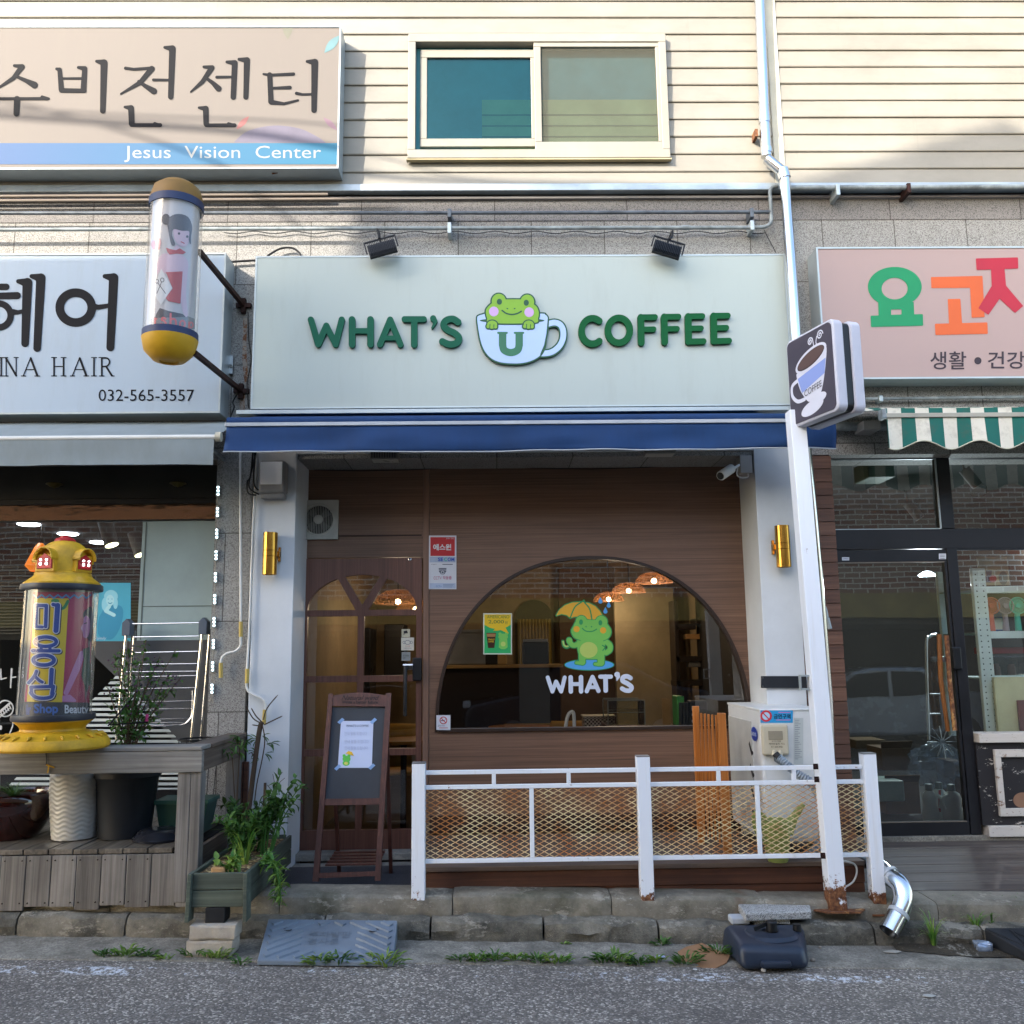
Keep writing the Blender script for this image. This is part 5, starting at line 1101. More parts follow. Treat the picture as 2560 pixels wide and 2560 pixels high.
E1 = ink('window_decal',grow([('p',can)],14)+grow(fh,14)+grow(fb,12)+grow(puddle,12)+[('s',[(905,350),(905,380)],16),('s',smooth([(610,930),(625,990),(665,1015),(700,990)],4),24)],ZD,dgl,None,yd,0.0,0.0006,res=6)
tag(E1,'window decal of a green frog under a yellow umbrella on a blue puddle','decal')
def ld(n,sh,m,lv,res=4): return ink(n,sh,ZD,m,E1,yd,0.0006+lv*0.0006,0.0004,res=res)
ld('umbrella_print',[('p',can),('-',[('s',smooth([(870,375),(780,440),(715,590)],5),10),('s',smooth([(920,380),(990,470),(1020,610)],5),10)])],dye,1)
ld('puddle_print',puddle,dbl,1); ld('handle_print',[('s',smooth([(612,932),(628,985),(665,1002),(695,985)],4),11)],bel,1)
ld('outline_print',grow(fb,11),dgl,2,5); ld('frog_print',fb+[('-',[('s',[(1170,985),(1210,1010),(1175,1060)],7)])],dlg,3,4); ld('outline_print',grow(fh,10),dgl,3.5,5); ld('frog_print',fh+[('p',[(860,880),(1180,880),(1180,960),(860,960)])],dlg,4.5,4)
ld('belly_print',[('e',975,1050,125,112)],bel,5.2)
for x in (866,1141): ld('eye_print',[('e',x,655 if x < 1000 else 665,27,38)],dgl,5.2,2.5)
for x,y_ in ((803,755),(1180,772)): ld('cheek_print',[('e',x,y_,44,44)],dye,5.2,3)
for x in (938,1015): ld('nostril_print',[('e',x,720,9,10)],dgl,5.2,2)
ld('smile_print',[('s',smooth([(885,745),(930,780),(985,790),(1040,782),(1088,755)],6),8)],dgl,5.2,3)
for i,(x,y_) in enumerate(((1142,350),(1260,408),(1213,492))):
    o = ink('raindrop_decal',[('s',[(x,y_-45,4),(x,y_+12,30)])],ZD,dbl,None,yd,0.0,0.0008,res=2)
    tag(o,['highest of three blue raindrop decals on the cafe window','right hand raindrop decal touching the lamp on the cafe window','lowest of three blue raindrop decals on the cafe window'][i],'decal','raindrop decals on the window')
wl = paint('#c2cde0',0.5,dirt=0.03)
WD = [[('s',[(393,1442),(460,1640),(512,1500),(585,1640),(635,1442)],28)],[('s',[(720,1440),(722,1640)],32),('s',[(866,1438),(868,1638)],32),('s',[(722,1535),(868,1535)],28)],
      [('s',[(1030,1435),(948,1636)],30),('s',[(1030,1435),(1115,1632)],30),('s',[(985,1580),(1075,1580)],26)],[('s',[(1140,1430),(1290,1430)],30),('s',[(1215,1430),(1218,1626)],33)],
      [('s',[(1380,1400,40),(1395,1430,28),(1375,1480,10)])],[('s',smooth([(1570,1450),(1520,1425),(1465,1440),(1458,1490),(1530,1530),(1585,1580),(1560,1625),(1500,1625),(1450,1600)],5),32)]]
o = thing('window_lettering','pale white rounded capital letters stuck on the cafe window below the frog','lettering',P(1475,1733,yd))
for sh in WD: ink('letter',sh,ZD,wl,o,yd,0.0,0.0008,res=4)
# americano poster
AP = board('coffee_poster','small yellow and green coffee price poster on the left of the cafe window','poster',(1208,1533,1280,1636),yd,m=paint('#bfc8b8',0.5),th=0.0006)
ye = paint('#cfae1d',0.5,dirt=0.03); gr = paint('#249a58',0.5,dirt=0.03)
panel('green_field',(1211,1536,1277,1633),gr,AP,yd,0.0008,0.0003); ink('yellow_field',[('p',[(1211,1536),(1277,1536),(1277,1562),(1262,1570),(1244,1573),(1226,1570),(1211,1562)])],(0,0,1),ye,AP,yd,0.0014,0.0003,res=0.5)
txt('lettering','AMERICANO',(1218,1538,1273,1546),paint('#2e6b33',0.5),AP,yd,0.0022); txt('lettering','2,000',(1221,1550,1260,1560),paint('#2e6b33',0.5),AP,yd,0.0022,bold=0.01); txt('lettering','원',(1262,1553,1269,1560),paint('#2e6b33',0.5),AP,yd,0.0022)
ink('cup_print',[('p',[(1216,1582),(1240,1582),(1236,1620),(1220,1620)])],(0,0,1),paint('#3a1d10',0.4),AP,yd,0.002,0.0003,res=0.4)
ink('cup_ice_print',[('p',[(1217,1584),(1239,1584),(1238,1592),(1218,1592)])],(0,0,1),paint('#a37a4a',0.4),AP,yd,0.0025,0.0003,res=0.4)
txt('lettering',"What's U\nCOFFEE",(1220,1596,1236,1606),ye,AP,yd,0.003,bold=0.02)
ink('frog_print',[('e',1258,1592,12,8),('e',1250,1585,4,4),('e',1266,1585,4,4),('p',[(1249,1598),(1267,1598),(1268,1618),(1262,1622),(1254,1622),(1248,1618)],1)],(0,0,1),dlg,AP,yd,0.002,0.0003,res=0.4); ink('frog_belly_print',[('e',1258,1610,6,6)],(0,0,1),bel,AP,yd,0.0025,0.0003,res=0.4)
ink('umbrella_print',[('p',[(1233,1577),(1240,1569),(1252,1565),(1264,1570),(1272,1584),(1262,1580),(1252,1575),(1242,1577)])],(0,0,1),ye,AP,yd,0.0026,0.0003,res=0.4)
# door stickers
k2 = YF+0.010
S1 = board('door_sticker','smallest cream camera sticker on the door glass, above the mask sticker','sticker',(1004,1573,1025,1593),k2,m=paint('#c4bfa6',0.5),th=0.0006,grp='stickers on the door glass'); ink('camera_icon',[('p',[(1009,1578),(1018,1576),(1020,1583),(1011,1584)]),('s',[(1010,1578),(1010,1587)],0.8)],(0,0,1),blk,S1,k2,0.001,0.0003,res=0.3)
S2 = board('door_sticker','rounded white face mask sticker, biggest on the door glass','sticker',(1003,1594,1035,1626),k2,m=paint('#cfccbe',0.5),th=0.0006,grp='stickers on the door glass')
ink('mask_icon',[('r',1019,1606,7,5,0.6),('r',1010,1606,3,3,0.5),('r',1028,1606,3,3,0.5)],(0,0,1),grey,S2,k2,0.001,0.0003,res=0.3); txt('lettering','마스크를',(1013,1614,1025,1617),redq,S2,k2,0.0015); txt('lettering','착용해 주세요',(1009,1619,1029,1622),grey,S2,k2,0.0015)
S3 = board('door_sticker','grey square sticker lowest on the door glass beside the latch','sticker',(1004,1630,1026,1652),k2,m=paint('#8d9292',0.5),th=0.0006,grp='stickers on the door glass'); txt('lettering','당기세요\npull',(1008,1637,1022,1647),blk,S3,k2,0.0015)
# blue poster on the salon glass
BP = board('photo_poster','light blue poster of a smiling woman on the salon glass','poster',(234,1457,327,1603),YH-0.002,m=paint('#4fa9c4',0.35,dirt=0.04),th=0.001)
Zb = (0,1120,3.01875); k3 = YH-0.003
lb = paint('#8fd0e0',0.4,dirt=0.03); mbz = paint('#3a8fb2',0.4,dirt=0.03)
ink('figure_print',[('p',smooth([(770,1240),(800,1190),(850,1185),(915,1195),(930,1260),(900,1370),(850,1440),(790,1440),(740,1400),(745,1290)],4,True))],Zb,mbz,BP,k3,0.0006,0.0003)
ink('hair_print',[('e',838,1120,52,48),('e',790,1180,22,50),('e',872,1170,18,45)],Zb,lb,BP,k3,0.001,0.0003); ink('face_print',[('e',832,1150,30,42),('s',[(825,1195),(800,1230),(860,1260)],14)],Zb,paint('#aadbe4',0.4,dirt=0.03),BP,k3,0.0015,0.0003)
ink('smile_print',[('s',[(818,1168),(832,1175),(846,1168)],3),('e',818,1140,4,3),('e',846,1140,4,3)],Zb,mbz,BP,k3,0.002,0.0003,res=1.5); txt('lettering','Family',(238,1592,266,1601),wl,BP,k3,0.002,shear=0.2)
# salon glass white lettering and hand-drawn marks
o = thing('glass_lettering','white brush lettering and a comb drawing on the dark salon window film','lettering',P(25,1820,YH)); wl2 = paint('#b9bfc2',0.5)
ink('letter',[('s',[(5,1670,6),(8,1745,6),(48,1735,4)]),('s',[(88,1668,7),(80,1808,5)]),('s',[(88,1732,5),(118,1728,5)]),('s',[(148,1660),(175,1660)],5),('s',[(140,1690),(175,1690)],5),('r',160,1720,17,15,4)],Zb,wl2,o,YH-0.004,0.0,0.0006,res=2)
Zn = (0,1700,3.01875)
ink('comb_drawing',[('r',40,215,60,60,5),('s',[(0,240),(70,180)],9),('s',[(-10,290),(70,215)],4)]+[('s',[(5+i*16,240-i*12),(20+i*16,268-i*12)],4) for i in range(5)]+[('s',[(100,270),(95,350),(75,400)],5),('s',[(0,425),(75,420)],5),('e',5,360,12,18)],Zn,wl2,o,YH-0.004,0.0,0.0006,res=2.5)
txt('lettering','G',(44,1708,52,1718),wl2,o,YH,0.004)
# salon header fixtures
for u,v,lb_ in ((136,1213,'left brass downlight on the dark panel above the salon window'),(445,1211,'right brass downlight on the dark panel above the salon window')):
    p = P(u,v,YH-0.06); mb = MB(); mb.lathe((p.x,p.y,p.z),[(0.055,0.012),(0.06,0.006),(0.045,0.0),(0.03,-0.012),(0.008,-0.018),(0.001,-0.024)],24); mb.box(p.x-0.02,p.x+0.02,p.y,YH-0.02,p.z,p.z+0.012)
    tag(mb.build('downlight',paint('#6e6238',0.35,0.7)),lb_,'light','brass fittings over the salon window')
# LED string
em = glow('#d9f4ff',2.2,'led_glow'); o = thing('led_string','string of small white LED modules hanging beside the salon window','light string',P(540,1750,YG))
pts = [P(544,1205,YG-0.02),P(542,1280,YG-0.02),P(541,1340,YG-0.02),P(539,1400,YG-0.02),P(538,1450,YG-0.02),P(537,1510,YG-0.02),P(535,1570,YG-0.02),P(533,1625,YG-0.02),P(532,1680,YG-0.02),P(529,1745,YG-0.02)]
mb = MB(); mb.tube(pts,0.003,6); mb.tube([pts[-1],P(524,1757,YG-0.02)],0.004,6); mb.tube([pts[-1],P(533,1757,YG-0.02)],0.004,6); mb.build('wire',paint('#8a857a',0.6),o)
for v in (1227,1280,1334,1388,1443,1498,1555,1610,1666,1722):
    u = 545-(v-1227)*0.031
    x0,x1,z0,z1 = RC(u-5,v-13,u+5,v+13,YG-0.025); MB().box(x0,x1,YG-0.026,YG-0.012,z0,z1).build('led_module',paint('#6d7170',0.5),o,bev=0.002)
    for dv in (-9,0,9): p = P(u,v+dv,YG-0.034); m1 = MB(); m1.lathe((p.x,p.y,p.z),[(0.001,-0.007),(0.006,-0.005),(0.0075,0),(0.006,0.005),(0.001,0.007)],8); m1.build('led',em,o)
# awning cranks
def crank(lab,pts,grips,y=YG-0.05):
    o = thing('awning_crank',lab,'crank',P(*pts[-1],y),'awning crank rods'); mb = MB(); mb.tube(smooth([tuple(P(*q_,y)) for q_ in pts],6),0.0085,10); mb.build('rod',M['white_plastic'],o)
    for (a,b) in grips: mb = MB(); mb.tube([P(*a,y),P(*b,y)],0.014,12); mb.build('grip',paint('#c4a95a',0.45),o)
crank('white awning crank with yellow grips ending on the granite, the shorter one',[(601,1128),(601,1300),(602,1550),(602,1595),(601,1615),(588,1628),(565,1635),(553,1650),(552,1690)],[((602,1554),(602,1592)),((552,1657),(552,1694))])
crank('white awning crank with yellow grips crossing onto the white pillar, the longer one',[(643,1130),(633,1300),(624,1550),(617,1690),(618,1722),(630,1735),(652,1745),(664,1760),(663,1800)],[((618,1672),(617,1708)),((662,1774),(660,1810))],YP-0.03)
# salon steel edge, black hand bracket etc.
bk = board('pole_strap','dark metal strap bolted across the right white pillar to the signpost','strap',(1902,1690,2040,1720),YP-0.006,m=paint('#33353a',0.4,0.4,0.15),th=0.012)
for u,v in ((1907,1694),(1907,1715),(2018,1692),(2020,1717)): mb = MB(); p = P(u,v,YP-0.019); mb.tube([p,p+Vector((0,0.006,0))],0.007,8); mb.build('bolt',M['steel'],bk)
ST = board('wall_sticker','tiny white sticker on the brown boards beside the signpost','sticker',(2028,1789,2046,1815),YG+0.001,th=0.0015); ink('dot',[('e',2042,1796,3,4)],(0,0,1),redq,ST,YG-0.001,0.0008,0.0003,res=0.4)
mb = MB(); mb.tube(smooth([tuple(P(*q_,YG-0.04)) for q_ in ((2054,1512),(2061,1516),(2066,1530),(2068,1545))],5),0.010,10); p = P(2070,1545,YG-0.04); p2 = P(2075,1572,YG-0.04); mb.tube([P(2068,1545,YG-0.04),p2],0.015,10); tag(mb.build('crank_handle',M['alu']),'short grey crank handle behind the white signpost on the brown boards','crank')
# small marks on the store door
Q1 = board('door_label','small white label at the top left of the store door','sticker',(2105,1393,2123,1401),YR-0.005,th=0.001); txt('lettering','OPEN',(2107,1395,2121,1399),grey,Q1,YR-0.006,0.001)
Q2 = board('door_label','small square white sticker at the top right of the store door','sticker',(2347,1384,2365,1398),YR-0.005,th=0.001)
for i in range(3): panel('small_print',(2350,1387+i*4,2362,1388.5+i*4),grey,Q2,YR-0.006,0.0006,0.0003)
# ------------------------------------------------------------------ decks and entrance
zd = 0.355; ydf = -1.10
dkx0,dkx1 = bxt+0.0,P(2165,2200,ydf).x
o = thing('cafe_deck','stained wooden deck in front of the cafe window behind the mesh railing','deck',((dkx0+dkx1)/2,ydf,0.1))
mb = MB(); y = ydf
while y < -0.16: mb.box(dkx0,px1-0.001 if y > YP-0.12 else dkx1,y,y+0.134,zd-0.028,zd); y += 0.142
mb.build('deck_boards',M['deck_top'],o,bev=0.003)
for i,(za,zb_2) in enumerate(((zd-0.125,zd-0.032),(zd-0.235,zd-0.129))): MB().box(dkx0,dkx1,ydf+0.012+i*0.012,ydf+0.035+i*0.012,za,zb_2).build('skirt_board',M['deck_red'],o,bev=0.003)
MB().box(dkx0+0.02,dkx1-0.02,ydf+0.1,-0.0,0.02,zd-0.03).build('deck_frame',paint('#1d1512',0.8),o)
# entrance slab, doormat
ex0,ex1 = P(560,2190,-1.0).x,dkx0-0.002
tag(MB().box(ex0,ex1,-1.13,-0.13,0.0,0.185).build('entrance_slab',M['step'],bev=0.01),'grey concrete slab forming the step up to the cafe door','step')
MB_m = MB(); mx0,mx1 = P(690,2180,-0.8).x,ex1-0.004
MB_m.box(ex0+0.12,mx1,-1.05,-0.30,0.186,0.196); t = NT('doormat'); n_ = t.noise(t.map(),160,4,0.8); M['mat'] = t.bsdf(t.mix(n_,'#25262b','#4b4d55'),0.95,0,t.bump(n_,0.8,0.01))
tag(MB_m.build('doormat',M['mat'],bev=0.003),'dark charcoal doormat laid before the cafe door','doormat')
# left deck
zL = 0.53; ylf = -1.30; lx1 = P(497,2000,ylf).x; lxe = P(497,2150,ylf).x
o = thing('salon_deck','weathered grey timber deck with a low railing in front of the salon','deck',(-2.8,ylf,0.1))
mb = MB(); x = -6.0
rr2 = random.Random(4)
while x < lx1-0.15:
    w_ = 0.134; mb.box(x,x+w_,ylf-0.01,YH-0.04,zL-0.028,zL+rr2.uniform(-0.002,0.002)); x += 0.142
mb.build('deck_boards',mat_wood('grey_deck_boards',[(0.2,'#2e2a24'),(0.45,'#5a5246'),(0.8,'#7f766a')],'y',45,0.8,0.5,('x',0.142),0.5),o,bev=0.003)
mb = MB(); x = P(2,2190,ylf-0.03).x-0.142*22; i = 0
zbot = P(300,2268,ylf-0.03).z
while x < lx1-0.02:
    w_ = 0.138; mb.box(x,min(x+w_,lx1),ylf-0.034+rr2.uniform(-0.003,0.003),ylf-0.014,zbot+rr2.uniform(-0.012,0.012),zL-0.03); x += 0.142
mb.build('skirt_boards',mat_wood('grey_skirt_boards',[(0.2,'#3a3733'),(0.42,'#65605a'),(0.6,'#827d76'),(0.85,'#a19d95')],'z',55,0.8,0.5,('x',0.142),0.35),o,bev=0.003)
mb = MB()
for k in range(36):
    xx = P(2,2190,ylf-0.03).x-0.142*12+0.02+(k//2)*0.142+(k % 2)*0.098
    if xx < lx1-0.03:
        for zz_ in (zL-0.055,zbot+0.03): mb.tube([(xx,ylf-0.0385,zz_),(xx,ylf-0.03,zz_)],0.004,6)
mb.build('nail_heads',paint('#2c1d15',0.8),o)
ztp = P(300,1868,ylf-0.04).z; zrb = P(300,1933,ylf-0.04).z
MB().box(-6.0,P(505,1900,ylf-0.05).x,ylf-0.05,ylf-0.01,zrb,ztp-0.025).build('front_rail',M['grey_wood_x'],o,bev=0.004)
MB().box(-6.0,P(505,1870,ylf-0.05).x,ylf-0.055,ylf+0.12,ztp-0.023,ztp).build('cap_board',M['grey_wood_x'],o,bev=0.004)
xr = P(505,1900,ylf-0.05).x
MB().box(xr-0.045,xr-0.005,ylf-0.008,YG-0.005,zrb,ztp-0.025).build('side_rail',M['grey_wood_y'],o,bev=0.004)
MB().box(xr-0.13,xr+0.005,ylf+0.122,YG-0.005,ztp-0.023,ztp).build('cap_board',M['grey_wood_y'],o,bev=0.004)
px_a = P(447,2000,ylf).x; MB().box(px_a,px_a+0.075,ylf-0.036,ylf+0.05,zbot+0.02,zrb-0.002).build('corner_post',M['grey_wood'],o,bev=0.004)
MB().box(px_a+0.077,xr-0.004,ylf-0.036,ylf+0.05,zbot+0.02,zrb-0.002).build('corner_post',M['grey_wood'],o,bev=0.004)
MB().box(xr-0.035,xr-0.008,ylf+0.052,-0.75,zbot+0.02,zL-0.002).build('side_skirt',M['grey_wood_y'],o,bev=0.003)
MB().box(xr-0.10,xr-0.01,YG-0.12,YG-0.02,0.1,zrb).build('rear_post',M['grey_wood'],o,bev=0.004)
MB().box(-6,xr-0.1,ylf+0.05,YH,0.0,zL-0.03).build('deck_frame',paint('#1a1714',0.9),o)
mb = MB(); x0,x1,z0,z1 = RC(590,1905,616,2050,YG-0.06)
for i in range(3): mb.box(x0-0.02+i*0.035,x0+0.008+i*0.035,YG-0.07,YG-0.04,0.15,z1)
tag(mb.build('leaning_battens',M['deck_red']),'red brown battens standing between the salon deck and the white pillar','battens')
# ------------------------------------------------------------------ barber pole
ypz = -1.36; bc = P(130,1860,ypz); bx,zB = bc.x,ztp+0.001
zv = lambda v: P(150,v,ypz).z
BPo = thing('barber_pole','yellow barber shop pole with domed top and printed blue lettering, on the deck railing','barber pole',(bx,ypz,zB))
Rb = 0.305
kB = (zv(1799)-zB)/0.232
cyl('base',[(0.001,zB),(Rb*0.99,zB),(Rb*1.02,zB+0.012),(Rb*1.02,zB+0.03),(Rb*0.97,zB+0.06),(Rb*0.86,zB+0.10*kB),(Rb*0.74,zB+0.128*kB),(0.19,zB+0.142*kB),(0.175,zB+0.148*kB),(0.172,zB+0.165*kB),(0.183,zB+0.19*kB),(0.21,zB+0.222*kB),(0.21,zB+0.232*kB)],M['yellow_pole'],BPo,(bx,ypz,0),56)
for k in range(20):
    mb = MB(); a = 2*math.pi*k/20; c_,s_ = math.cos(a),math.sin(a)
    p0 = Vector((bx+c_*Rb*0.95,ypz+s_*Rb*0.95,zB+0.066)); p1 = Vector((bx+c_*0.24,ypz+s_*0.24,zB+0.118*kB)); mb.tube([p0,p0.lerp(p1,.5)+Vector((c_,s_,1))*0.004,p1],[0.003,0.009,0.003],8); mb.build('petal',M['yellow_pole'],BPo)
zb1 = zB+0.232*kB; rP = 0.200; zb2 = zv(1478)
for z_,n_ in ((zb1,'lower_band'),(zb2,'upper_band')): cyl(n_,[(rP-0.02,z_),(rP+0.022,z_),(rP+0.026,z_+0.01),(rP+0.022,z_+0.034),(rP-0.02,z_+0.034)],paint('#33353c',0.4),BPo,(bx,ypz,0),56)
t = NT('clear_acrylic'); tr = t.n('ShaderNodeBsdfTransparent'); tr.inputs[0].default_value = (0.93,0.93,0.93,1); gl = t.n('ShaderNodeBsdfGlossy'); gl.inputs[1].default_value = 0.06; m1 = t.n('ShaderNodeMixShader'); lw = t.n('ShaderNodeLayerWeight'); lw.inputs[0].default_value = 0.12
df = t.n('ShaderNodeBsdfDiffuse'); df.inputs[0].default_value = lin('#b4b6b4'); m2 = t.n('ShaderNodeMixShader'); m2.inputs[0].default_value = 0.08; t.l(tr.outputs[0],m2.inputs[1]); t.l(df.outputs[0],m2.inputs[2]); t.l(lw.outputs[1],m1.inputs[0]); t.l(m2.outputs[0],m1.inputs[1]); t.l(gl.outputs[0],m1.inputs[2]); t.l(m1.outputs[0],t.out.inputs[0])
cyl('clear_tube',[(rP,zb1+0.03),(rP,zb2+0.002)],t.m,BPo,(bx,ypz,0),64)
rI = 0.168; pp = cyl('printed_drum',[(rI,zb1+0.03),(rI,zb2+0.002)],paint('#8d8c84',0.5),BPo,(bx,ypz,0),64)
cyl('white_drum_edge',[(rP-0.006,zb1+0.03),(rP-0.006,zb2)],paint('#a8a69c',0.5),BPo,(bx,ypz,0),64).data.materials[0]
bpy.data.objects.remove([x for x in BPo.children if x.name.startswith('white_drum_edge')][0])
mb = MB(); mb.lathe((bx,ypz,0),[(rP-0.006,zb1+0.03),(rP-0.006,zb2)],8,a0=R(185),a1=R(222)); mb.build('white_backing',paint('#a8a69c',0.5),BPo)
cm,cn = cylmap(bx,ypz,rI); ZB = (0,1300,3.22)
def bp(n,sh,m,lv,res=4): return ink(n,sh,ZB,m,BPo,0,0.0012+lv*0.0012,0.0008,mapf=cm,nrm=cn,res=res,strips=26)
yp_ = paint('#cfb31a',0.45,dirt=0.04); mg = paint('#a01f48',0.45,dirt=0.08); bl_ = paint('#1d3f8c',0.4,dirt=0.03); whp = paint('#c6c8cc',0.4,dirt=0.03); skn = paint('#b0709a',0.5,dirt=0.04); dkh = paint('#2b2530',0.5,dirt=0.04)
bp('magenta_field',[('p',[(270,580),(740,580),(735,900),(715,1475),(200,1465),(245,1000)])],mg,0,7)
bp('yellow_field',[('p',[(285,628),(552,632),(500,1468),(220,1462)])],yp_,1,7)
bp('green_leaf_print',[('e',445,652,32,18),('s',smooth([(475,720),(515,705),(545,655)],5),12)],paint('#2b8045',0.5),2)
bp('zigzag_print',[('s',[(275+i*32,603+(i % 2)*26) for i in range(15)],6)],paint('#3f7fb4',0.5),2.2,3)
bp('black_field',[('p',[(200,1462),(718,1470),(712,1585),(195,1570)])],paint('#2b2c31',0.5),2,6)
HL = [('s',[(300,685),(296,858)],14),('s',[(300,688),(378,690)],14),('s',[(378,690),(372,858)],14),('s',[(292,858),(345,862)],12),('s',[(430,680),(464,690)],14),('s',[(465,688),(452,890)],20),
      ('r',372,980,82,38,14),('s',[(338,1018),(335,1050)],12),('s',[(405,1018),(405,1050)],12),('s',[(272,1052),(475,1054)],14),('r',356,1128,80,40,15),
      ('s',smooth([(300,1218),(282,1260),(240,1310)],4),13),('s',smooth([(285,1255),(320,1290),(345,1305)],4),12),('s',[(418,1205),(412,1320)],17),('s',[(260,1345),(430,1340)],13),('s',[(430,1340),(420,1400)],15),('s',[(258,1345),(262,1395)],14),('s',smooth([(256,1390),(290,1425),(350,1435),(410,1425),(428,1395)],4),14)]
bp('letter_shadow',[(s[0],[(p[0]+7,p[1]+7,(p[2] if len(p) == 3 else s[2])+8) for p in s[1]]) if s[0] == 's' else ('r',s[1]+7,s[2]+7,s[3],s[4],s[5]+8) for s in HL],dkh,2.6,4)
bp('letter_outline',[(s[0],[(p[0],p[1],(p[2] if len(p) == 3 else s[2])+7) for p in s[1]]) if s[0] == 's' else ('r',s[1],s[2],s[3],s[4],s[5]+7) for s in HL],whp,3.3,4)
bp('letters',HL,bl_,4,4)
bp('lady_hair_print',[('p',smooth([(690,720),(735,710),(740,960),(700,960),(680,900),(715,850),(700,780),(668,790),(668,745)],3,True))],dkh,2)
bp('lady_print',[('p',smooth([(690,770),(715,800),(715,900),(690,950),(665,940),(660,900),(645,870),(665,830),(668,790)],3,True)),('s',[(655,1075,22),(610,1200,28),(530,1390,20)]),('p',[(500,1415),(560,1405),(610,1450),(605,1465),(500,1462)])],skn,2.5)
bp('lady_eye_print',[('s',[(672,835),(690,828)],4)],dkh,3.2,2.5); bp('dress_print',[('p',[(660,1040),(715,1020),(725,1300),(690,1390),(650,1250),(668,1130)])],paint('#4c5a4a',0.6),3)
def cylbox(u0,v0,u1,v1): return (u0,v0,u1,v1)
txt('lettering','ir',(68,1761,80,1787),bl_,BPo,0,0.005,bold=0.03,mapf=cm,nrm=cn); txt('lettering','Shop',(86,1759,145,1790),paint('#3f6cb8',0.5),BPo,0,0.005,bold=0.03,mapf=cm,nrm=cn); txt('lettering','Beauty',(161,1762,219,1790),whp,BPo,0,0.005,bold=0.02,mapf=cm,nrm=cn)
zc0 = zb2+0.034
cyl('crown_skirt',[(rP+0.01,zc0),(rP+0.01,zc0+0.01),(rP-0.035,zc0+0.045),(rP-0.045,zc0+0.06),(rP-0.045,zc0+0.07),(rP-0.055,zc0+0.075)],M['yellow_pole'],BPo,(bx,ypz,0),56)
rD = rP-0.058; zt_ = zv(1352)
hD = zt_-zc0-0.07
cyl('dome',[(rD,zc0+0.07),(rD,zc0+0.07+hD*0.42),(rD*0.95,zc0+0.07+hD*0.6),(rD*0.82,zc0+0.07+hD*0.78),(rD*0.58,zc0+0.07+hD*0.92),(rD*0.3,zc0+0.07+hD),(0.001,zc0+0.07+hD*1.01)],M['yellow_pole'],BPo,(bx,ypz,0),56)
redm = paint('#a81c22',0.4,dirt=0.08); zt2 = zc0+0.07+hD
cyl('red_finial',[(0.062,zt2-0.012),(0.062,zt2+0.0),(0.05,zt2+0.012),(0.03,zt2+0.018),(0.03,zt2+0.03),(0.001,zt2+0.034)],redm,BPo,(bx,ypz,0),8)
for k,a in enumerate((R(-104),R(-20),R(76),R(160))):
    T2 = Matrix.Translation((bx,ypz,zc0+0.072)) @ Matrix.Rotation(a,4,'Z')
    def loc(vs): return [T2 @ Vector(v) for v in vs]
    mb = MB(); m2 = MB(); m2.box(rD-0.02,rD+0.014,-0.062,0.062,0.0,hD*0.5); m2.v = [((x if x < rD else x),y_*(1.0 if z_ < 0.01 else 0.92),z_) for x,y_,z_ in m2.v]; mb.add(loc(m2.v),m2.f)
    m2 = MB(); n = 12; arcp_ = [(0.066*math.cos(math.pi*i/n),hD*0.36+0.066*math.sin(math.pi*i/n)) for i in range(n+1)]; vs = []; fs = []
    for i,(yy,zz_) in enumerate(arcp_): vs += [(rD-0.03,yy,zz_),(rD+0.040,yy*0.98,zz_+0.004),(rD-0.03,yy*0.93,zz_-0.007),(rD+0.040,yy*0.91,zz_-0.004)]
    for i in range(n):
        p,q_ = i*4,i*4+4; fs += [(p,p+1,q_+1,q_),(p+2,q_+2,q_+3,p+3),(p+1,p+3,q_+3,q_+1)]
    mb.add(loc(vs),fs,True); mb.build('dormer',M['yellow_pole'],BPo,bev=0.002)
    mb = MB(); pts = [(-0.05,0.015),(0.05,0.015),(0.05,hD*0.36),(0,hD*0.52),(-0.05,hD*0.36)]; n = 5
    vs = [(rD+0.014,a_,b_) for a_,b_ in pts]+[(rD+0.022,a_*0.94,b_*0.98+0.002) for a_,b_ in pts]; mb.add(loc(vs),[tuple(range(5)),tuple(range(5,10))]+[(i,(i+1) % 5,5+(i+1) % 5,5+i) for i in range(5)]); dm = mb.build('red_shutter',redm,BPo)
    for sx_ in (-0.02,0.02):
        mb = MB(); m2 = MB(); m2.box(rD+0.022,rD+0.025,sx_-0.012,sx_+0.012,0.035,hD*0.38); mb.add(loc(m2.v),m2.f); mb.build('shutter_slot',paint('#8c3c3c',0.5),dm)
    for sx_ in (-0.02,0.02):
        for zz_ in (0.045,hD*0.20,hD*0.33): mb = MB(); q_ = T2 @ Vector((rD+0.027,sx_,zz_)); mb.lathe(q_,[(0.001,-0.005),(0.005,-0.003),(0.006,0),(0.005,0.003),(0.001,0.005)],8); mb.build('led',glow('#f4f6ff',3.0,'small_led'),dm)
mb = MB(); mb.tube([P(115,1882,ylf-0.055),P(117,1900,ylf-0.056),P(116,1912,ylf-0.056)],0.003,6); tag(mb.build('tie_wire',M['black']),'thin black wire tying the barber pole down to the deck rail','wire')
mb = MB(); mb.tube([P(116,1912,ylf-0.058),P(122,1916,ylf-0.058),P(119,1932,ylf-0.058)],0.004,6); mb.tube([P(116,1912,ylf-0.058),P(136,1919,ylf-0.058)],0.004,6); tag(mb.build('cable_tie',M['yellow']),'small yellow twist tie hanging on the deck rail below the barber pole','tie')
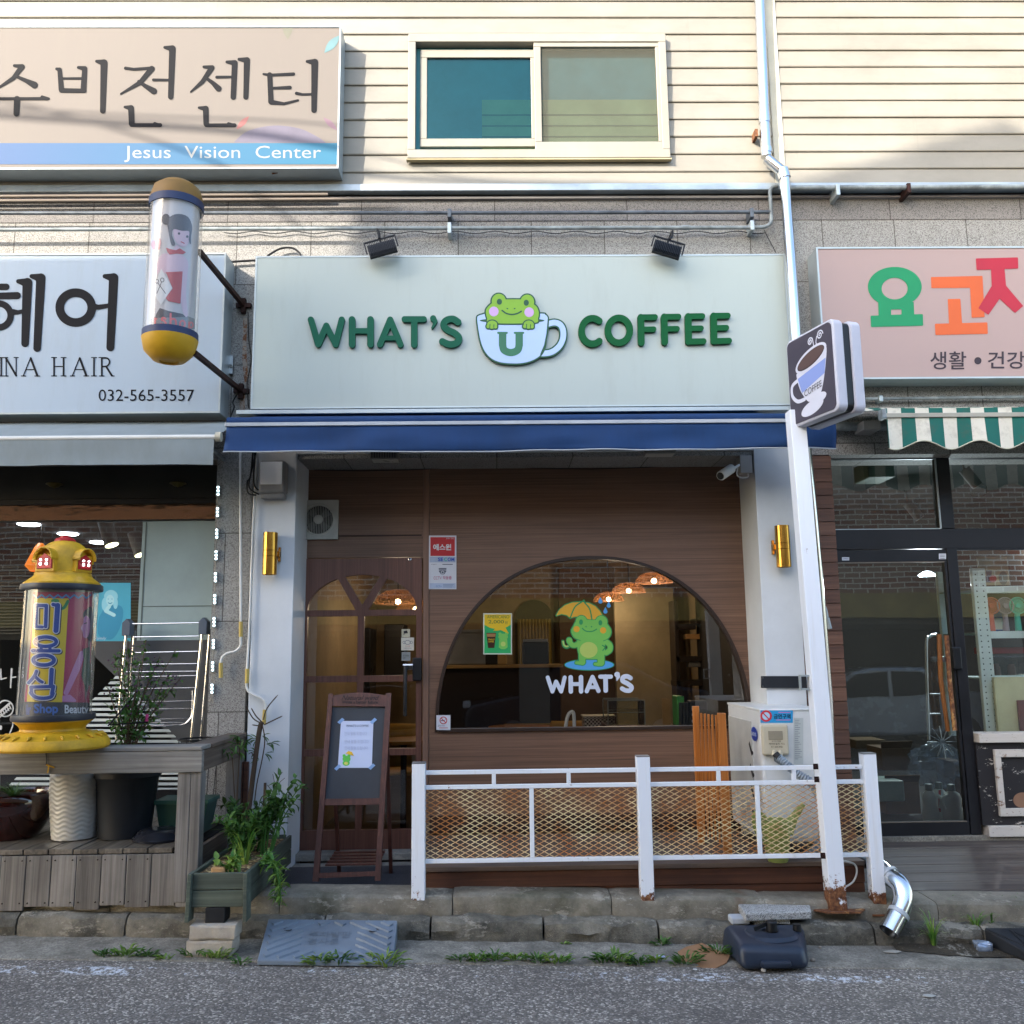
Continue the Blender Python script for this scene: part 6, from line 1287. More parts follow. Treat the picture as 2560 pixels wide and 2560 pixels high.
# ------------------------------------------------------------------ pots on the salon deck
def pot(name,lab,u,vb,y,prof,m,cat='pot',zfix=zL+0.003,rmod=None,seg=40):
    p = P(u,vb,y); o = thing(name,lab,cat,(p.x,y,zfix),'flower pots on the salon deck'); mb = MB(); mb.lathe((p.x,y,zfix),prof,seg,rmod=rmod); mb.build('pot_body',m,o); return o,Vector((p.x,y,zfix))
def soil(o,c,r,z): mb = MB(); mb.lathe(c,[(0.001,z+0.01),(r*0.6,z+0.006),(r,z)],20); mb.build('soil',paint('#2e241b',0.95,dirt=0.3,scale=20,bump=0.6),o)
glz = (lambda t: t.bsdf(t.mix(t.noise(t.map(),3,4),'#230d0b','#3e1713'),0.08,coat=0.6))(NT('dark_red_glaze'))
o1,c1 = pot('glazed_pot','glossy dark red glazed bowl planter with grass at the far left',28,2080,-0.92,[(0.001,0),(0.15,0),(0.19,0.06),(0.235,0.15),(0.25,0.215),(0.235,0.262),(0.222,0.268),(0.21,0.255),(0.205,0.22)],glz); soil(o1,c1,0.21,0.235)
wv = lambda an,z: 1+0.016*math.sin(z*230+2.2*math.sin(an*9))
o2,c2 = pot('white_pot','tall white ceramic pot with rippled relief under the railing',186,2068,-0.98,[(0.001,0)]+[(0.125+0.028*math.sin(min(1,i/60)*1.5),0.005+i*0.0062) for i in range(62)]+[(0.148,0.392),(0.14,0.385),(0.138,0.33)],paint('#b9b7b0',0.3,dirt=0.06),rmod=wv,seg=90); soil(o2,c2,0.14,0.36)
o3,c3 = pot('black_pot','large dark plastic nursery pot holding the berry shrub',312,2072,-0.93,[(0.001,0.012),(0.14,0.012),(0.142,0.0),(0.15,0.0),(0.155,0.04),(0.185,0.34),(0.20,0.36),(0.20,0.40),(0.19,0.40),(0.185,0.36)],paint('#20242a',0.5,dirt=0.3)); soil(o3,c3,0.185,0.37)
o4,c4 = pot('saucer','upturned dark plastic saucer on the deck beside the black pot',398,2085,-1.06,[(0.15,0.0),(0.152,0.012),(0.12,0.05),(0.10,0.056),(0.095,0.06),(0.07,0.062),(0.001,0.062)],paint('#24262d',0.25,dirt=0.15),'saucer')
p = P(455,2040,-0.78); o = thing('green_planter','rectangular dark green plastic planter behind the corner post','planter',(p.x,-0.78,zL),'flower pots on the salon deck')
x0 = P(398,2000,-0.85).x; x1 = P(536,2000,-0.85).x-0.02; x1 = min(x1,xr-0.05)
mb = MB(); z0,z1 = zL+0.002,zL+0.20; a,b_ = -0.92,-0.70; mb.hexa([(x0+0.03,a+0.02,z0),(x1-0.03,a+0.02,z0),(x1-0.03,b_-0.02,z0),(x0+0.03,b_-0.02,z0),(x0,a,z1),(x1,a,z1),(x1,b_,z1),(x0,b_,z1)]); mb.build('planter_body',paint('#274a3f',0.5),o,bev=0.004)
MB().box(x0-0.008,x1+0.008,a-0.008,b_+0.008,z1-0.02,z1+0.006).build('rim',paint('#2c5447',0.5),o,bev=0.004)
# drying rack
yk = -0.33
o = thing('drying_rack','folded steel clothes drying rack leaning at the salon window','drying rack',P(420,1985,yk)); sp = paint('#56606e',0.5)
def kp(zx,zy,y=yk): return P(380+zx/3.863,1500+zy/3.863,y)
def kz(zx,zy,y=yk): return P(zx/3.01875,1120+zy/3.01875,y)
for i,(a_,b_) in enumerate((((kz(962,1328)),kz(1510,1320)),(kz(945,1428),kz(1500,1420)),(kz(1010,1545),kz(1495,1535)),(kz(920,1635),kz(1490,1628)),(kz(915,1690),kz(1488,1685)),(kz(905,1730),kz(1485,1718)),(kz(895,1818),kz(1480,1810)),(kz(890,1920),kz(1475,1908)),(kz(890,1975),kz(1470,1965)),(kz(890,2050),kz(1465,2040)),(kz(890,2078),kz(1462,2070)))):
    mb = MB(); mb.tube([a_,b_],0.0045,8); mb.build('rail',M['steel'],o)
for sgn,(a_,b_) in enumerate(((kz(960,1320),kz(880,2200)),(kz(1535,1310),kz(1440,2220)))):
    mb = MB(); mb.tube([a_,b_],0.010,10); mb.build('leg',M['steel'],o); mb = MB(); mb.tube([a_+Vector((0.03,0.06,-0.05)),b_+Vector((0.045,0.07,0))],0.009,10); mb.build('leg',M['steel'],o)
    q_ = a_+Vector((0.005,0,0)); mb = MB(); mb.prism([(q_.x-0.028,q_.z-0.09),(q_.x+0.028,q_.z-0.09),(q_.x+0.03,q_.z-0.0),(q_.x,q_.z+0.03),(q_.x-0.03,q_.z-0.0)],yk-0.03,yk+0.05); mb.build('plastic_joint',sp,o,bev=0.004)
bw = smooth([tuple(kz(*q_)) for q_ in ((1455,1830),(1450,2000),(1430,2050),(1385,2085),(1300,2092),(1000,2100),(930,2080),(890,2030))],5); mb = MB(); mb.tube([Vector(q_) for q_ in bw],0.006,8); mb.build('lower_bow',M['steel'],o)
# ------------------------------------------------------------------ railing with rusty mesh
t = NT('rusty_cream_mesh'); n_ = t.noise(t.map(),4,8,0.7); M['rust_mesh'] = t.bsdf(t.mix(t.ramp(n_,[(0.42,0.0),(0.58,1.0)]),'#dccb9c',t.mix(t.noise(t.map(),60),'#8a5426','#c98a4a')),0.6)
yr0 = -1.245; RL = thing('railing','white steel railing with rusty diamond mesh panels along the cafe deck','railing',(0.9,yr0,0.2))
zpf = lambda u,v: P(u,v,yr0).z
posts = [(1047,1908,2266),(1612,1891,2272),(2182,1884,2280)]
pxs = []
for u,vt,vb in posts:
    xx = P(u,(vt+vb)/2,yr0).x; pxs.append(xx); w_ = 0.039
    MB().box(xx-w_,xx+w_,yr0-0.038,yr0+0.038,zpf(u,vb)-0.004,zpf(u,vt)).build('post',M['post'],RL,bev=0.004)
    MB().box(xx-w_-0.001,xx+w_+0.001,yr0-0.039,yr0+0.039,zpf(u,vt),zpf(u,vt)+0.006).build('post_cap',paint('#6d6c6c',0.5),RL,bev=0.002)
mb = MB(); xx = pxs[2]; zz_ = zpf(2182,2280); mb.box(xx-0.055,xx+0.055,yr0-0.055,yr0+0.06,zz_-0.01,zz_); mb.build('base_plate',M['rust'],RL); mb = MB(); xx = pxs[1]; mb.box(xx-0.062,xx+0.03,yr0-0.04,yr0+0.05,zpf(1612,2272)-0.006,zpf(1612,2272)); mb.build('base_plate',M['rust'],RL)
zr1,zr2,zr3 = zpf(1325,1928),zpf(1325,1965),zpf(1325,2149)
rl_ = 0.012
for a_,b_ in ((pxs[0],pxs[1]),(pxs[1],pxs[2])):
    for z_ in (zr1,zr2,zr3): MB().box(a_+0.0395,b_-0.0395,yr0-0.012,yr0+0.012,z_-rl_,z_+rl_).build('rail',M['white_steel'],RL,bev=0.002)
    for f in (0.333,0.667): xx = a_+(b_-a_)*f; MB().box(xx-0.012,xx+0.012,yr0-0.010,yr0+0.010,zr2+rl_+0.001,zr1-rl_-0.001).build('stub',M['white_steel'],RL,bev=0.002)
    xx = (a_+b_)/2; MB().box(xx-0.013,xx+0.013,yr0-0.011,yr0+0.011,zr3+rl_+0.001,zr2-rl_-0.001).build('mullion',M['white_steel'],RL,bev=0.002)
    for c_,d_ in ((a_+0.04,xx-0.0135),(xx+0.0135,b_-0.04)):
        zt,zb_3 = zr2-rl_-0.001,zr3+rl_+0.001; W_,H_ = 0.058,0.030; mb = MB(); k = -int((zt-zb_3)/H_)-2
        sl_ = H_/W_; N_ = int((d_-c_)/W_+(zt-zb_3)/H_)+3
        for i in range(-N_,N_+1):
            for sg in (1,-1):      # line z = z0 + sg*sl*(x-c)
                z0_ = zb_3+i*H_; pa_,pb_ = [],[]
                xs_ = sorted([c_,d_]+[c_+sg*(q_-z0_)/sl_ for q_ in (zb_3,zt)]); best = None
                for q0,q1 in zip(xs_,xs_[1:]):
                    m_ = (q0+q1)/2; zm_ = z0_+sg*sl_*(m_-c_)
                    if c_-1e-6 <= q0 and q1 <= d_+1e-6 and zb_3 <= zm_ <= zt and q1-q0 > 0.004: best = (q0,q1)
                if best:
                    q0,q1 = best; yy_ = yr0+(0.0012 if sg > 0 else -0.0012); mb.bar((q0,yy_,z0_+sg*sl_*(q0-c_)),(q1,yy_,z0_+sg*sl_*(q1-c_)),0.0042,0.0042)
        mb.build('mesh_panel',M['rust_mesh'],RL)
# ------------------------------------------------------------------ coffee signpost
yq = -1.285; PS = thing('signpost','tall white square steel post with a rusty foot carrying the cup sign','post',P(2092,2275,yq))
pb_,pt_ = P(2091,2272,yq),P(1990,1062,yq+0.02); pt_ = pb_+(pt_-pb_)*1.03
mb = MB(); dd = (pt_-pb_).normalized(); w_ = 0.049; sx_ = Vector((1,0,0)); 
mb.hexa([pb_+Vector((-w_,-w_,0)),pb_+Vector((w_,-w_,0)),pb_+Vector((w_,w_,0)),pb_+Vector((-w_,w_,0)),pt_+Vector((-w_,-w_,0)),pt_+Vector((w_,-w_,0)),pt_+Vector((w_,w_,0)),pt_+Vector((-w_,w_,0))]); mb.build('post',M['post'],PS,bev=0.004)
pl_ = [(-0.15,-0.02),(-0.09,-0.085),(0.10,-0.09),(0.15,-0.02),(0.06,0.06),(-0.07,0.06)]
mb = MB(); mb.add([(pb_.x+a_+0.01,pb_.y+b_*0.9,pb_.z-0.006) for a_,b_ in pl_]+[(pb_.x+a_+0.01,pb_.y+b_*0.9,pb_.z+0.002) for a_,b_ in pl_],[tuple(range(6)),tuple(range(6,12))]+[(i,(i+1) % 6,6+(i+1) % 6,6+i) for i in range(6)]); mb.build('foot_plate',M['rust'],PS)
for v in (1915,1947,2137):
    t_ = (P(2050,v,yq).z-pb_.z)/(pt_.z-pb_.z); c_ = pb_+(pt_-pb_)*t_+Vector((-w_-0.012,-w_-0.002,0)); mb = MB(); mb.box(c_.x-0.014,c_.x+0.012,c_.y+0.02,c_.y+0.03,c_.z-0.016,c_.z+0.016); mb.tube([c_+Vector((0,0.02,0)),c_+Vector((0,0.008,0))],0.009,8); mb.build('rusty_bolt',M['rust_dark'],PS)
t_ = (P(2030,1706,yq).z-pb_.z)/(pt_.z-pb_.z); c_ = pb_+(pt_-pb_)*t_; mb = MB(); mb.box(c_.x-0.10,c_.x-w_-0.001,c_.y-0.01,c_.y+0.03,c_.z-0.045,c_.z-0.035); mb.box(c_.x-0.10,c_.x-w_-0.001,c_.y-0.01,c_.y+0.03,c_.z+0.035,c_.z+0.045); mb.box(c_.x-0.104,c_.x-0.10,c_.y-0.01,c_.y+0.03,c_.z-0.045,c_.z+0.045); mb.build('u_bracket',M['alu'],PS)
# the lit cup sign box: two white rounded shells either side of a black core
nS = Vector((-0.955,-0.297,0)); tS = Vector((0.297,-0.955,0)); zS = Vector((0,0,1))
c0_ = P(2026,937,-1.48); ws,hs = 0.235,0.285; th_ = 0.215
CS = thing('cup_sign','square double sided coffee cup sign on the white post, facing down the street','sign',c0_+zS*-hs)
def rsq(w2,h2,r,n=6):
    o_ = []
    for cx2,cz2,a_ in ((w2-r,h2-r,0),(-w2+r,h2-r,90),(-w2+r,-h2+r,180),(w2-r,-h2+r,270)):
        for i in range(n+1): q_ = R(a_+90*i/n); o_.append((cx2+r*math.cos(q_),cz2+r*math.sin(q_)))
    return o_
def slab(off0,off1,w2,h2,r,m,name,bev=0.0):
    pts = rsq(w2,h2,r); n = len(pts); mb = MB()
    mb.add([c0_+tS*a_+zS*b_+nS*off0 for a_,b_ in pts]+[c0_+tS*a_+zS*b_+nS*off1 for a_,b_ in pts],[tuple(range(n)),tuple(range(n,2*n))]+[(i,(i+1) % n,n+(i+1) % n,n+i) for i in range(n)]); return mb.build(name,m,CS,bev=bev)
shell = paint('#b3b4c0',0.4,dirt=0.05)
slab(-0.004,-0.075,ws,hs,0.045,shell,'front_shell',0.012); slab(-0.075,-0.125,ws-0.012,hs-0.012,0.04,M['black'],'core',0); slab(-0.125,-0.20,ws,hs,0.045,shell,'rear_shell',0.012)
slab(0.0,-0.005,ws-0.018,hs-0.018,0.035,paint('#403b49',0.35,dirt=0.1),'dark_face')
pm = lambda u,v: c0_+tS*u+zS*v
wh3 = paint('#c6c8d6',0.35,dirt=0.03)
def cs(n,sh,m,lv,res=None): return ink(n,sh,(0,0,1),m,CS,0,0.0006+lv*0.0008,0.0005,mapf=pm,nrm=nS,res=res or 0.003)
cs('cup_print',[('p',smooth([(-0.135,0.03),(-0.11,-0.06),(-0.06,-0.135),(-0.02,-0.165),(0.06,-0.165),(0.11,-0.10),(0.155,0.04),(0.165,0.13),(0.10,0.14),(-0.02,0.10),(-0.12,0.05)],4,True)),('s',smooth([(-0.13,0.0),(-0.185,-0.02),(-0.19,-0.08),(-0.14,-0.13),(-0.07,-0.135)],5),0.012)],wh3,0)
cs('cup_blue_print',[('p',[(-0.125,0.01),(0.155,0.06),(0.135,-0.03),(-0.09,-0.09)])],paint('#8193cc',0.35,dirt=0.03),1)
ell = lambda rx,ry,cx2,cy2,an: ('p',[(cx2+rx*math.cos(q_)*math.cos(an)-ry*math.sin(q_)*math.sin(an),cy2+rx*math.cos(q_)*math.sin(an)+ry*math.sin(q_)*math.cos(an)) for q_ in np.linspace(0,2*math.pi,40)[:-1]])
cs('rim_print',[ell(0.158,0.062,0.015,0.10,0.22)],wh3,1.5); cs('rim_line',[ell(0.138,0.046,0.015,0.10,0.22)],paint('#3a2c33',0.3,dirt=0.03),2.3); cs('coffee_print',[ell(0.130,0.040,0.015,0.103,0.22)],paint('#54403f',0.35,dirt=0.03),3)
cs('saucer_print',[ell(0.11,0.042,0.0,-0.205,0.16),ell(0.07,0.03,0.07,-0.165,0.1)],wh3,1.2)
sp1 = [(0.02+0.026*(1-k/22)*math.cos(k*0.55)+0.0,0.205+0.026*(1-k/22)*math.sin(k*0.55)) for k in range(20)]; sp2 = [(0.115+0.030*(1-k/22)*math.cos(k*0.55),0.215+0.030*(1-k/22)*math.sin(k*0.55)) for k in range(20)]
cs('steam_print',[('s',sp1,0.004),('s',sp2,0.004),('s',smooth([(0.046,0.20),(0.05,0.17),(0.035,0.15)],4),0.0035),('s',smooth([(0.085,0.215),(0.075,0.18),(0.09,0.15)],4),0.0035)],wh3,1.0,0.002)
txt('lettering','COFFEE',(-0.065,-0.075,0.105,-0.115),paint('#4a4a52',0.4),CS,0,0.004,mapf=lambda u,v: c0_+tS*u+zS*(v+ (u*0.12)),nrm=nS)
# ------------------------------------------------------------------ air conditioner outdoor unit
ax_0,ax_1 = 1.655,2.045; ay0,ay1 = -0.93,-0.12; az0,az1 = zd+0.075,P(1950,1776,-0.93).z
AC = thing('outdoor_unit','white air conditioner outdoor unit with a blue round badge, standing on the cafe deck','air conditioner',((ax_0+ax_1)/2,-0.5,zd))
acm = paint('#cfd1d0',0.45,dirt=0.06); MB().box(ax_0,ax_1,ay0,ay1,az0,az1).build('casing',acm,AC,bev=0.012)
MB().box(ax_0-0.004,ax_1+0.004,ay0-0.006,ay1+0.006,az1-0.004,az1+0.012).build('top_cover',paint('#d8dad8',0.35,dirt=0.06),AC,bev=0.006)
for xx in (ax_0+0.04,ax_1-0.09):
    for yy in (ay0+0.05,ay1-0.15): MB().box(xx,xx+0.06,yy,yy+0.10,zd+0.002,az0+0.002).build('foot',paint('#99968c',0.6),AC,bev=0.006)
mb = MB(); mb.box(ax_0+0.02,ax_1-0.01,ay0-0.004,ay0-0.001,az0+0.03,az1-0.03); mb.build('side_panel',acm,AC,bev=0.003)
k4 = ay0-0.004
x0,x1,z0,z1 = RC(1905,1811,1972,1889,k4-0.03); MB().box(x0,x1,k4-0.035,k4,z0,z1).build('valve_cover',paint('#b7ae98',0.45,dirt=0.06),AC,bev=0.014)
x0,x1,z0,z1 = RC(1921,1827,1957,1850,k4-0.036); MB().box(x0,x1,k4-0.0375,k4-0.033,z0,z1).build('grip_recess',paint('#8a8270',0.5),AC,bev=0.003)
mb = MB()
for u in (1935,1951): mb.tube([P(u,1876,k4-0.034),P(u,1888,k4-0.034)],[0.010,0.016],12)
mb.build('cable_glands',paint('#b7ae98',0.45),AC)
VC = (0,0,1); tx = paint('#3b342c',0.5)
txt('lettering','도시가스 전문점',(1929,1851,1952,1855),tx,AC,k4-0.036,0.002,bold=0.01); txt('lettering','에어컨설치 가스',(1922,1857,1962,1862),tx,AC,k4-0.036,0.002,bold=0.01); txt('lettering','011-633-3922',(1928,1865,1956,1869),tx,AC,k4-0.036,0.002,bold=0.01)
SA = board('no_smoking_banner','bright blue no smoking banner sticker on the air conditioner','sticker',(1901,1776,1982,1807),k4-0.001,m=paint('#2d93c9',0.35,dirt=0.04),th=0.001)
ink('ban_ring',[('r',1915,1790,12,12,2.4),('s',[(1907,1782),(1923,1799)],1.5)],(0,0,1),paint('#c3333c',0.4,dirt=0.02),SA,k4-0.002,0.0014,0.0004,res=0.4); ink('ban_disc',[('e',1915,1790,11,11)],(0,0,1),paint('#a9cfe4',0.4,dirt=0.02),SA,k4-0.002,0.0006,0.0004,res=0.5)
txt('lettering','금연구역',(1934,1785,1976,1797),paint('#152033',0.4),SA,k4-0.002,0.002,bold=0.02); panel('small_print',(1940,1799,1976,1801),paint('#c76ea6',0.4),SA,k4-0.002,0.0006,0.0003); panel('small_print',(1946,1780,1976,1782),paint('#c76ea6',0.4),SA,k4-0.002,0.0006,0.0003)
LB = board('rating_label','pale silver rating label on the right edge of the air conditioner','sticker',(1984,1795,2008,1910),k4-0.001,m=paint('#b4bab8',0.4,dirt=0.03),th=0.0008)
for i in range(22): panel('small_print',(1987,1800+i*4.6,1987+random.uniform(8,18),1801+i*4.6),grey,LB,k4-0.002,0.0006,0.0003)
xm = lambda y_,z_: Vector((ax_0,y_,z_))
for i,(y_,z_) in enumerate(((-0.70,0.98),(-0.70,0.84),(-0.70,0.70),(-0.70,0.56))): mb = MB(); mb.bar((ax_0-0.004,y_-0.03,z_-0.035),(ax_0-0.004,y_+0.03,z_+0.035),0.006,0.03); mb.build('grille_slot',M['black'],AC)
mb = MB(); mb.box(ax_0-0.006,ax_0+0.001,ay0+0.20,ay1-0.02,az0+0.04,az1-0.08); mb.build('fan_panel',paint('#b3b3ae',0.5),AC,bev=0.004)
cb_ = Vector((ax_0-0.002,ay0+0.13,az1-0.155)); mb = MB(); mb.add([cb_+Vector((-0.003,0.075*math.cos(q_),0.045*math.sin(q_))) for q_ in np.linspace(0,2*math.pi,33)[:-1]],[tuple(range(32))]); mb.build('badge',paint('#1b3f9e',0.35,dirt=0.03),AC)
txt('lettering','SAMSUNG',(-0.055,0.013,0.055,-0.013),wl,AC,0,0.004,bold=0.03,mapf=lambda u,v: cb_+Vector((-0.002,-u,v)),nrm=Vector((-1,0,0)))
# ribbed duct hose
def hose(pts,r,m,name,lab):
    pp_ = [Vector(q_) for q_ in smooth(pts,12)]; rs = [r*(1.0 if i % 2 else 0.74) for i in range(len(pp_))]
    mb = MB(); mb.tube(pp_,rs,14); o_ = mb.build(name,m); tag(o_,lab,'hose'); return o_
hs1 = [tuple(P(*q_)) for q_ in ((1942,1893,-0.98),(1965,1910,-1.03),(1995,1935,-1.05),(2030,1960,-1.05),(2055,2010,-1.02),(2060,2070,-1.0),(2040,2120,-1.0),(2000,2145,-1.0),(1970,2150,-0.98))]
hose(hs1,0.030,paint('#8f9aa4',0.4,0.2),'duct_hose','ribbed grey hose curling from the air conditioner down to the deck')
mb = MB(); mb.tube([P(1938,1884,-0.985),P(1948,1896,-1.0)],0.022,12); tag(mb.build('pipe_boot',M['black']),'black rubber boot where the hose leaves the air conditioner','fitting')
mb = MB(); mb.tube(smooth([tuple(P(*q_,YP-0.03)) for q_ in ((2006,1822),(2018,1840),(2026,1862))],5),0.006,6); mb.tube(smooth([tuple(P(*q_,YP-0.03)) for q_ in ((2008,1843),(2015,1858),(2027,1862))],5),0.006,6); tag(mb.build('power_lead',M['black']),'black leads behind the air conditioner on the white pillar','cable')
# watering can
yw2 = -1.08; cw = P(1945,2158,yw2); cz = zd+0.001
o = thing('watering_can','pale lime green plastic watering can with a long spout on the deck','watering can',(cw.x,yw2,cz)); lm = paint('#8b9650',0.45,dirt=0.06)
mb = MB(); mb.lathe((cw.x,yw2,cz),[(0.001,0),(0.058,0),(0.062,0.01),(0.078,0.13),(0.098,0.23),(0.094,0.24),(0.085,0.215),(0.07,0.12)],32); mb.build('can_body',lm,o)
mb = MB(); mb.tube([(cw.x+0.06,yw2,cz+0.17),(cw.x+0.11,yw2,cz+0.25),(cw.x+0.175,yw2,cz+0.33)],[0.045,0.027,0.015],16); mb.build('spout',lm,o)
mb = MB(); mb.tube(smooth([(cw.x-0.07,yw2,cz+0.10),(cw.x-0.12,yw2,cz+0.17),(cw.x-0.135,yw2,cz+0.26),(cw.x-0.10,yw2,cz+0.285),(cw.x-0.04,yw2,cz+0.23)],5),0.012,10); mb.build('handle',lm,o)
# folding trellis
o = thing('folding_trellis','orange varnished expanding wooden trellis standing folded by the cafe window','trellis',(1.4,-0.8,zd))
pA,pB = P(1752,2080,-0.55),P(1820,2140,-0.92); zT1,zT2 = P(1752,1765,-0.55).z,P(1820,1782,-0.92).z
for p_,zt_2,w_ in ((pA,zT1,0.022),(pB,zT2,0.026)): MB().box(p_.x-w_,p_.x+w_,p_.y-0.012,p_.y+0.012,zd+0.003,zt_2).build('end_post',M['orange_wood'],o,bev=0.004)
dv = pB-pA; dv.z = 0
for i in range(7):
    for sg in (0,1):
        t0_ = (i+0.35)/7; t1_ = (i+0.75)/7
        if sg: t0_,t1_ = t1_,t0_
        off_ = Vector((0.006,-0.004,0))*(1 if sg else -1)
        a_ = Vector((pA.x,pA.y,zd+0.06))+dv*t0_+off_; b_ = Vector((pA.x,pA.y,(zT1+zT2)/2-0.03))+dv*t1_+off_; mb = MB(); mb.bar(a_,b_,0.006,0.010,up=(1,0,0)); mb.build('lattice_slat',M['orange_wood'],o)
# ------------------------------------------------------------------ A-board chalkboard
o = thing('chalkboard_stand','dark wooden sandwich board with a slatted shelf standing on the doormat','sign stand',P(870,2200,-0.86))
zf = 0.197; yb0,yt0 = -0.98,-0.70   # front feet nearer, leaning back
def lean(u,v):
    """point on the leaning front plane of the board"""
    n_ = Vector((0,-(PT.z-PB.z),(PT.y-PB.y))).normalized(); return PN(u,v,PB,n_)
PB = Vector((0,yb0,zf)); PT = Vector((0,yt0,P(870,1738,yt0).z))
nL = Vector((0,-(PT.z-PB.z),(PT.y-PB.y))).normalized()
brd = mat_wood('dark_red_brown_stand',[(0.25,'#2e1712'),(0.5,'#4d2a21'),(0.8,'#6d4234')],'z',60,0.5,0.2)
def lpoly(name,pts,off,th,m,par=o): return ink_mesh([pts],lean,nL,off,th).build(name,m,par)
lpoly('leg',[(823,1736),(834,1736),(798,2204),(783,2204)],0,0.028,brd); lpoly('leg',[(966,1735),(979,1735),(952,2202),(938,2202)],0,0.028,brd)
lpoly('head_board',[(828,1766)]+[(830+i*14,1741-8*math.sin(math.pi*i/10)) for i in range(11)]+[(972,1768)],0.004,0.018,brd)
lpoly('lower_bar',[(806,1998),(959,1996),(958,2012),(805,2014)],0.004,0.018,brd); lpoly('shelf_front',[(787,2183),(944,2178),(943,2190),(786,2196)],0.004,0.022,brd)
CB = lpoly('chalk_panel',[(830,1768),(968,1768),(956,1997),(811,1997)],0.0,0.006,paint('#363b42',0.6,dirt=0.12))
zback = PT.z-0.18
for u in (812,950):
    a_ = lean(u+14,1790)+Vector((0,0.03,0)); b_ = Vector((lean(u,2150).x+0.02,-0.52,zf)); mb = MB(); mb.bar(a_,b_,0.024,0.02); mb.build('rear_leg',brd,o)
xa2,xb2 = lean(800,2150).x+0.025,lean(945,2150).x
for i in range(5): zz_ = zf+0.10+i*0.002; MB().box(xa2,xb2,-0.90+i*0.075,-0.865+i*0.075,zf+0.13+i*0.003,zf+0.142+i*0.003).build('shelf_slat',brd,o,bev=0.002)
for i in range(2): MB().box(xa2,xb2-0.02,-1.06+i*0.035,-1.03+i*0.035,zf+0.012+i*0.02,zf+0.022+i*0.02).build('foot_slat',brd,o,bev=0.002)
tb_ = paint('#120d0c',0.6)
txt('lettering','Natural wind',(855,1740,950,1752),tb_,o,0,0.024,shear=0.5,mapf=lean,nrm=nL); txt('lettering','Write a better future',(856,1753,946,1761),tb_,o,0,0.024,bold=0.012,mapf=lean,nrm=nL)
pg = ink_mesh([[(853,1803),(934,1803),(930,1920),(845,1920)]],lean,nL,0.008,0.0008).build('paper_notice',paint('#b7c2dc',0.6,dirt=0.02),None); tag(pg,'white paper notice taped to the chalkboard with a small green frog drawing','notice')
txt('lettering',"WHAT'S U COFFEE",(866,1812,922,1818),paint('#4a4f63',0.5),pg,0,0.0105,mapf=lean,nrm=nL)
for v,w_ in ((1830,56),(1850,60),(1866,58)): txt('faint_lettering','안내 말씀 드립니다',(862,v,862+w_,v+9),paint('#a3adc6',0.6),pg,0,0.0105,mapf=lean,nrm=nL)
ink('frog_drawing',[('e',867,1898,10,8),('e',861,1890,4,4),('e',873,1890,4,4),('e',866,1908,9,7)],(0,0,1),paint('#58b848',0.5,dirt=0.02),pg,0,0.0098,0.0004,mapf=lean,nrm=nL,res=0.4)
ink('umbrella_drawing',[('p',[(864,1884),(872,1878),(880,1880),(886,1891),(878,1888),(872,1886)])],(0,0,1),paint('#d4ab2c',0.5,dirt=0.02),pg,0,0.0104,0.0004,mapf=lean,nrm=nL,res=0.4); ink('frog_belly_drawing',[('e',866,1909,5,4)],(0,0,1),paint('#c9c860',0.5,dirt=0.02),pg,0,0.0106,0.0004,mapf=lean,nrm=nL,res=0.4)
for cx3,cy3 in ((853,1803),(934,1803),(845,1919),(930,1917)):
    ink_mesh([[(cx3-9,cy3+3),(cx3+3,cy3-8),(cx3+9,cy3-3),(cx3-3,cy3+8)]],lean,nL,0.0098,0.0004).build('tape',paint('#7fa2d0',0.4),pg,fixn=False)
# ------------------------------------------------------------------ wooden planter box by the door
fA,fB = P(480,2265,-1.66),P(607,2265,-1.66); zp0,zp1 = P(540,2268,-1.66).z,P(540,2183,-1.66).z
kA = Vector((P(722,2075,-0.62).x,-0.62,0)); vB = kA-Vector((fB.x,fB.y,0)); vA = vB
PL2 = thing('planter_box','weathered green wooden planter box full of plants, propped on blocks by the kerb','planter',((fA.x+fB.x)/2,-1.2,zp0))
def sk(x_,s,z_): return Vector((x_,fA.y,0))+vA*s+Vector((0,0,z_))
fx0,fx1 = fA.x,fB.x; zmid = (zp0+zp1)/2; th2 = 0.02
for a_,b_ in ((zp0,zmid-0.002),(zmid+0.002,zp1)):
    mb = MB(); mb.hexa([(fx0,fA.y,a_),(fx1,fA.y,a_),(fx1,fA.y+th2,a_),(fx0,fA.y+th2,a_),(fx0,fA.y,b_),(fx1,fA.y,b_),(fx1,fA.y+th2,b_),(fx0,fA.y+th2,b_)]); mb.build('front_board',M['green_wood'],PL2,bev=0.003)
    for xx,nm in ((fx0,'side_board'),(fx1,'side_board')):
        mb = MB(); w3 = th2 if xx == fx1 else -th2; mb.hexa([sk(xx,0,a_),sk(xx+w3,0,a_),sk(xx+w3,1,a_),sk(xx,1,a_),sk(xx,0,b_),sk(xx+w3,0,b_),sk(xx+w3,1,b_),sk(xx,1,b_)]); mb.build(nm,mat_wood('green_planter_side',[(0.2,'#22251f'),(0.5,'#3c443a'),(0.8,'#5b6453')],'y',45,0.8,0.5) if 'gs' not in M else M['gs'],PL2,bev=0.003)
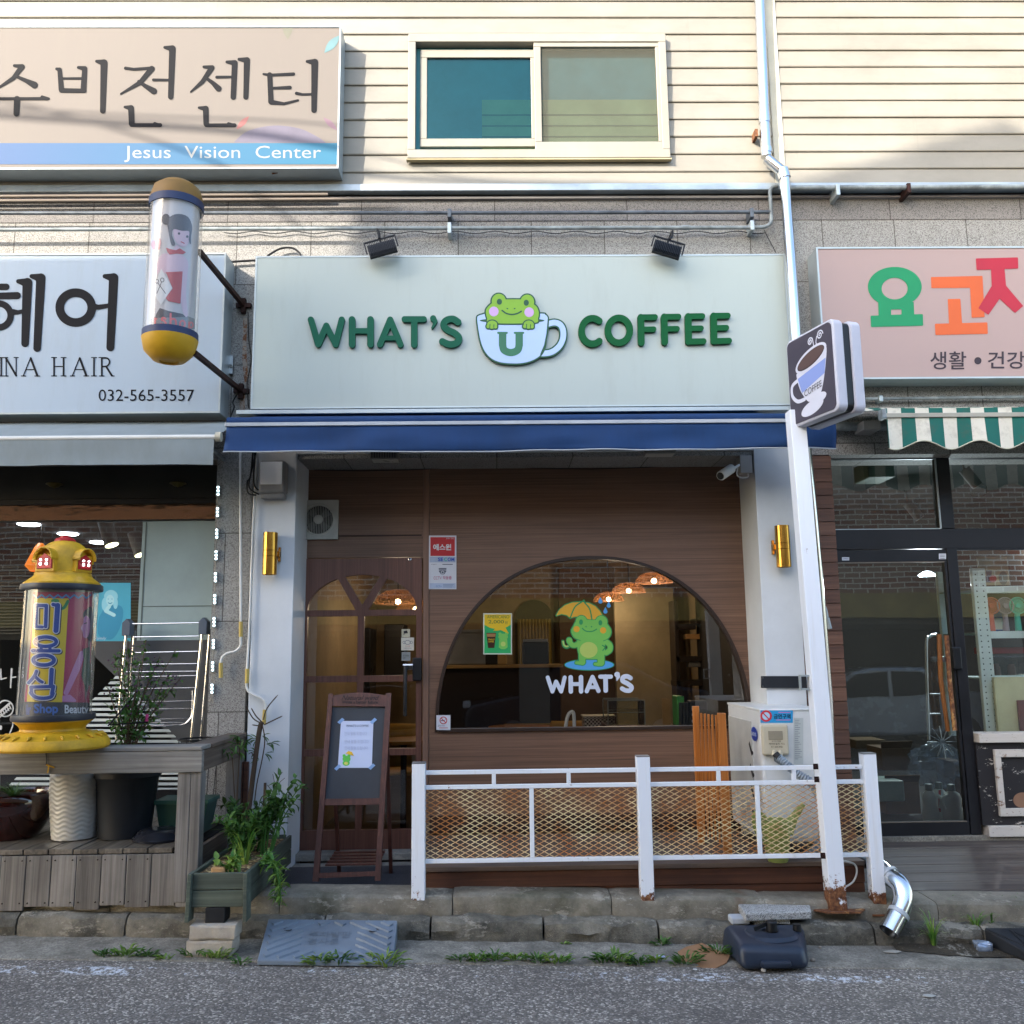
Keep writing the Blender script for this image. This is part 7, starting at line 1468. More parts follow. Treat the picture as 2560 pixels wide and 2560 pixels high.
for xx,dx_ in ((fx0-0.024,-0.02),(fx1+0.002,0.02)):
    mb = MB(); mb.hexa([(xx+dx_*0.3,fA.y-0.025,zp0-0.07),(xx+0.022+dx_*0.3,fA.y-0.025,zp0-0.07),(xx+0.022+dx_*0.3,fA.y+0.06,zp0-0.07),(xx+dx_*0.3,fA.y+0.06,zp0-0.07),(xx,fA.y-0.025,zp1+0.002),(xx+0.022,fA.y-0.025,zp1+0.002),(xx+0.022,fA.y+0.06,zp1+0.002),(xx,fA.y+0.06,zp1+0.002)]); mb.build('corner_leg',M['green_wood'],PL2,bev=0.003)
mb = MB(); mb.hexa([sk(fx0,0.02,zp0+0.01),sk(fx1,0.02,zp0+0.01),sk(fx1,0.98,zp0+0.01),sk(fx0,0.98,zp0+0.01),sk(fx0,0.02,zp1-0.02),sk(fx1,0.02,zp1-0.02),sk(fx1,0.98,zp1-0.02),sk(fx0,0.98,zp1-0.02)])
t = NT('gritty_soil'); n_ = t.sep(t.vor(t.map(),70,'F1',1))[0]; mb.build('soil',t.bsdf(t.ramp(n_,[(0.0,'#3b2c1e'),(0.6,'#6b5233'),(0.85,'#a78a52'),(1.0,'#c9b98f')]),0.95,0,t.bump(n_,1.0,0.01)),PL2)
mb = MB(); mb.hexa([sk(fx0+0.02,1.0,0.2),sk(fx1-0.02,1.0,0.2),sk(fx1-0.02,1.02,0.2),sk(fx0+0.02,1.02,0.2),sk(fx0+0.02,1.0,zp1),sk(fx1-0.02,1.0,zp1),sk(fx1-0.02,1.02,zp1),sk(fx0+0.02,1.02,zp1)]); mb.build('rear_board',M['green_wood'],PL2)
def rock(mb,x0,x1,y0,y1,z0,z1,j=0.008,seed=0,n=5):
    bm = bmesh.new(); bmesh.ops.create_cube(bm,size=1.0); bmesh.ops.subdivide_edges(bm,edges=bm.edges,cuts=n,use_grid_fill=True)
    vs = []
    for v in bm.verts:
        q_ = Vector(((v.co.x+0.5)*(x1-x0)+x0,(v.co.y+0.5)*(y1-y0)+y0,(v.co.z+0.5)*(z1-z0)+z0)); c_ = Vector(((x0+x1)/2,(y0+y1)/2,(z0+z1)/2)); e_ = sum(abs(k_) > 0.49 for k_ in v.co)
        q_ += (q_-c_).normalized()*(noise.noise(q_*14+Vector((seed,0,0)))*j-(0.006 if e_ > 1 else 0)); vs.append(q_)
    mb.add(vs,[tuple(v.index for v in f.verts) for f in bm.faces]); bm.free(); return mb
x0,x1,_,_ = RC(518,2275,568,2300,-1.62); zt3 = zp0-0.003; mb = MB(); zq = P(540,2303,-1.62).z
mb.box(x0,x1,-1.66,-1.56,zq+0.001,zt3); tag(mb.build('black_block',M['rubber'],bev=0.005),'small black block wedged under the planter box on top of the bricks','block')
pav = kerb_mat('pale_paving_block','#8f877b','#b0a799','#6f665a',0.0,0.4)
zb_4 = gz(-1.75)+0.006; zm_4 = (zq+zb_4)/2+0.005
for i,(za_,zb_5,dx_) in enumerate(((zb_4,zm_4-0.001,0.0),(zm_4,zq,0.012))):
    x0,x1,_,_ = RC(470,2300,588,2370,-1.66); mb = MB(); rock(mb,x0+dx_,x1+dx_,-1.70,-1.56,za_,zb_5,0.006,i); o = mb.build('paving_block',pav); tag(o,['wavy pale paving block at the bottom of the pair under the planter','wavy pale paving block on top of the pair under the planter'][i],'block','paving blocks under the planter')
# ------------------------------------------------------------------ kerb ramp, umbrella base, slab, pipe elbow, ramp at right
def quadslab(name,pts3,th,m,lab,cat,bev=0.004):
    mb = MB(); mb.hexa([Vector(p)-Vector((0,0,th)) for p in pts3]+[Vector(p) for p in pts3]); o = mb.build(name,m,bev=bev); return tag(o,lab,cat)
zk = lambda x: gz(x)
rA,rB,rC,rD_ = PZ(643,2400,zk(-1.5)+0.025),PZ(985,2400,zk(-0.7)+0.025),P(994,2316,-1.385),P(672,2316,-1.385)
rC.z = gz(rC.x)+0.125; rD_.z = gz(rD_.x)+0.125
rampm = paint('#73808d',0.5,dirt=0.15,bump=0.15)
KR = thing('kerb_ramp','blue grey plastic kerb ramp with chevron ridges below the cafe step','ramp',((rA.x+rB.x)/2,rA.y,rA.z-0.02))
yf_ = min(rA.y,rB.y); rA.y = rB.y = yf_
mb = MB(); mb.hexa([Vector((rA.x,yf_,gz(rA.x)+0.004)),Vector((rB.x,yf_,gz(rB.x)+0.004)),Vector((rC.x,-1.40,gz(rC.x)+0.02)),Vector((rD_.x,-1.40,gz(rD_.x)+0.02)),rA,rB,Vector((rC.x,-1.40,rC.z)),Vector((rD_.x,-1.40,rD_.z))]); mb.build('ramp_body',rampm,KR,bev=0.006)
def rp(s,t_): return (rA.lerp(rB,s)).lerp(Vector((rD_.x,-1.40,rD_.z)).lerp(Vector((rC.x,-1.40,rC.z)),s),t_)
def ridge(p0,p1,w_=0.055):
    mb = MB(); d_ = Vector((p1[0]-p0[0],(p1[1]-p0[1])*0.5)); q = [rp(*p0),rp(*p1)]; s_ = (q[1]-q[0]).normalized().cross(nRmp).normalized()*0.017
    up = nRmp*0.009; mb.hexa([q[0]-s_,q[0]+s_,q[1]+s_,q[1]-s_,q[0]-s_*0.7+up,q[0]+s_*0.7+up,q[1]+s_*0.7+up,q[1]-s_*0.7+up]); mb.build('ridge',rampm,KR)
nRmp = (rB-rA).cross(rD_-rA).normalized(); nRmp = nRmp if nRmp.z > 0 else -nRmp
for c0s,cut in ((-0.62,0),(-0.50,0),(-0.38,0),(-0.26,0),(-0.14,0.0),(-0.02,0),(0.10,0),(0.22,0.0),(0.34,0)):
    for side in (0,1):   # line s = c0s + 0.75*t, mirrored; skip the central plaque
        run = []
        for k in range(41):
            t_ = 0.06+0.88*k/40; s = c0s+0.78*t_
            ok = 0.03 < s < 0.485 and not (s > 0.30 and 0.22 < t_ < 0.84)
            if ok: run.append((1-s if side else s,t_))
            elif len(run) > 4: ridge(run[0],run[-1]); run = []
            else: run = []
        if len(run) > 4: ridge(run[0],run[-1])
for s,t_ in ((0.17,0.72),(0.83,0.72)): q_ = rp(s,t_); mb = MB(); mb.lathe(q_,[(0.001,0.003),(0.018,0.003),(0.024,0.006),(0.028,0.002)],20); mb.build('bolt_hole',M['black'],KR)
txt('relief_lettering','주차발판\n경사로',(0.34,0.68,0.66,0.36),paint('#67737f',0.5),KR,0,0.004,mapf=lambda u,v: rp(u,v),nrm=nRmp)
# umbrella base tank
UB = thing('parasol_base','dark blue plastic water filled parasol base sitting in the gutter','parasol base',P(1910,2425,-1.75)); ubm = paint('#27303f',0.38,dirt=0.12,scale=5)
uz = gz(1.35)+0.01
def sol(name,lo,hi,m,par,bevw): mb = MB(); mb.hexa([Vector((x_,y_,z_)) for (x_,y_,z_) in lo+hi]); o_ = mb.build(name,m,par,bev=bevw); md_ = o_.modifiers['bevel']; md_.segments = 5; [setattr(f_,'use_smooth',True) for f_ in o_.data.polygons]; return o_
q0,q1,q2,q3 = P(1852,2428,-1.80),P(2024,2428,-1.80),P(1998,2340,-1.40),P(1795,2330,-1.40)
zu = uz+0.12
sol('tank',[(q0.x,-1.82,uz),(q1.x,-1.82,uz),(q2.x+0.03,-1.43,uz),(q3.x,-1.43,uz)],[(q0.x+0.0,-1.79,zu),(q1.x-0.02,-1.79,zu-0.015),(q2.x+0.01,-1.45,zu+0.01),(q3.x+0.02,-1.45,zu+0.015)],ubm,UB,0.04)
cxu = (q0.x+q2.x)/2+0.0
mb = MB(); mb.lathe((cxu-0.0,-1.60,zu),[(0.15,-0.004),(0.13,0.012),(0.05,0.016),(0.045,0.014)],28); mb.build('raised_disc',ubm,UB)
mb = MB(); mb.lathe((cxu+0.01,-1.60,zu+0.01),[(0.001,0.055),(0.026,0.055),(0.03,0.05),(0.03,0.0),(0.045,0.0)],18); mb.build('pole_socket',M['black'],UB)
mb = MB(); mb.lathe((cxu+0.16,-1.56,zu+0.0),[(0.001,0.035),(0.022,0.035),(0.024,0.0)],16); mb.build('filler_cap',M['black'],UB)
mb = MB(); mb.bar((cxu-0.09,-1.62,zu+0.03),(cxu-0.02,-1.60,zu+0.05),0.012,0.02); mb.build('locking_knob',M['black'],UB)
mb = MB(); mb.box(q0.x+0.10,q1.x-0.10,-1.835,-1.80,uz+0.015,uz+0.05); mb.build('front_grip',ubm,UB,bev=0.012)
# granite slab on block
gs = M['granite_plain']; zb_6 = P(1925,2330,-1.38).z; zt_6 = P(1925,2293,-1.36).z
x0,x1,_,_ = RC(1880,2290,1972,2330,-1.36); mb = MB(); rock(mb,x0,x1,-1.40,-1.28,gz(1.5)+0.123,zt_6,0.003,7); tag(mb.build('stone_block',gs),'small grey stone block under the granite slab on the kerb','block')
sA,sB,sC,sD = P(1862,2290,-1.46),P(2030,2308,-1.40),P(2022,2262,-1.12),P(1832,2246,-1.14)
zs_ = zt_6+0.001
mb = MB(); tz_ = 0.045
pts = [Vector((sA.x,-1.46,zs_+0.004)),Vector((sB.x,-1.40,zs_-0.006)),Vector((sC.x,-1.12,zs_+0.0)),Vector((sD.x,-1.14,zs_+0.012))]; mb.hexa(pts+[p+Vector((0,0,tz_)) for p in pts]); tag(mb.build('granite_slab',gs,bev=0.008),'tilted grey granite slab balanced on the kerb behind the parasol base','slab')
mb = MB(); x0,x1,z0,z1 = RC(1824,2301,1870,2317,-1.37); mb.box(x0,x1,-1.42,-1.33,gz(1.4)+0.128,gz(1.4)+0.165); tag(mb.build('foam_scrap',paint('#b4b9be',0.6),bev=0.008),'white foam scrap on the kerb beside the stone block','scrap')
# steel vent elbow at the deck edge
vp = [tuple(P(*q_)) for q_ in ((2150,2140,-0.9),(2195,2165,-1.12),(2225,2190,-1.25),(2252,2215,-1.33),(2258,2250,-1.37),(2246,2285,-1.40),(2222,2330,-1.44))]
VE = thing('vent_elbow','shiny steel elbow pipe poking out low beside the right railing post','pipe',vp[-1]); mb = MB(); mb.tube(smooth(vp[:6],5)+[vp[6]],0.055,24,cap=False); mb.build('pipe',M['steel'],VE)
for k_ in (2,5):
    a_,b_ = Vector(vp[k_]),Vector(vp[min(k_+1,6)]); d_ = (b_-a_).normalized(); mb = MB(); mb.tube([a_-d_*0.012,a_+d_*0.012],0.060,24); mb.build('collar',paint('#b9bdc0',0.5,0.5),VE)
a_,b_ = Vector(vp[5]),Vector(vp[6]); mb = MB(); mb.tube([b_-(b_-a_).normalized()*0.03,b_-(b_-a_).normalized()*0.028],0.054,24); mb.build('dark_opening',M['black'],VE)
mb = MB(); mb.tube(smooth([tuple(P(*q_,-1.16)) for q_ in ((2105,2152),(2135,2160),(2142,2180),(2132,2205),(2108,2220))],6),0.006,8); tag(mb.build('white_hose',M['white_plastic']),'thin white drain hose looping beneath the deck by the signpost','hose')
# right deck (sloping boards)
RD = thing('store_deck','dark worn timber ramp deck in front of the general store','deck',(4.5,-1.1,0.1))
xd0 = P(2175,2200,-0.8).x; zr_a,zr_b = P(2400,2098,YR).z,P(2400,2248,-1.08).z
mb = MB(); n = 7; y0_ = -1.08
wdk = (YR-0.04-y0_)/n
for i in range(n):
    ya_,yb_ = y0_+i*wdk,y0_+(i+1)*wdk-0.006; za_ = zr_b+(zr_a-zr_b)*i/n; zb_7 = zr_b+(zr_a-zr_b)*(i+0.95)/n
    x_l = px1+0.32 if ya_ > YP-0.1 else xd0-0.13
    x_l = dkx1+0.006 if ya_ < YP-0.13 else bx1-0.0
    mb.hexa([(x_l,ya_,za_-0.03),(7,ya_,za_-0.03),(7,yb_,zb_7-0.03),(x_l,yb_,zb_7-0.03),(x_l,ya_,za_),(7,ya_,za_),(7,yb_,zb_7),(x_l,yb_,zb_7)])
mb.build('deck_boards',mat_wood('dark_worn_deck',[(0.2,'#2b2522'),(0.5,'#4f463f'),(0.8,'#6e655c')],'x',45,0.7,0.4,('y',wdk),0.5),RD,bev=0.003)
MB().box(dkx1+0.006,7,y0_+0.002,y0_+0.03,zr_b-0.14,zr_b-0.032).build('edge_board',mat_wood('brown_edge',[(0.2,'#2e1c12'),(0.6,'#5b3a26'),(0.9,'#7a543a')],'x',45,0.7,0.3),RD,bev=0.003)
MB().box(dkx1+0.006,7,YR-0.04,YR+0.02,zr_a-0.06,rZ(2089)).build('threshold',M['concrete'],RD,bev=0.004)
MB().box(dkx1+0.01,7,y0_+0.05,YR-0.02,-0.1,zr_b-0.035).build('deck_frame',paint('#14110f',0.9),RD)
# black rubber ramp right edge
x1r,x2r = P(2462,2330,-1.40).x,3.6; pA_ = PZ(2560,2418,gz(2.7)+0.02)
RR = thing('rubber_ramp','black patterned rubber kerb ramp at the right edge','ramp',(3.0,-1.6,gz(3)))
zt_7 = gz(x1r)+0.12
mb = MB(); lo_ = [(x1r+0.16,-1.76,gz(x1r)+0.0),(x2r,-1.76,gz(x2r)),(x2r,-1.395,gz(x2r)),(x1r,-1.395,gz(x1r)+0.02)]; hi_ = [(x1r+0.16,-1.77,gz(x1r)+0.02),(x2r,-1.77,gz(x2r)+0.02),(x2r,-1.39,gz(x2r)+0.13),(x1r,-1.39,zt_7)]
mb.hexa([Vector(q_) for q_ in lo_+hi_]); mb.build('ramp_body',M['rubber'],RR,bev=0.01)
def rq(s,t_): return Vector(hi_[0]).lerp(Vector(hi_[1]),s).lerp(Vector(hi_[3]).lerp(Vector(hi_[2]),s),t_)
for i in range(7):
    for sg in (0,1):
        s0,s1 = i/7,(i+1)/7; 
        if sg: s0,s1 = s1,s0
        mb = MB(); mb.tube([rq(s0,0.08)+Vector((0,0,0.002)),rq(s1,0.92)+Vector((0,0,0.002))],0.006,6); mb.build('ridge',M['rubber'],RR)
# ------------------------------------------------------------------ cafe interior
def wrap(name,lab,cat,obj_list,loc,grp=None):
    o = thing(name,lab,cat,loc,grp)
    for c_ in obj_list: c_.parent = o; c_.matrix_parent_inverse = Matrix.Translation(-Vector(loc))
    return o
t = NT('rattan_weave'); v_ = t.map(); vo = t.n('ShaderNodeTexVoronoi',feature='DISTANCE_TO_EDGE'); t.l(v_,vo.inputs['Vector']); vo.inputs['Scale'].default_value = 60
tr = t.n('ShaderNodeBsdfTransparent'); df = t.n('ShaderNodeBsdfPrincipled'); df.inputs['Base Color'].default_value = lin('#7a4a20'); df.inputs['Roughness'].default_value = 0.6; mx = t.n('ShaderNodeMixShader')
t.l(t.ramp(vo.outputs[0],[(0.05,1.0),(0.12,0.0)]),mx.inputs[0]); t.l(tr.outputs[0],mx.inputs[1]); t.l(df.outputs[0],mx.inputs[2]); t.l(mx.outputs[0],t.out.inputs[0]); M['rattan'] = t.m
bulb = glow('#ffdca0',6.0,'warm_bulb')
def pendant(u,v,y,r,lab,power):
    p = P(u,v,y); o = thing('pendant_lamp',lab,'pendant lamp',p,'woven pendant lamps in the cafe'); prof = [(r*math.cos(a),r*0.62*math.sin(a)) for a in np.linspace(0,math.pi/2*0.97,12)]
    mb = MB(); mb.lathe(p,prof,36); mb.build('woven_shade',M['rattan'],o)
    mb = MB(); mb.lathe(p+Vector((0,0,0.02)),[(0.001,-0.022),(0.022,-0.013),(0.026,0.0),(0.02,0.02),(0.001,0.026)],16); mb.build('bulb',bulb,o)
    mb = MB(); mb.tube([p+Vector((0,0,r*0.6)),Vector((p.x,p.y,3.19))],0.005,6); mb.build('flex',M['black'],o)
    ld_ = bpy.data.lights.new('pendant_light','POINT'); ld_.energy = power; ld_.color = (1.0,0.76,0.52); ld_.shadow_soft_size = 0.05; lo_ = bpy.data.objects.new('pendant_light',ld_); COL.objects.link(lo_); lo_.parent = o; lo_.location = (0,0,0.0-0.05)
pendant(1635,1458,1.5,0.17,'nearest and rightmost woven pendant lamp glowing behind the arched window',2.3)
pendant(1572,1482,2.3,0.17,'middle woven pendant lamp glowing behind the arched window',2.3)
pendant(1522,1503,3.2,0.17,'farthest woven pendant lamp, behind the raindrop decals',2.3)
pendant(995,1510,1.6,0.22,'big woven pendant lamp seen in the fan light of the cafe door',1.4)
pendant(1038,1528,2.6,0.20,'second woven pendant lamp at the right edge of the door fan light',1.4)
tagd = lambda o,l,c,g=None: tag(o,l,c,g)
wb = mat_wood('counter_wood',[(0.3,'#3b2417'),(0.6,'#5f3d28'),(0.9,'#7d5438')],'x',40,0.5,0.1)
def boxP(u0,v0,u1,v1,y,d,m,name,par=None,bev=0.004):
    x0,x1,z0,z1 = RC(u0,v0,u1,v1,y); return MB().box(x0,x1,y,y+d,z0,z1).build(name,m,par,bev=bev)
# counter
o = thing('counter','dark cafe counter with a pale top along the left behind the window','counter',P(1200,1800,2.2)); z0 = 0.2
cx0,cx1 = P(1095,1700,2.2).x,P(1400,1700,2.2).x; zc9 = P(1250,1662,2.2).z
MB().box(cx0,cx1,2.2,2.8,0.201,zc9-0.03).build('counter_front',paint('#241a18',0.5),o); MB().box(cx0-0.03,cx1+0.03,2.15,2.82,zc9-0.03,zc9).build('counter_top',paint('#a58a5c',0.4),o,bev=0.004)
for i in range(4): MB().box(cx1-0.55,cx1-0.05,2.185,2.199,0.35+i*0.16,0.47+i*0.16).build('drawer_front',[paint('#8f918f',0.5),paint('#1a191b',0.5),paint('#c99b1f',0.5),paint('#9a7b35',0.5)][i],o,bev=0.003)
# espresso machine and grinders on the counter
def on_counter(u,w_,h_,m,name,lab,cat,y=2.35,d=0.3,extra=None):
    x = P(u,1640,y).x; o_ = thing(name,lab,cat,(x,y,zc9+0.001)); MB().box(x-w_/2,x+w_/2,y,y+d,zc9+0.001,zc9+h_).build('body',m,o_,bev=0.012)
    MB().box(x-w_/2+0.01,x+w_/2-0.01,y+0.02,y+d-0.02,zc9+h_+0.0005,zc9+h_+0.03).build('top_tray',M['steel_dull'],o_,bev=0.004); return o_
on_counter(1165,0.42,0.32,M['steel_dull'],'espresso_machine','steel espresso machine on the cafe counter at the left','coffee machine')
on_counter(1228,0.14,0.42,paint('#2a2a2c',0.4),'coffee_grinder','black coffee grinder right of the espresso machine','grinder')
on_counter(1255,0.10,0.24,paint('#b59a6a',0.5),'canister','small tan canister on the counter beside the grinder','canister')
on_counter(1340,0.26,0.22,paint('#1b1b1d',0.4),'till_screen','black till screen on the right end of the counter','till')
# arch niche with curtain on the rear wall
zq0,zq1 = P(1330,1680,4.38).z,P(1330,1500,4.38).z; xq0,xq1 = P(1288,1600,4.38).x,P(1384,1600,4.38).x; rq_ = (xq1-xq0)/2
poly = [(xq0,zq0),(xq1,zq0)]+[(xq0+rq_+rq_*math.cos(math.pi*i/16),zq1-rq_+rq_*math.sin(math.pi*i/16)) for i in range(17)]
mb = MB(); mb.prism(poly,4.36,4.395); mb.build('arch_niche',paint('#4f4a34',0.7),B)
mb = MB(); n = 60; vs = []; fs = []
for i in range(n+1):
    x = xq0+0.03+(xq1-xq0-0.06)*i/n
    for z_ in (zq0+0.01,zq1-rq_): vs.append((x,4.32+0.02*math.sin(i*1.1),z_))
for i in range(n): fs.append((2*i,2*i+2,2*i+3,2*i+1))
mb.add(vs,fs,True); tagd(mb.build('curtain',fabric('mustard_curtain','#a08a3c','#5c4f22',0.4)),'mustard coloured curtain hanging in the arched niche inside the cafe','curtain')
# pale partition and dark wall shelves on the right
boxP(1400,1420,1540,1850,4.2,0.1,paint('#5a4630',0.7),'brown_wall_panel',B); boxP(1540,1470,1690,1850,3.6,0.12,paint('#9a8c6d',0.7),'tan_partition',B)
o = thing('wall_shelf','dark wall shelving with small goods on the right side of the cafe','shelf',P(1770,1700,3.0))
for i,(u0,v,u1) in enumerate(((1690,1560,1740),(1740,1545,1850),(1690,1640,1860),(1690,1700,1865))): boxP(u0,v,u1,v+14,3.0,0.3,paint('#2b211b',0.5),'shelf_board',o)
boxP(1690,1500,1700,1820,3.0,0.3,paint('#2b211b',0.5),'shelf_side',o)
for (b_,c_,lab) in (((1715,1585,1750,1598),'#b58a58','light wooden box on the upper wall shelf in the cafe'),((1722,1648,1752,1668),'#6d6d6c','grey box on the middle wall shelf in the cafe'),((1828,1610,1842,1640),'#9c8a5f','tall jar on the right end of the wall shelf')):
    tagd(boxP(*b_,3.02,0.15,paint(c_,0.5),'goods_box',None,0.006),lab,'box')
# shelf in the left of the door view
for i,(v,lab) in enumerate(((1508,'upper dark shelf inside seen through the door fan light'),(1590,'lower dark shelf inside holding plush toys, seen through the door'))): tagd(boxP(770,v,832,v+10,2.4,0.3,paint('#2c2019',0.5),'shelf_plank'),lab,'shelf','shelves behind the cafe door')
def plush(u,v,c_,lab):
    p = P(u,v,2.45); mb = MB(); mb.lathe(p,[(0.001,-0.09),(0.06,-0.07),(0.085,-0.01),(0.07,0.06),(0.03,0.09),(0.001,0.095)],20); mb.lathe(p+Vector((-0.05,0,0.08)),[(0.001,-0.02),(0.022,0),(0.001,0.025)],12); mb.lathe(p+Vector((0.05,0,0.08)),[(0.001,-0.02),(0.022,0),(0.001,0.025)],12); tagd(mb.build('plush_toy',paint(c_,0.8)),lab,'plush toy','plush toys on the cafe shelf')
plush(783,1564,'#4e7a35','green plush toy on the dark shelf behind the cafe door'); plush(800,1569,'#8a5a3e','brown plush toy on the dark shelf behind the cafe door')
MB().box(P(835,1700,3.4).x,P(845,1700,3.4).x,3.4,3.45,0.2,3.19).build('wall_slot',M['black'],B)
tagd(boxP(868,1570,925,1760,2.9,0.5,paint('#17181b',0.3),'drinks_fridge',None,0.01),'tall black drinks fridge behind the left door panes','fridge')
tagd(boxP(960,1560,1010,1700,3.2,0.4,paint('#1c1a1a',0.4),'dark_cabinet',None,0.01),'dark cabinet standing behind the right door panes','cabinet')
# chairs and tables
fz = 0.2
CH = thing('cafe_chair','tan moulded chair nearest the arched window, left of the glass case','chair',(0,0,fz),'tan chairs in the cafe'); chm = paint('#b58a3c',0.45); 
mb = MB(); pts = [(-0.2,-0.2),(0.2,-0.2),(0.2,0.2),(-0.2,0.2)]; mb.hexa([Vector((x,y_,fz+0.43)) for x,y_ in pts]+[Vector((x,y_,fz+0.45)) for x,y_ in pts]); mb.build('seat',chm,CH,bev=0.01)
mb = MB(); n = 10; vs = []; fs = []
for i in range(n+1):
    a = math.pi*i/n
    for z_ in (0.5,0.6,0.76,0.80): vs.append((0.21*math.cos(a)*(1 if z_ < 0.79 else 0.9),-0.17-0.06*math.sin(a),fz+z_))
for i in range(n):
    for j in range(3): fs.append((i*4+j,(i+1)*4+j,(i+1)*4+j+1,i*4+j+1))
mb.add(vs,fs,True); bo = mb.build('backrest',chm,CH); md = bo.modifiers.new('solid','SOLIDIFY'); md.thickness = 0.014
for sx in (-1,1):
    for sy in (-1,1): mb = MB(); mb.tube([(sx*0.17,sy*0.17,fz+0.43),(sx*0.2,sy*0.2,fz)],0.010,8); mb.build('leg',M['steel_dull'],CH)
cpos = [((1358,1790,0.9),0.3,None),((1452,1800,1.0),-0.4,'tan moulded chair right of the frog decal, behind the low white handle'),((1420,1760,2.0),0.1,'tan moulded chair in the second row behind the window lettering'),((985,1830,1.2),0.6,'tan moulded chair behind the lower right door pane'),((1035,1800,1.9),-0.3,'tan moulded chair deeper inside at the right edge of the door'),((1240,1800,1.3),0.2,'tan moulded chair at the left below the coffee poster')]
for i,(q_,rz,lab) in enumerate(cpos):
    p = P(*q_); l_ = (p.x,q_[2],fz)
    if i == 0: CH.location = l_; CH.rotation_euler.z = rz; [setattr(c_,'matrix_parent_inverse',Matrix.Translation((0,0,-fz))) for c_ in CH.children]
    else: dup(CH,l_,rz,lab)
TB = thing('cafe_table','round orange cafe table behind the right door panes','table',(0,0,fz),'round tables in the cafe')
mb = MB(); mb.lathe((0,0,fz),[(0.001,0.72),(0.30,0.72),(0.30,0.745),(0.001,0.745)],36); mb.build('table_top',paint('#b0742c',0.3),TB)
mb = MB(); mb.lathe((0,0,fz),[(0.20,0.0),(0.20,0.012),(0.025,0.03),(0.025,0.72)],20); mb.build('pedestal',M['black'],TB)
for i,(q_,lab) in enumerate((((1010,1790,0.8),None),((1300,1790,1.9),'round cafe table behind the coffee poster'),((1500,1790,1.7),'round cafe table under the white basket'))):
    p = P(*q_); l_ = (p.x,q_[2],fz)
    if i == 0: TB.location = l_; [setattr(c_,'matrix_parent_inverse',Matrix.Translation((0,0,-fz))) for c_ in TB.children]
    else: dup(TB,l_,0,lab)
tt = fz+0.746; xb5 = P(1495,1790,1.7).x
o = thing('basket','white perforated basket on the round table behind the window','basket',(xb5,1.55,tt)); bsk = paint('#c9c2ac',0.5)
t = NT('perforated'); ck = t.n('ShaderNodeTexChecker'); t.l(t.map(),ck.inputs[0]); ck.inputs['Scale'].default_value = 60; M['perf'] = t.bsdf(t.mix(ck.outputs[1],'#c9c2ac','#4b4436'),0.5)
MB().box(xb5-0.15,xb5+0.13,1.50,1.70,tt,tt+0.10).build('basket_wall',M['perf'],o,bev=0.006); MB().box(xb5-0.158,xb5+0.138,1.49,1.71,tt+0.101,tt+0.115).build('rim',bsk,o,bev=0.004)
o = thing('glass_case','clear glass display case on a low stand inside the window','display case',(P(1575,1790,1.0).x,1.0,0.6)); x0,x1,z0,z1 = RC(1520,1752,1612,1812,0.95)
MB().box(x0,x1,0.95,1.3,z0,z1).build('glass_box',glass('case_glass',(0.9,0.95,0.9),0.9),o)
mb = MB()
for a in (x0,x1):
    for b_ in (0.95,1.3): mb.box(a-0.005,a+0.005,b_-0.005,b_+0.005,z0,z1)
for b_ in (0.95,1.3): mb.box(x0,x1,b_-0.005,b_+0.005,z1,z1+0.01); mb.box(x0,x1,b_-0.005,b_+0.005,(z0+z1)/2,(z0+z1)/2+0.006)
mb.build('case_frame',paint('#9a9a88',0.4),o); MB().box(x0-0.02,x1+0.02,0.93,1.32,0.2,z0-0.002).build('case_stand',wb,o,bev=0.005)
mb = MB(); mb.tube(smooth([tuple(P(*q_,0.4)) for q_ in ((1412,1832),(1418,1795),(1425,1782),(1434,1784),(1436,1832))],5),0.014,10); tagd(mb.build('bag_hanger',M['white_plastic']),'white tubular hanger just inside the bottom of the arched window','handle')
o = thing('shopping_bags','black shopping bags with white capitals beside a green bag in the window corner','bags',P(1730,1820,0.4))
boxP(1693,1740,1712,1815,0.5,0.2,paint('#3f8c3f',0.5),'green_bag',o,0.01)
for i in range(5): mb = MB(); p0 = P(1703+i*8,1815,0.45); p1 = P(1703+i*8,1756,0.45); mb.tube([p0,p1],0.018,10); mb.build('bag_fold',paint('#1c1f20',0.5),o)
boxP(1726,1752,1770,1815,0.42,0.12,paint('#1c1f20',0.5),'black_bag',o,0.01)
for i,(s_,v) in enumerate((('LE',1765),('GO',1781),('G',1797))): txt('lettering',s_,(1729,v,1747 if len(s_) > 1 else 1738,v+11),wp,o,0.42,0.008,bold=0.03)
# ceiling spots just inside
for u,v,lab in ((1531,1393,'bright ceiling spot at the very top of the arched window'),(1436,1396,'dimmer ceiling spot at the top left of the arched window')):
    p = P(u,v,0.9); mb = MB(); mb.lathe((p.x,p.y,p.z),[(0.001,0),(0.03,0.0),(0.035,0.015),(0.03,0.03),(0.001,0.03)],16); tagd(mb.build('ceiling_spot',glow('#ffd9a0',5.0,'spot_glow')),lab,'light','ceiling spots in the cafe')
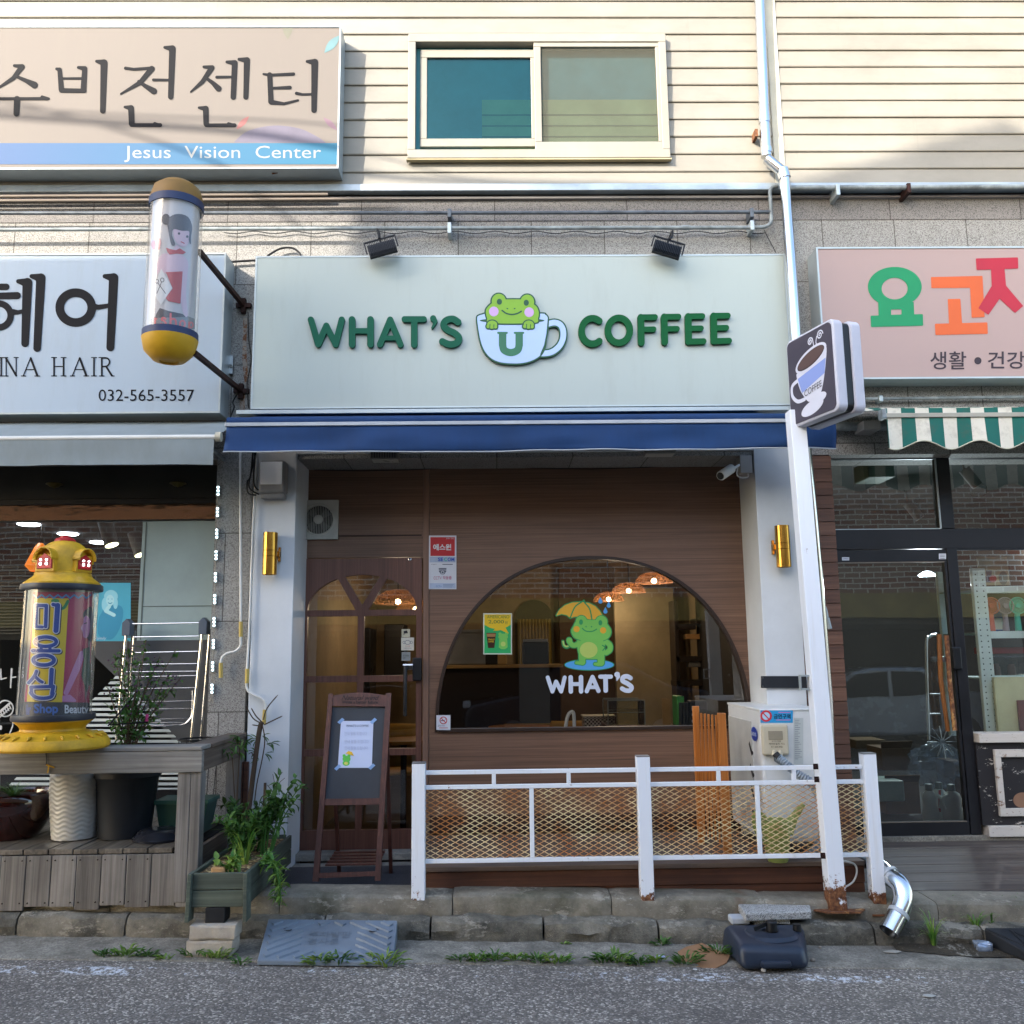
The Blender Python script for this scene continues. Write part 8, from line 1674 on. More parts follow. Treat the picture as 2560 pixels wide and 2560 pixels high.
# ------------------------------------------------------------------ salon interior
lw_ = glow('#f2f6ff',6.0,'downlight_glow')
for u,v,s_,lab in ((72,1313,0.085,'largest white ceiling downlight in the salon, at the far left'),(170,1337,0.085,'white ceiling downlight right above the barber pole finial'),(248,1358,0.085,'white ceiling downlight between the pole and the spotlights'),(317,1378,0.085,'white ceiling downlight below the spotlights in the salon'),(460,1301,0.05,'small ceiling downlight above the pale salon door panel')):
    p = PZ(u,v,2.845); mb = MB(); mb.lathe((p.x,p.y,p.z),[(0.001,0),(s_,0),(s_+0.012,0.006),(s_+0.012,0.012)],24); tagd(mb.build('ceiling_downlight',lw_),lab,'light','round downlights in the salon ceiling')
SP = None
for u,v,lab in ((272,1337,'larger white cylinder spotlight in the salon, on the left of its pair'),(345,1363,'smaller white cylinder spotlight in the salon near the door panel')):
    p = P(u,v,1.2 if u < 300 else 1.9); o = thing('track_spotlight',lab,'spotlight',p,'cylinder spotlights in the salon'); ax_ = Vector((0.35,-0.1,-0.9)).normalized()
    mb = MB(); mb.tube([p-ax_*0.13,p+ax_*0.10],0.062,20); mb.build('lamp_body',paint('#8f8d88',0.5),o); mb = MB(); mb.tube([p+ax_*0.101,p+ax_*0.104],0.055,20); mb.build('lamp_face',glow('#eee9b8',2.0,'spot_face'),o); mb = MB(); mb.tube([p-ax_*0.13,p-ax_*0.13+Vector((0,0,0.12))],0.01,8); mb.build('stem',paint('#8f8d88',0.5),o)
p = P(98,1412,1.6); o = thing('amber_pendant','amber glowing cone pendant lamp hanging behind the barber pole dome','pendant lamp',p); mb = MB(); mb.lathe(p,[(0.075,-0.06),(0.12,-0.01),(0.05,0.16),(0.02,0.2)],24); mb.build('cone_shade',glow('#c4640f',0.3,'amber_shade'),o); mb = MB(); mb.tube([p+Vector((0,0,0.2)),Vector((p.x,p.y,2.85))],0.005,6); mb.build('flex',M['black'],o)
# ------------------------------------------------------------------ store interior
def sb(u0,v0,u1,v1,y,d,c_,name,par,bev=0.003,rough=0.5): return boxP(u0,v0,u1,v1,y,d,paint(c_,rough),name,par,bev)
SH = thing('metal_shelf','pale green perforated steel shelf unit inside the store window','shelf',P(2480,1840,0.1))
shp = '#c3d2cc'
mb = MB(); a_,b_ = P(2444,1420,0.05),P(2476,1840,0.05); mb.hexa([Vector((a_.x-0.045,0.05,b_.z)),Vector((a_.x+0.055,0.05,b_.z)),Vector((a_.x+0.055,0.09,b_.z)),Vector((a_.x-0.045,0.09,b_.z)),Vector((a_.x-0.045,0.05,a_.z)),Vector((a_.x+0.055,0.05,a_.z)),Vector((a_.x+0.055,0.09,a_.z)),Vector((a_.x-0.045,0.09,a_.z))]); mb.build('upright',paint(shp,0.4),SH,bev=0.003)
mb = MB()
for i in range(32):
    zz_ = a_.z-0.05-i*0.042
    if zz_ > b_.z: 
        for dx_ in (-0.022,0.030): mb.tube([(a_.x+dx_,0.0495,zz_),(a_.x+dx_,0.0485,zz_)],0.0055,8)
mb.build('slot_holes',M['black'],SH); sb(2360,1430,2376,1840,0.6,0.04,shp,'upright',SH)
for v0,v1 in ((1465,1482),(1577,1595),(1690,1700)): x0,x1,z0,z1 = RC(2450,v0,2700,v1,0.06); MB().box(a_.x+0.056,x1+0.3,0.055,0.075,z0,z1).build('shelf_edge',paint(shp,0.4),SH,bev=0.003); MB().box(a_.x-0.04,x1+0.3,0.076,0.6,z1-0.02,z1-0.008).build('shelf_board',paint('#7f9692',0.5),SH)
zsh = P(2500,1577,0.08).z
def minifan(u,c_,lab,rr_=0.062):
    x = P(u,1530,0.10).x; o_ = thing('handheld_fan',lab,'fan',(x,0.12,zsh+0.001),'handheld fans on the store shelf'); m_ = paint(c_,0.4); hz_ = zsh+0.19
    mb = MB(); mb.tube([(x,0.12,zsh+0.001),(x,0.12,zsh+0.13)],[0.024,0.019],14); mb.build('grip',m_,o_)
    mb = MB(); pts_ = [(x+rr_*math.cos(q_),0.10,hz_+rr_*math.sin(q_)) for q_ in np.linspace(0,2*math.pi,33)]; mb.tube(pts_,0.005,6); mb.build('guard_ring',m_,o_)
    mb = MB()
    for k in range(20): q_ = 2*math.pi*k/20; mb.tube([(x+0.018*math.cos(q_),0.098,hz_+0.018*math.sin(q_)),(x+rr_*math.cos(q_+0.35),0.10,hz_+rr_*math.sin(q_+0.35))],0.0016,4)
    mb.build('guard_spokes',m_,o_); mb = MB(); mb.tube([(x,0.092,hz_),(x,0.12,hz_)],0.019,16); mb.build('hub',m_,o_)
    mb = MB(); mb.tube([(x,0.115,hz_),(x,0.13,hz_)],rr_*0.93,28); mb.build('fan_disc',paint(c_,0.6,dirt=0.25),o_)
minifan(2480,'#b5604a','coral pink handheld fan on the store shelf'); minifan(2515,'#8d8388','grey handheld fan, middle of the three on the store shelf'); minifan(2546,'#2fae93','mint green handheld fan on the store shelf')
o = sb(2466,1502,2516,1576,0.22,0.04,'#2a4f9c','fan_carton',None); tagd(o,'blue and white carton standing behind the handheld fans','carton'); panel('carton_print',(2480,1545,2512,1574),paint('#c5c3b5',0.5),o,0.22,0.001,0.001)
o = sb(2447,1392,2522,1463,0.10,0.02,'#a39a7d','fruit_poster',None); tagd(o,'clear sleeved card with jar and fruit pictures on top of the steel shelf','poster'); ink('jar_print',[('p',[(2464,1426),(2480,1426),(2478,1442),(2466,1442)]),('p',[(2462,1442),(2482,1442),(2482,1455),(2462,1455)],1)],(0,0,1),paint('#4c3a48',0.5),o,0.10,0.001,0.0006,res=0.6); ink('fruit_print',[('e',2482,1447,9,9)],(0,0,1),paint('#9c3a3c',0.5),o,0.10,0.002,0.0006,res=0.6); ink('leaf_print',[('e',2508,1445,11,17)],(0,0,1),paint('#6d7468',0.5),o,0.10,0.001,0.0006,res=0.6)
o = thing('storage_box','clear plastic storage box with a black clip and small jars on the lower shelf','box',P(2520,1685,0.12)); boxP(2481,1640,2580,1688,0.12,0.2,glass('box_plastic',(0.72,0.8,0.8),0.8),'clear_box',o,0.004); sb(2512,1643,2548,1647,0.11,0.01,'#17181b','clip',o)
for u in (2492,2530): mb = MB(); p = P(u,1688,0.2); mb.lathe((p.x,0.2,p.z),[(0.001,0),(0.03,0),(0.03,0.06),(0.022,0.075),(0.022,0.085),(0.001,0.085)],16); mb.build('jar',paint('#c08b78',0.5),o)
o = sb(2490,1692,2640,1830,-0.02,0.03,'#b9b78e','cream_board',None); tagd(o,'cream card board propped inside the lower store window','board'); o = sb(2548,1750,2640,1830,-0.06,0.02,'#5a241c','brown_frame',None); tagd(o,'dark red brown frame at the right edge of the store window','frame')
o = sb(2460,1618,2580,1634,0.25,0.15,'#8f1f1f','snack_packets',None); tagd(o,'red snack packets lying on the shelf above the storage box','packets')
# bottles, boxes and a bag behind the store door
zfl = rZ(2088)+0.001
for i,(u,y_,lab) in enumerate(((2327,0.12,'leftmost of three white detergent bottles behind the store door'),(2352,0.20,'middle detergent bottle with red print, behind the other two'),(2383,0.08,'rightmost detergent bottle with the big handle behind the store door'))):
    x = P(u,2030,y_).x; o_ = thing('detergent_bottle',lab,'bottle',(x,y_,zfl),'detergent bottles behind the store door'); wm = paint('#cfdcd8',0.4,dirt=0.05); k_ = 1.25 if i == 2 else 1
    mb = MB(); mb.lathe((0,0,0),[(0.001,0),(0.055*k_,0),(0.06*k_,0.02),(0.06*k_,0.10),(0.05*k_,0.14),(0.055*k_,0.19),(0.045*k_,0.225),(0.025,0.245),(0.022,0.25)],24); mb.v = [(x+a,y_+b_*0.7,zfl+c_) for a,b_,c_ in mb.v]; mb.build('bottle_body',wm,o_)
    mb = MB(); mb.lathe((x,y_,zfl),[(0.026,0.245),(0.028,0.25),(0.026,0.29),(0.015,0.295),(0.001,0.295)],20); mb.build('cap',paint('#6f827f',0.45),o_)
    if i != 1: mb = MB(); s9 = -1 if i == 2 else 1; mb.tube(smooth([(x+s9*0.03*k_,y_-0.03,zfl+0.22),(x+s9*0.07*k_,y_-0.03,zfl+0.19),(x+s9*0.06*k_,y_-0.03,zfl+0.12)],5),0.013,8); mb.build('bottle_handle',wm,o_)
    else: panel('red_print',(2346,1975,2352,2030),redq,o_,y_-0.045,0.001,0.0005)
def carton(u0,v0,u1,v1,y,d,lab,c_='#6b5138',flap=True,rot=0.0):
    x0,x1,z0,z1 = RC(u0,v0,u1,v1,y); o_ = thing('cardboard_box',lab,'box',((x0+x1)/2,y,z0),'cardboard boxes in the store'); m_ = paint(c_,0.8,dirt=0.15); MB().box(x0,x1,y,y+d,z0,z1).build('box_body',m_,o_,bev=0.003)
    if flap: mb = MB(); mb.hexa([Vector(q_) for q_ in ((x0,y-0.002,z1),(x1,y-0.002,z1),(x1,y+0.002,z1),(x0,y+0.002,z1),(x0-0.03,y-0.08,z1+0.06),(x1-0.02,y-0.08,z1+0.06),(x1-0.02,y-0.076,z1+0.063),(x0-0.03,y-0.076,z1+0.063))]); mb.build('flap',m_,o_)
    return o_
carton(2215,1955,2300,2035,0.35,0.3,'brown box beside the bottles at the foot of the store door','#6a4c30'); carton(2205,1870,2280,1925,0.7,0.3,'open brown carton higher up behind the store door','#5f4a34'); carton(2390,1905,2425,2060,0.5,0.3,'tall dark carton at the right behind the bottles','#54402c',False); carton(2140,1850,2215,1872,1.2,0.3,'flat carton deep in the store behind the door','#57462f',False)
tagd(sb(2192,1952,2262,2004,0.15,0.28,'#8aa096','foam_box',None,0.01),'pale green foam box on the floor behind the store door','box')
mb = MB(); bm = bmesh.new(); bmesh.ops.create_icosphere(bm,subdivisions=5,radius=1.0); p = P(2345,1915,0.55)
for v in bm.verts: n_ = noise.fractal(v.co*2.3,0.6,2.2,5); v.co = Vector((p.x+v.co.x*0.20*(1+0.25*n_),p.y+v.co.y*0.13*(1+0.25*n_),p.z+v.co.z*0.17*(1+0.28*n_)))
mb.add([v.co.copy() for v in bm.verts],[tuple(v.index for v in f.verts) for f in bm.faces],False); bm.free()
t = NT('plastic_film'); tr = t.n('ShaderNodeBsdfTransparent'); gl = t.n('ShaderNodeBsdfPrincipled'); gl.inputs['Base Color'].default_value = lin('#8c9ba6'); gl.inputs['Roughness'].default_value = 0.15; mx = t.n('ShaderNodeMixShader'); mx.inputs[0].default_value = 0.35; t.l(tr.outputs[0],mx.inputs[1]); t.l(gl.outputs[0],mx.inputs[2]); t.l(mx.outputs[0],t.out.inputs[0])
tagd(mb.build('plastic_bag',t.m),'crumpled clear plastic bag bundle above the detergent bottles','bag')
o = thing('hand_truck','grey tubular hand truck frame standing inside the store door','hand truck',P(2330,1840,0.9)); mb = MB(); mb.tube(smooth([tuple(P(*q_,0.9)) for q_ in ((2322,1850),(2316,1620),(2325,1592),(2340,1586))],6),0.012,8); mb.build('tube_frame',M['steel_dull'],o)
for v in (1735,1785): mb = MB(); mb.tube([P(2325,v,0.9),P(2350,v,0.9)],0.008,6); mb.build('cross_bar',M['steel_dull'],o)
o = thing('wheel_stand','round spoked chrome stand behind the rusty door pull','stand',P(2355,1880,0.4)); c_ = P(2356,1855,0.4)
for k in range(12): q_ = 2*math.pi*k/12; mb = MB(); mb.tube([c_,c_+Vector((0.12*math.cos(q_),0.03*math.sin(q_),0.12*math.sin(q_)))],0.004,6); mb.build('spoke',M['steel_dull'],o)
p = P(2318,1440,1.3); o = thing('ceiling_lamp','small lit white ceiling lamp seen through the top of the store door','light',p); mb = MB(); mb.lathe(p,[(0.001,0),(0.07,0),(0.075,0.01),(0.03,0.04),(0.001,0.045)],24); mb.build('lamp_disc',glow('#e8f2ff',4.0,'cool_lamp'),o); ld_ = bpy.data.lights.new('store_light','POINT'); ld_.energy = 22; ld_.color = (0.85,0.95,1.0); ld_.shadow_soft_size = 0.07; lo_ = bpy.data.objects.new('store_light',ld_); COL.objects.link(lo_); lo_.parent = o; lo_.location = (0,0,-0.08)
# things hung in the transom windows
o = thing('ceiling_box','pale green air duct box high in the left transom of the store','box',P(2200,1160,0.3)); x0,x1,z0,z1 = RC(2170,1150,2237,1193,0.3); MB().box(x0,x1,0.3,0.6,z0,z1).build('box_body',paint('#5f6d62',0.5),o,bev=0.01)
for u,v,y_,lab in ((2428,1195,0.4,'white spotlight with a loop cable in the right transom window'),(2285,1278,1.2,'small white spotlight low in the left transom window')):
    p = P(u,v,y_); o = thing('track_spotlight',lab,'spotlight',p,'spotlights in the store'); ax_ = Vector((0.5,-0.1,-0.8)).normalized(); mb = MB(); mb.tube([p-ax_*0.09,p+ax_*0.08],0.045,18); mb.build('lamp_body',paint('#6f6b6b',0.5),o); mb = MB(); mb.tube([p+ax_*0.081,p+ax_*0.084],0.04,18); mb.build('lamp_face',paint('#9a9894',0.4),o); mb = MB(); mb.tube([p-ax_*0.09,p-ax_*0.09+Vector((-0.02,0,0.12))],0.008,8); mb.build('stem',paint('#6f6b6b',0.5),o)
    if u > 2400: mb = MB(); mb.tube(smooth([tuple(P(*q_,y_)) for q_ in ((2448,1210),(2466,1216),(2464,1236),(2440,1244),(2424,1232))],6),0.006,6); mb.build('loop_cable',paint('#6f6b6b',0.5),o)
# ------------------------------------------------------------------ plants
def leafmat(name,a,b_):
    t = NT(name); n_ = t.noise(t.map(),9,5); col = t.mix(t.ramp(n_,[(0.35,0.0),(0.65,1.0)]),a,b_); bs = t.n('ShaderNodeBsdfPrincipled'); t.l(col,bs.inputs['Base Color']); bs.inputs['Roughness'].default_value = 0.5; tl_ = t.n('ShaderNodeBsdfTranslucent'); t.l(col,tl_.inputs[0]); mx = t.n('ShaderNodeMixShader'); mx.inputs[0].default_value = 0.3; t.l(bs.outputs[0],mx.inputs[1]); t.l(tl_.outputs[0],mx.inputs[2]); t.l(mx.outputs[0],t.out.inputs[0]); return t.m
LG,LD,LB_ = leafmat('leaf_green','#2f5420','#597f35'),leafmat('leaf_dark','#223b1c','#46602f'),leafmat('leaf_bright','#437a2a','#8a9f45')
def leafq(mb,p,d,up,L,W,curl=0.25):
    d = d.normalized(); s_ = d.cross(up); s_ = s_.normalized() if s_.length > 1e-4 else Vector((1,0,0)); n_ = s_.cross(d).normalized()
    mb.add([p,p+d*L*0.35+s_*W*0.5+n_*L*0.05,p+d*L*0.7+s_*W*0.36,p+d*L-n_*L*curl,p+d*L*0.7-s_*W*0.36,p+d*L*0.35-s_*W*0.5+n_*L*0.05,p+d*L*0.5-n_*0.002],[(0,1,6),(1,2,6),(2,3,6),(3,4,6),(4,5,6),(5,0,6)],True)
RN = random.Random(11)
def rv(): return Vector((RN.uniform(-1,1),RN.uniform(-1,1),RN.uniform(-1,1)))
def plant(name,lab,cat,base,stems,leaf,m,sm=None,grp=None):
    """stems: list of point lists; leaf=(n per stem, L, W, start, spread)"""
    o = thing(name,lab,cat,base,grp); ms = MB(); ml = MB(); n_,L,W,st,spd = leaf
    for pts in stems:
        pts = [Vector(p) for p in smooth([tuple(p) for p in pts],5)]; k = len(pts); ms.tube(pts,[0.006*(1-0.7*i/k)*(1 if L < 0.12 else 1.2) for i in range(k)],6)
        for i in range(n_):
            t_ = st+(1-st)*(i+RN.random())/n_; q = pts[min(int(t_*(k-1)),k-1)]; d = (rv()*spd+Vector((0,0,0.25))); l_ = L*RN.uniform(0.6,1.15); leafq(ml,q,d,Vector((0,0,1)),l_,W*l_/L,RN.uniform(0.05,0.4))
    ms.build('stem',sm or M['twig'],o,fixn=False); ml.build('foliage',m,o,fixn=False); return o
M['twig'] = paint('#5c4a3a',0.8,dirt=0.3); M['gstem'] = paint('#3f6a2a',0.6)
def planter_pt(u,v,s): 
    q = sk(0,s,0); return P(u,v,q.y)
Yp = lambda s: fA.y+vA.y*s
zs0 = zp1-0.02
def stems_at(cx_,cy_,n,h,spread,lean_=(0,0)):
    out = []
    for i in range(n):
        a = RN.uniform(0,6.28); r0 = RN.uniform(0,0.04); r1 = RN.uniform(0.3,1)*spread; hh_ = h*RN.uniform(0.6,1.0)
        out.append([(cx_+r0*math.cos(a),cy_+r0*math.sin(a),zs0),(cx_+(r0+r1*0.4)*math.cos(a)+lean_[0]*0.4,cy_+(r0+r1*0.4)*math.sin(a)+lean_[1]*0.4,zs0+hh_*0.6),(cx_+(r0+r1)*math.cos(a)+lean_[0],cy_+(r0+r1)*math.sin(a)+lean_[1],zs0+hh_)])
    return out
def at_(s,off=0.5): q = sk(fx0+(fx1-fx0)*off,s,0); return q.x,q.y
x,y = at_(0.62); plant('leafy_plant','dense dark green leafy plants filling the back of the planter box','plant',(x,y,zs0),stems_at(x,y,11,0.36,0.2)+stems_at(*at_(0.8),6,0.36,0.18),(30,0.055,0.026,0.2,1.0),LD,M['gstem'])
x,y = at_(0.42); plant('leafy_plant','mid green broad leafed plant in the middle of the planter box','plant',(x,y,zs0),stems_at(x,y,12,0.32,0.17),(26,0.062,0.028,0.15,1.0),LG,M['gstem'])
x,y = at_(0.55,0.9); plant('leafy_plant','bright leafed plant standing against the white pillar in the planter','plant',(x,y,zs0),stems_at(x,y,9,0.46,0.14,(0.08,0)),(18,0.066,0.032,0.35,1.0),LG,M['gstem'])
x,y = at_(0.10,0.58); plant('seedling','small bright green seedling near the front of the planter box','plant',(x,y,zs0),stems_at(x,y,5,0.10,0.07),(10,0.06,0.038,0.3,1.0),LB_,M['gstem'])
x,y = at_(0.25,1.05); q0_ = Vector((x,y,zs0)); plant('trailing_plant','bright narrow leafed plant spilling over the right side of the planter','plant',q0_,[[q0_,q0_+Vector((0.06+0.02*i,-0.04*i,0.03)),q0_+Vector((0.10+0.02*i,-0.06*i+0.02,-0.10)),q0_+Vector((0.11+0.015*i,-0.05*i,-0.12-0.02*i))] for i in range(4)],(34,0.07,0.014,0.1,1.0),LB_,M['gstem'])
# long arching grass blades
def blades(name,lab,cat,base,n,h,w_,spread,m,grp=None,droop=1.0,seed=1):
    r_ = random.Random(seed); o_ = thing(name,lab,cat,base,grp); mb = MB(); b0 = Vector(base)
    for i in range(n):
        a = r_.uniform(0,6.28); hh_ = h*r_.uniform(0.5,1.1); sp_ = spread*r_.uniform(0.3,1.2); c_,s_ = math.cos(a),math.sin(a); p0 = b0+Vector((c_,s_,0))*r_.uniform(0,spread*0.15); side = Vector((-s_,c_,0))*w_; pv = []
        for k in range(6):
            t_ = k/5; q = p0+Vector((c_*sp_*t_**1.6,s_*sp_*t_**1.6,hh_*(t_-0.45*droop*t_**2.6))); ww = (1-t_**1.5)*0.9+0.05; pv += [q-side*ww,q+side*ww]
        mb.add(pv,[(2*k,2*k+1,2*k+3,2*k+2) for k in range(5)],True)
    mb.build('blades',m,o_,fixn=False); return o_
x,y = at_(0.30,0.72); blades('grass_tuft','arching bright grass blades rising from the planter box','grass',(x,y,zs0),16,0.36,0.007,0.20,LB_,seed=3)
blades('pot_grass','fine green grass growing in the glazed red pot','grass',(c1.x,c1.y,c1.z+0.235),130,0.13,0.0022,0.20,LG,seed=5)
# tall pruned stems with nandina leaves
yT = -0.62; q = [P(615,2090,-0.72),P(630,1960,-0.70),P(648,1830,-0.68),P(655,1805,-0.68)]
o = thing('pruned_tree','thin pruned tree with bare twigs rising from the planter before the pillar','tree',q[0])
mb = MB(); mb.tube(smooth([tuple(p) for p in q],5),[0.016]*15+[0.013],10); mb.build('trunk',M['twig'],o)
tw = MB(); lf = MB()
for pts in (((655,1810),(662,1850),(655,1900),(642,1960),(636,2010)),((655,1805),(640,1790),(628,1770)),((658,1800),(668,1770),(695,1737)),((660,1812),(685,1800),(706,1790)),((652,1808),(632,1795),(615,1765)),((650,1815),(630,1812)),((640,1900),(628,1880))): tw.tube(smooth([tuple(P(u,v,-0.69)) for u,v in pts],4),[0.004]*(len(pts)*4-4)+[0.0015],6)
tw.build('twigs',M['twig'],o)
for u,v,s9 in ((665,1860,1),(678,1858,1),(662,1885,1),(644,1848,-1),(640,1880,-1),(648,1900,-1),(633,1845,-1),(655,1840,1)):
    p = P(u,v,-0.69)
    for k in range(4): leafq(lf,p,Vector((s9*RN.uniform(0.3,1),RN.uniform(-0.4,0.4),RN.uniform(-0.7,0.6))),Vector((0,0,1)),0.062,0.016,0.2)
lf.build('foliage',LG,o,fixn=False)
o = thing('nandina','slim young plant with narrow green leaves beside the deck side rail','plant',P(590,2080,-0.9)); tw = MB(); lf = MB()
for pts in (((588,2090),(592,2000),(598,1900),(600,1850)),((592,2080),(585,1960),(580,1880))): tw.tube(smooth([tuple(P(u,v,-0.95)) for u,v in pts],4),0.004,6)
tw.build('stem',M['twig'],o)
for u,v in ((580,1878),(572,1868),(590,1862),(600,1858),(610,1870),(565,1880),(595,1840),(618,1862),(600,1880),(610,1850)):
    p = P(u,v,-0.95)
    for k in range(4): leafq(lf,p,Vector((RN.uniform(-1,1),RN.uniform(-0.4,0.4),RN.uniform(-0.6,0.5))),Vector((0,0,1)),0.06,0.015,0.2)
lf.build('foliage',LG,o,fixn=False)
o = thing('bare_sapling','short bare twiggy sapling before the white pillar','tree',P(690,2030,-0.66)); tw = MB()
for pts in (((688,2020),(690,1975),(682,1935)),((690,1980),(700,1955),(712,1945)),((689,1990),(678,1975),(668,1962)),((690,1970),(693,1948),(706,1930)),((661,2000),(663,1958))): tw.tube([P(u,v,-0.66) for u,v in pts],[0.005]+[0.002]*(len(pts)-1),6)
tw.build('twigs',M['twig'],o)
tag(bent([P(661,2020,-0.68),P(663,1957,-0.68)],[0.012,0.009],M['twig'],'cut_stake',None),'short cut woody stump standing in the planter box','stump')
mb = MB(); x,y = at_(0.06,0.42); rock(mb,x-0.035,x+0.035,y-0.02,y+0.02,zs0+0.005,zs0+0.04,0.015,3,3); tag(mb.build('tan_shell',paint('#b08c62',0.6)),'tan shell like lump on the planter soil at the front','shell')
# berry shrub in the black pot
o = thing('berry_shrub','loose berry shrub with small leaves growing from the black nursery pot','shrub',(c3.x,c3.y,c3.z+0.37)); tw = MB(); lf = MB(); b0 = Vector((c3.x,c3.y,c3.z+0.37))
tips = [(285,1635),(300,1620),(330,1640),(352,1655),(400,1640),(440,1625),(455,1690),(420,1720),(380,1680),(300,1690),(270,1720),(290,1740),(345,1700),(400,1750),(330,1760),(270,1790),(420,1690),(365,1600),(320,1600),(385,1790)]
for i,(u,v) in enumerate(tips):
    yy_ = -0.93+RN.uniform(-0.2,0.12); p = P(u,v,yy_); m_ = b0.lerp(p,0.5)+Vector(((b0.x-p.x)*0.25,0,-0.03)); pts = smooth([tuple(b0+rv()*0.02),tuple(m_),tuple(p)],6); k = len(pts); tw.tube(pts,[0.007*(1-0.75*j/k) for j in range(k)],6)
    for j in range(34):
        t_ = 0.5+0.5*RN.random(); q = Vector(pts[min(int(t_*(k-1)),k-1)])+rv()*0.035; leafq(lf,q,rv()+Vector((0,0,0.2)),Vector((0,0,1)),RN.uniform(0.03,0.05),0.02,0.2)
    if i % 2 == 0:
        for j in range(7): q = Vector(pts[-2])+rv()*0.04; be = MB(); be.lathe(q,[(0.001,-0.007),(0.007,0),(0.001,0.007)],8); be.build('berry',paint('#5b3a55',0.5,dirt=0.3),o)
tw.build('branches',M['twig'],o); lf.build('foliage',LG,o,fixn=False)
mb = MB(); a_,b_ = P(355,1790,-1.0),P(368,1805,-1.0); mb.tube([P(368,1785,-1.05),P(366,1806,-1.05)],[0.008,0.013],8); tag(mb.build('pink_tag',paint('#c23f78',0.5)),'small pink plant tag hanging in the berry shrub','tag')
mb = MB(); mb.tube([P(270,1815,-1.1),P(330,1745,-1.05),P(355,1710,-1.0)],0.005,6); mb.tube([P(275,1812,-1.1),P(370,1805,-1.08)],0.004,6); tag(mb.build('support_stick',M['black']),'black sticks supporting the berry shrub','stick')
mb = MB(); cc_ = P(497,1848,-0.6); mb.tube([(cc_.x+0.13*math.cos(q_),cc_.y+0.13*math.sin(q_),cc_.z) for q_ in np.linspace(0,6.283,30)],0.006,6); mb.tube([(cc_.x+0.12*math.cos(q_),cc_.y+0.12*math.sin(q_),cc_.z-0.04) for q_ in np.linspace(0,6.283,30)],0.004,6)
for k in range(5): q_ = k*1.256; mb.tube([(cc_.x+0.13*math.cos(q_),cc_.y+0.13*math.sin(q_),cc_.z),(cc_.x+0.1*math.cos(q_),cc_.y+0.1*math.sin(q_),zL)],0.003,5)
tag(mb.build('wire_basket',M['black']),'black round wire plant holder at the deck corner by the granite','plant holder')
# weeds at the gutter edge
def weed_at(x,y,z,s,seed,lab,first=None):
    o_ = thing('weed',lab,'weed',(x,y,z),'weeds along the gutter'); mb = MB(); r_ = random.Random(seed)
    for i in range(int(42*s)):
        a = r_.uniform(0,6.28); rr_ = r_.uniform(0,0.05*s); p = Vector((x+rr_*1.4*math.cos(a),y+rr_*0.5*math.sin(a),z+r_.uniform(0,0.03*s))); leafq(mb,p,Vector((math.cos(a)*1.1,math.sin(a)*0.6,r_.uniform(0.3,1.8))),Vector((0,0,1)),r_.uniform(0.025,0.05)*min(1.3,s+0.3),0.012,0.3)
    mb.build('leaves',LB_ if seed % 2 else LG,o_,fixn=False); return o_
WD2 = [(245,2402,.7,'low weed tuft at the far left of the gutter edge'),(305,2402,1.1,'wide weed tuft second from the left along the gutter edge'),(350,2406,.7,'small weed tuft under the left planks'),(405,2406,.5,'tiny weed tuft left of the paving blocks'),(470,2405,.8,'weed tuft just below the paving blocks'),(535,2405,1.0,'weed tuft between the paving blocks and the kerb ramp'),(610,2405,.6,'weed tuft at the left toe of the kerb ramp'),(800,2400,1.0,'weed tuft against the middle front of the kerb ramp'),(850,2400,1.2,'fuller weed tuft against the front of the kerb ramp'),(965,2402,1.5,'tallest weed clump at the right corner of the kerb ramp'),(1150,2408,.7,'small weed tuft right of the kerb ramp'),(1190,2410,.8,'weed tuft below the left railing bay'),(1235,2410,.9,'weed tuft below the left half of the middle post gap'),(1290,2410,.8,'weed tuft left of the centre of the gutter'),(1345,2412,.9,'weed tuft at the centre of the gutter'),(1395,2412,.9,'weed tuft right of the centre of the gutter'),(1510,2414,.9,'broken weed row start below the middle post'),(1540,2414,1.2,'thick weed clump below the middle railing post'),(1600,2416,.8,'weed tuft right below the middle railing post'),(1645,2416,.7,'weed tuft before the cardboard scrap'),(1715,2416,1.2,'upright weed left of the cardboard scrap')]
for i,(u,v,s_,lab) in enumerate(WD2):
    p = PZ(u,v,gz(PZ(u,v,0).x)+0.006); weed_at(p.x,(-1.79 if 600 < u < 980 else -1.71)-RN.uniform(-0.02,0.02),gz(p.x)+0.004,s_,30+i,lab)
for u,v,y_,s_,lab in ((1655,2360,-1.42,0.7,'round leafed weed at the foot of the rough kerb'),(1410,2352,-1.42,0.3,'tiny weed in the kerb joint at the middle'),(1795,2390,-1.62,1.3,'tall pointed weed growing beside the cardboard scrap')):
    p = P(u,v,y_); weed_at(p.x,y_,gz(p.x)+0.01,s_,71+int(u),lab)
for u,v,y_,n_,h_,lab in ((2335,2365,-1.41,26,0.34,'long grass clump by the steel elbow pipe'),(2440,2320,-1.32,24,0.16,'bushy grass tuft on the kerb near the black ramp'),(2480,2315,-1.30,14,0.17,'thin grass tuft right above the black ramp'),(2500,2262,-1.15,16,0.12,'grass sprouting under the store deck edge'),(2555,2262,-1.15,12,0.12,'grass sprouting at the right edge under the store deck'),(2372,2262,-1.15,10,0.11,'short grass blades under the store deck behind the long clump')):
    p = P(u,v,y_); blades('grass_clump',lab,'grass',(p.x,y_,p.z),n_,h_,0.0045,0.13,LB_ if n_ > 20 else LG,'grass clumps by the store deck',1.2,int(u))
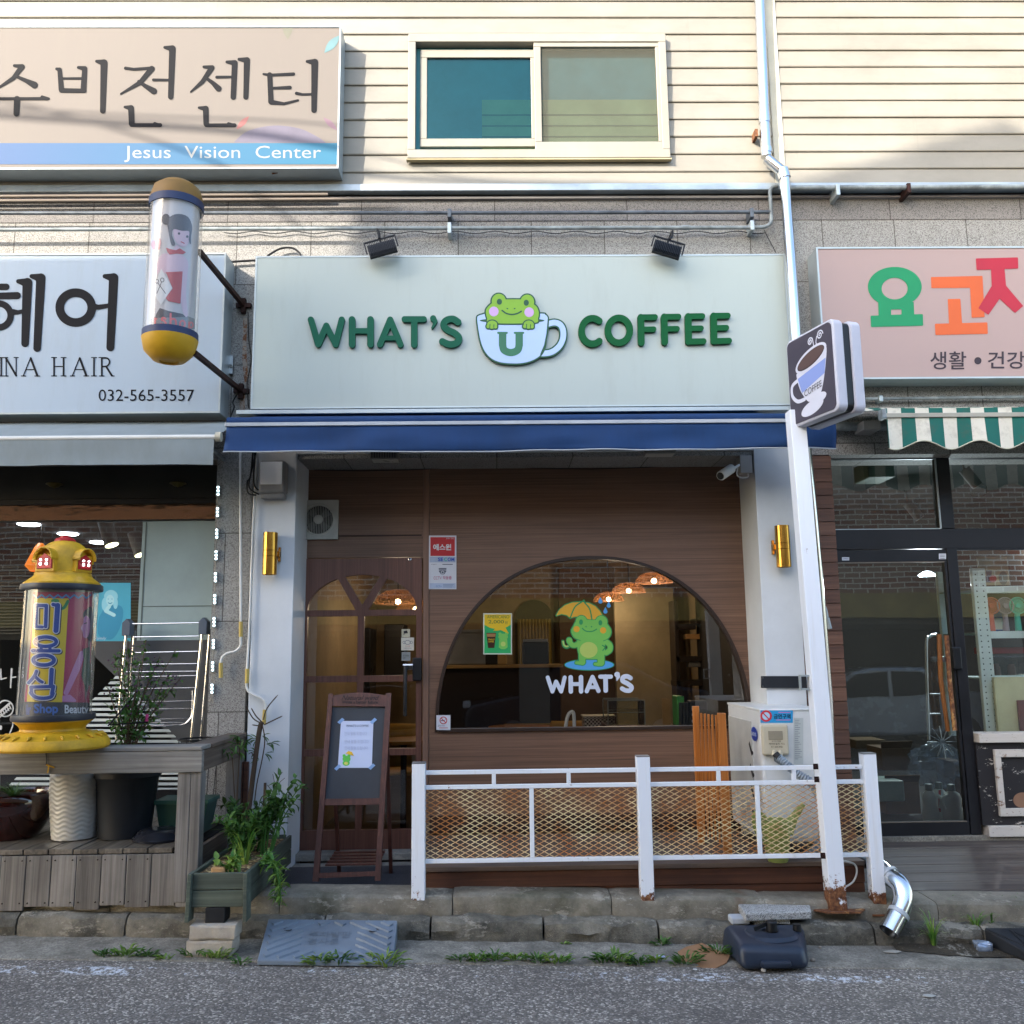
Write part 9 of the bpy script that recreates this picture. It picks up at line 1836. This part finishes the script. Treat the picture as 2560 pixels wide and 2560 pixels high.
# litter
def scrap(u,v,w_,d,m,lab,z_=0.012,tilt=0.0,name='litter',cat='litter',seed=0):
    p = PZ(u,v,gz(PZ(u,v,0).x)+z_); r_ = random.Random(seed); n = 9; pts = [(w_*r_.uniform(0.7,1.1)*math.cos(6.283*i/n),d*r_.uniform(0.7,1.1)*math.sin(6.283*i/n)) for i in range(n)]; mb = MB()
    mb.add([(p.x+a,p.y+b_,p.z+tilt*b_) for a,b_ in pts]+[(p.x+a,p.y+b_,p.z+0.003+tilt*b_) for a,b_ in pts],[tuple(range(n)),tuple(range(n,2*n))]+[(i,(i+1) % n,n+(i+1) % n,n+i) for i in range(n)]); return tag(mb.build(name,m),lab,cat)
scrap(1755,2390,0.14,0.10,paint('#8f6b4c',0.8),'torn brown cardboard scrap lying left of the parasol base',0.03,0.35,'cardboard_scrap','cardboard',2)
scrap(1652,2392,0.03,0.02,paint('#a9b3cc',0.6),'small bluish paper scrap in the gutter',seed=3); scrap(1738,2424,0.012,0.012,paint('#c4c4c4',0.6),'tiny white paper bit at the road edge',0.008,seed=4); scrap(2232,2380,0.05,0.025,paint('#a19c90',0.8),'pale flat stone chip under the elbow pipe',seed=5); scrap(2322,2490,0.035,0.02,paint('#a5a49e',0.8),'flat pale patch of gum on the asphalt at the right',0.004,seed=6)
for u,v,s_,lab in ((1909,2428,0.012,'small white pebble at the foot of the parasol base'),(2033,2402,0.014,'brown pebble right of the parasol base'),(2050,2370,0.010,'pale pebble by the rough kerb right of the parasol base'),(1385,2306,0.006,'white droplet like pebble on the kerb at the centre')):
    p = PZ(u,v,gz(PZ(u,v,0).x)+0.012); mb = MB(); rock(mb,p.x-s_,p.x+s_,p.y-s_,p.y+s_,p.z-0.004,p.z+s_,0.006,u,3); tag(mb.build('pebble',pav),lab,'pebble','pebbles in the gutter')
mb = MB(); p = P(2462,2370,-1.45); rock(mb,p.x-0.05,p.x+0.03,-1.48,-1.42,gz(p.x)+0.01,gz(p.x)+0.06,0.03,9,4); tag(mb.build('foil_wrapper',paint('#9aa5b5',0.25,0.6)),'crumpled silver wrapper beside the black ramp','wrapper')
x1g,x2g = P(2230,2370,-1.4).x,3.4; mb = MB(); n = 24
dirt_ = kerb_mat('dark_wet_dirt','#2a2418','#4b4130','#1d1a12',0.0,1.0); vs = [(x1g+(x2g-x1g)*i/n,-1.40 if i % 2 == 9 else -1.395,gz(x1g+(x2g-x1g)*i/n)+0.03) for i in range(n+1)]+[(x1g+(x2g-x1g)*i/n,-1.46-0.10*math.sin(math.pi*min(1,i/n*1.2))*(1+0.4*noise.noise(Vector((i*0.7,0,0)))),gz(x1g+(x2g-x1g)*i/n)+0.013) for i in range(n+1)]
mb.add(vs,[(i,i+1,n+2+i,n+1+i) for i in range(n)],True); tag(mb.build('dirt_patch',dirt_),kind='structure')
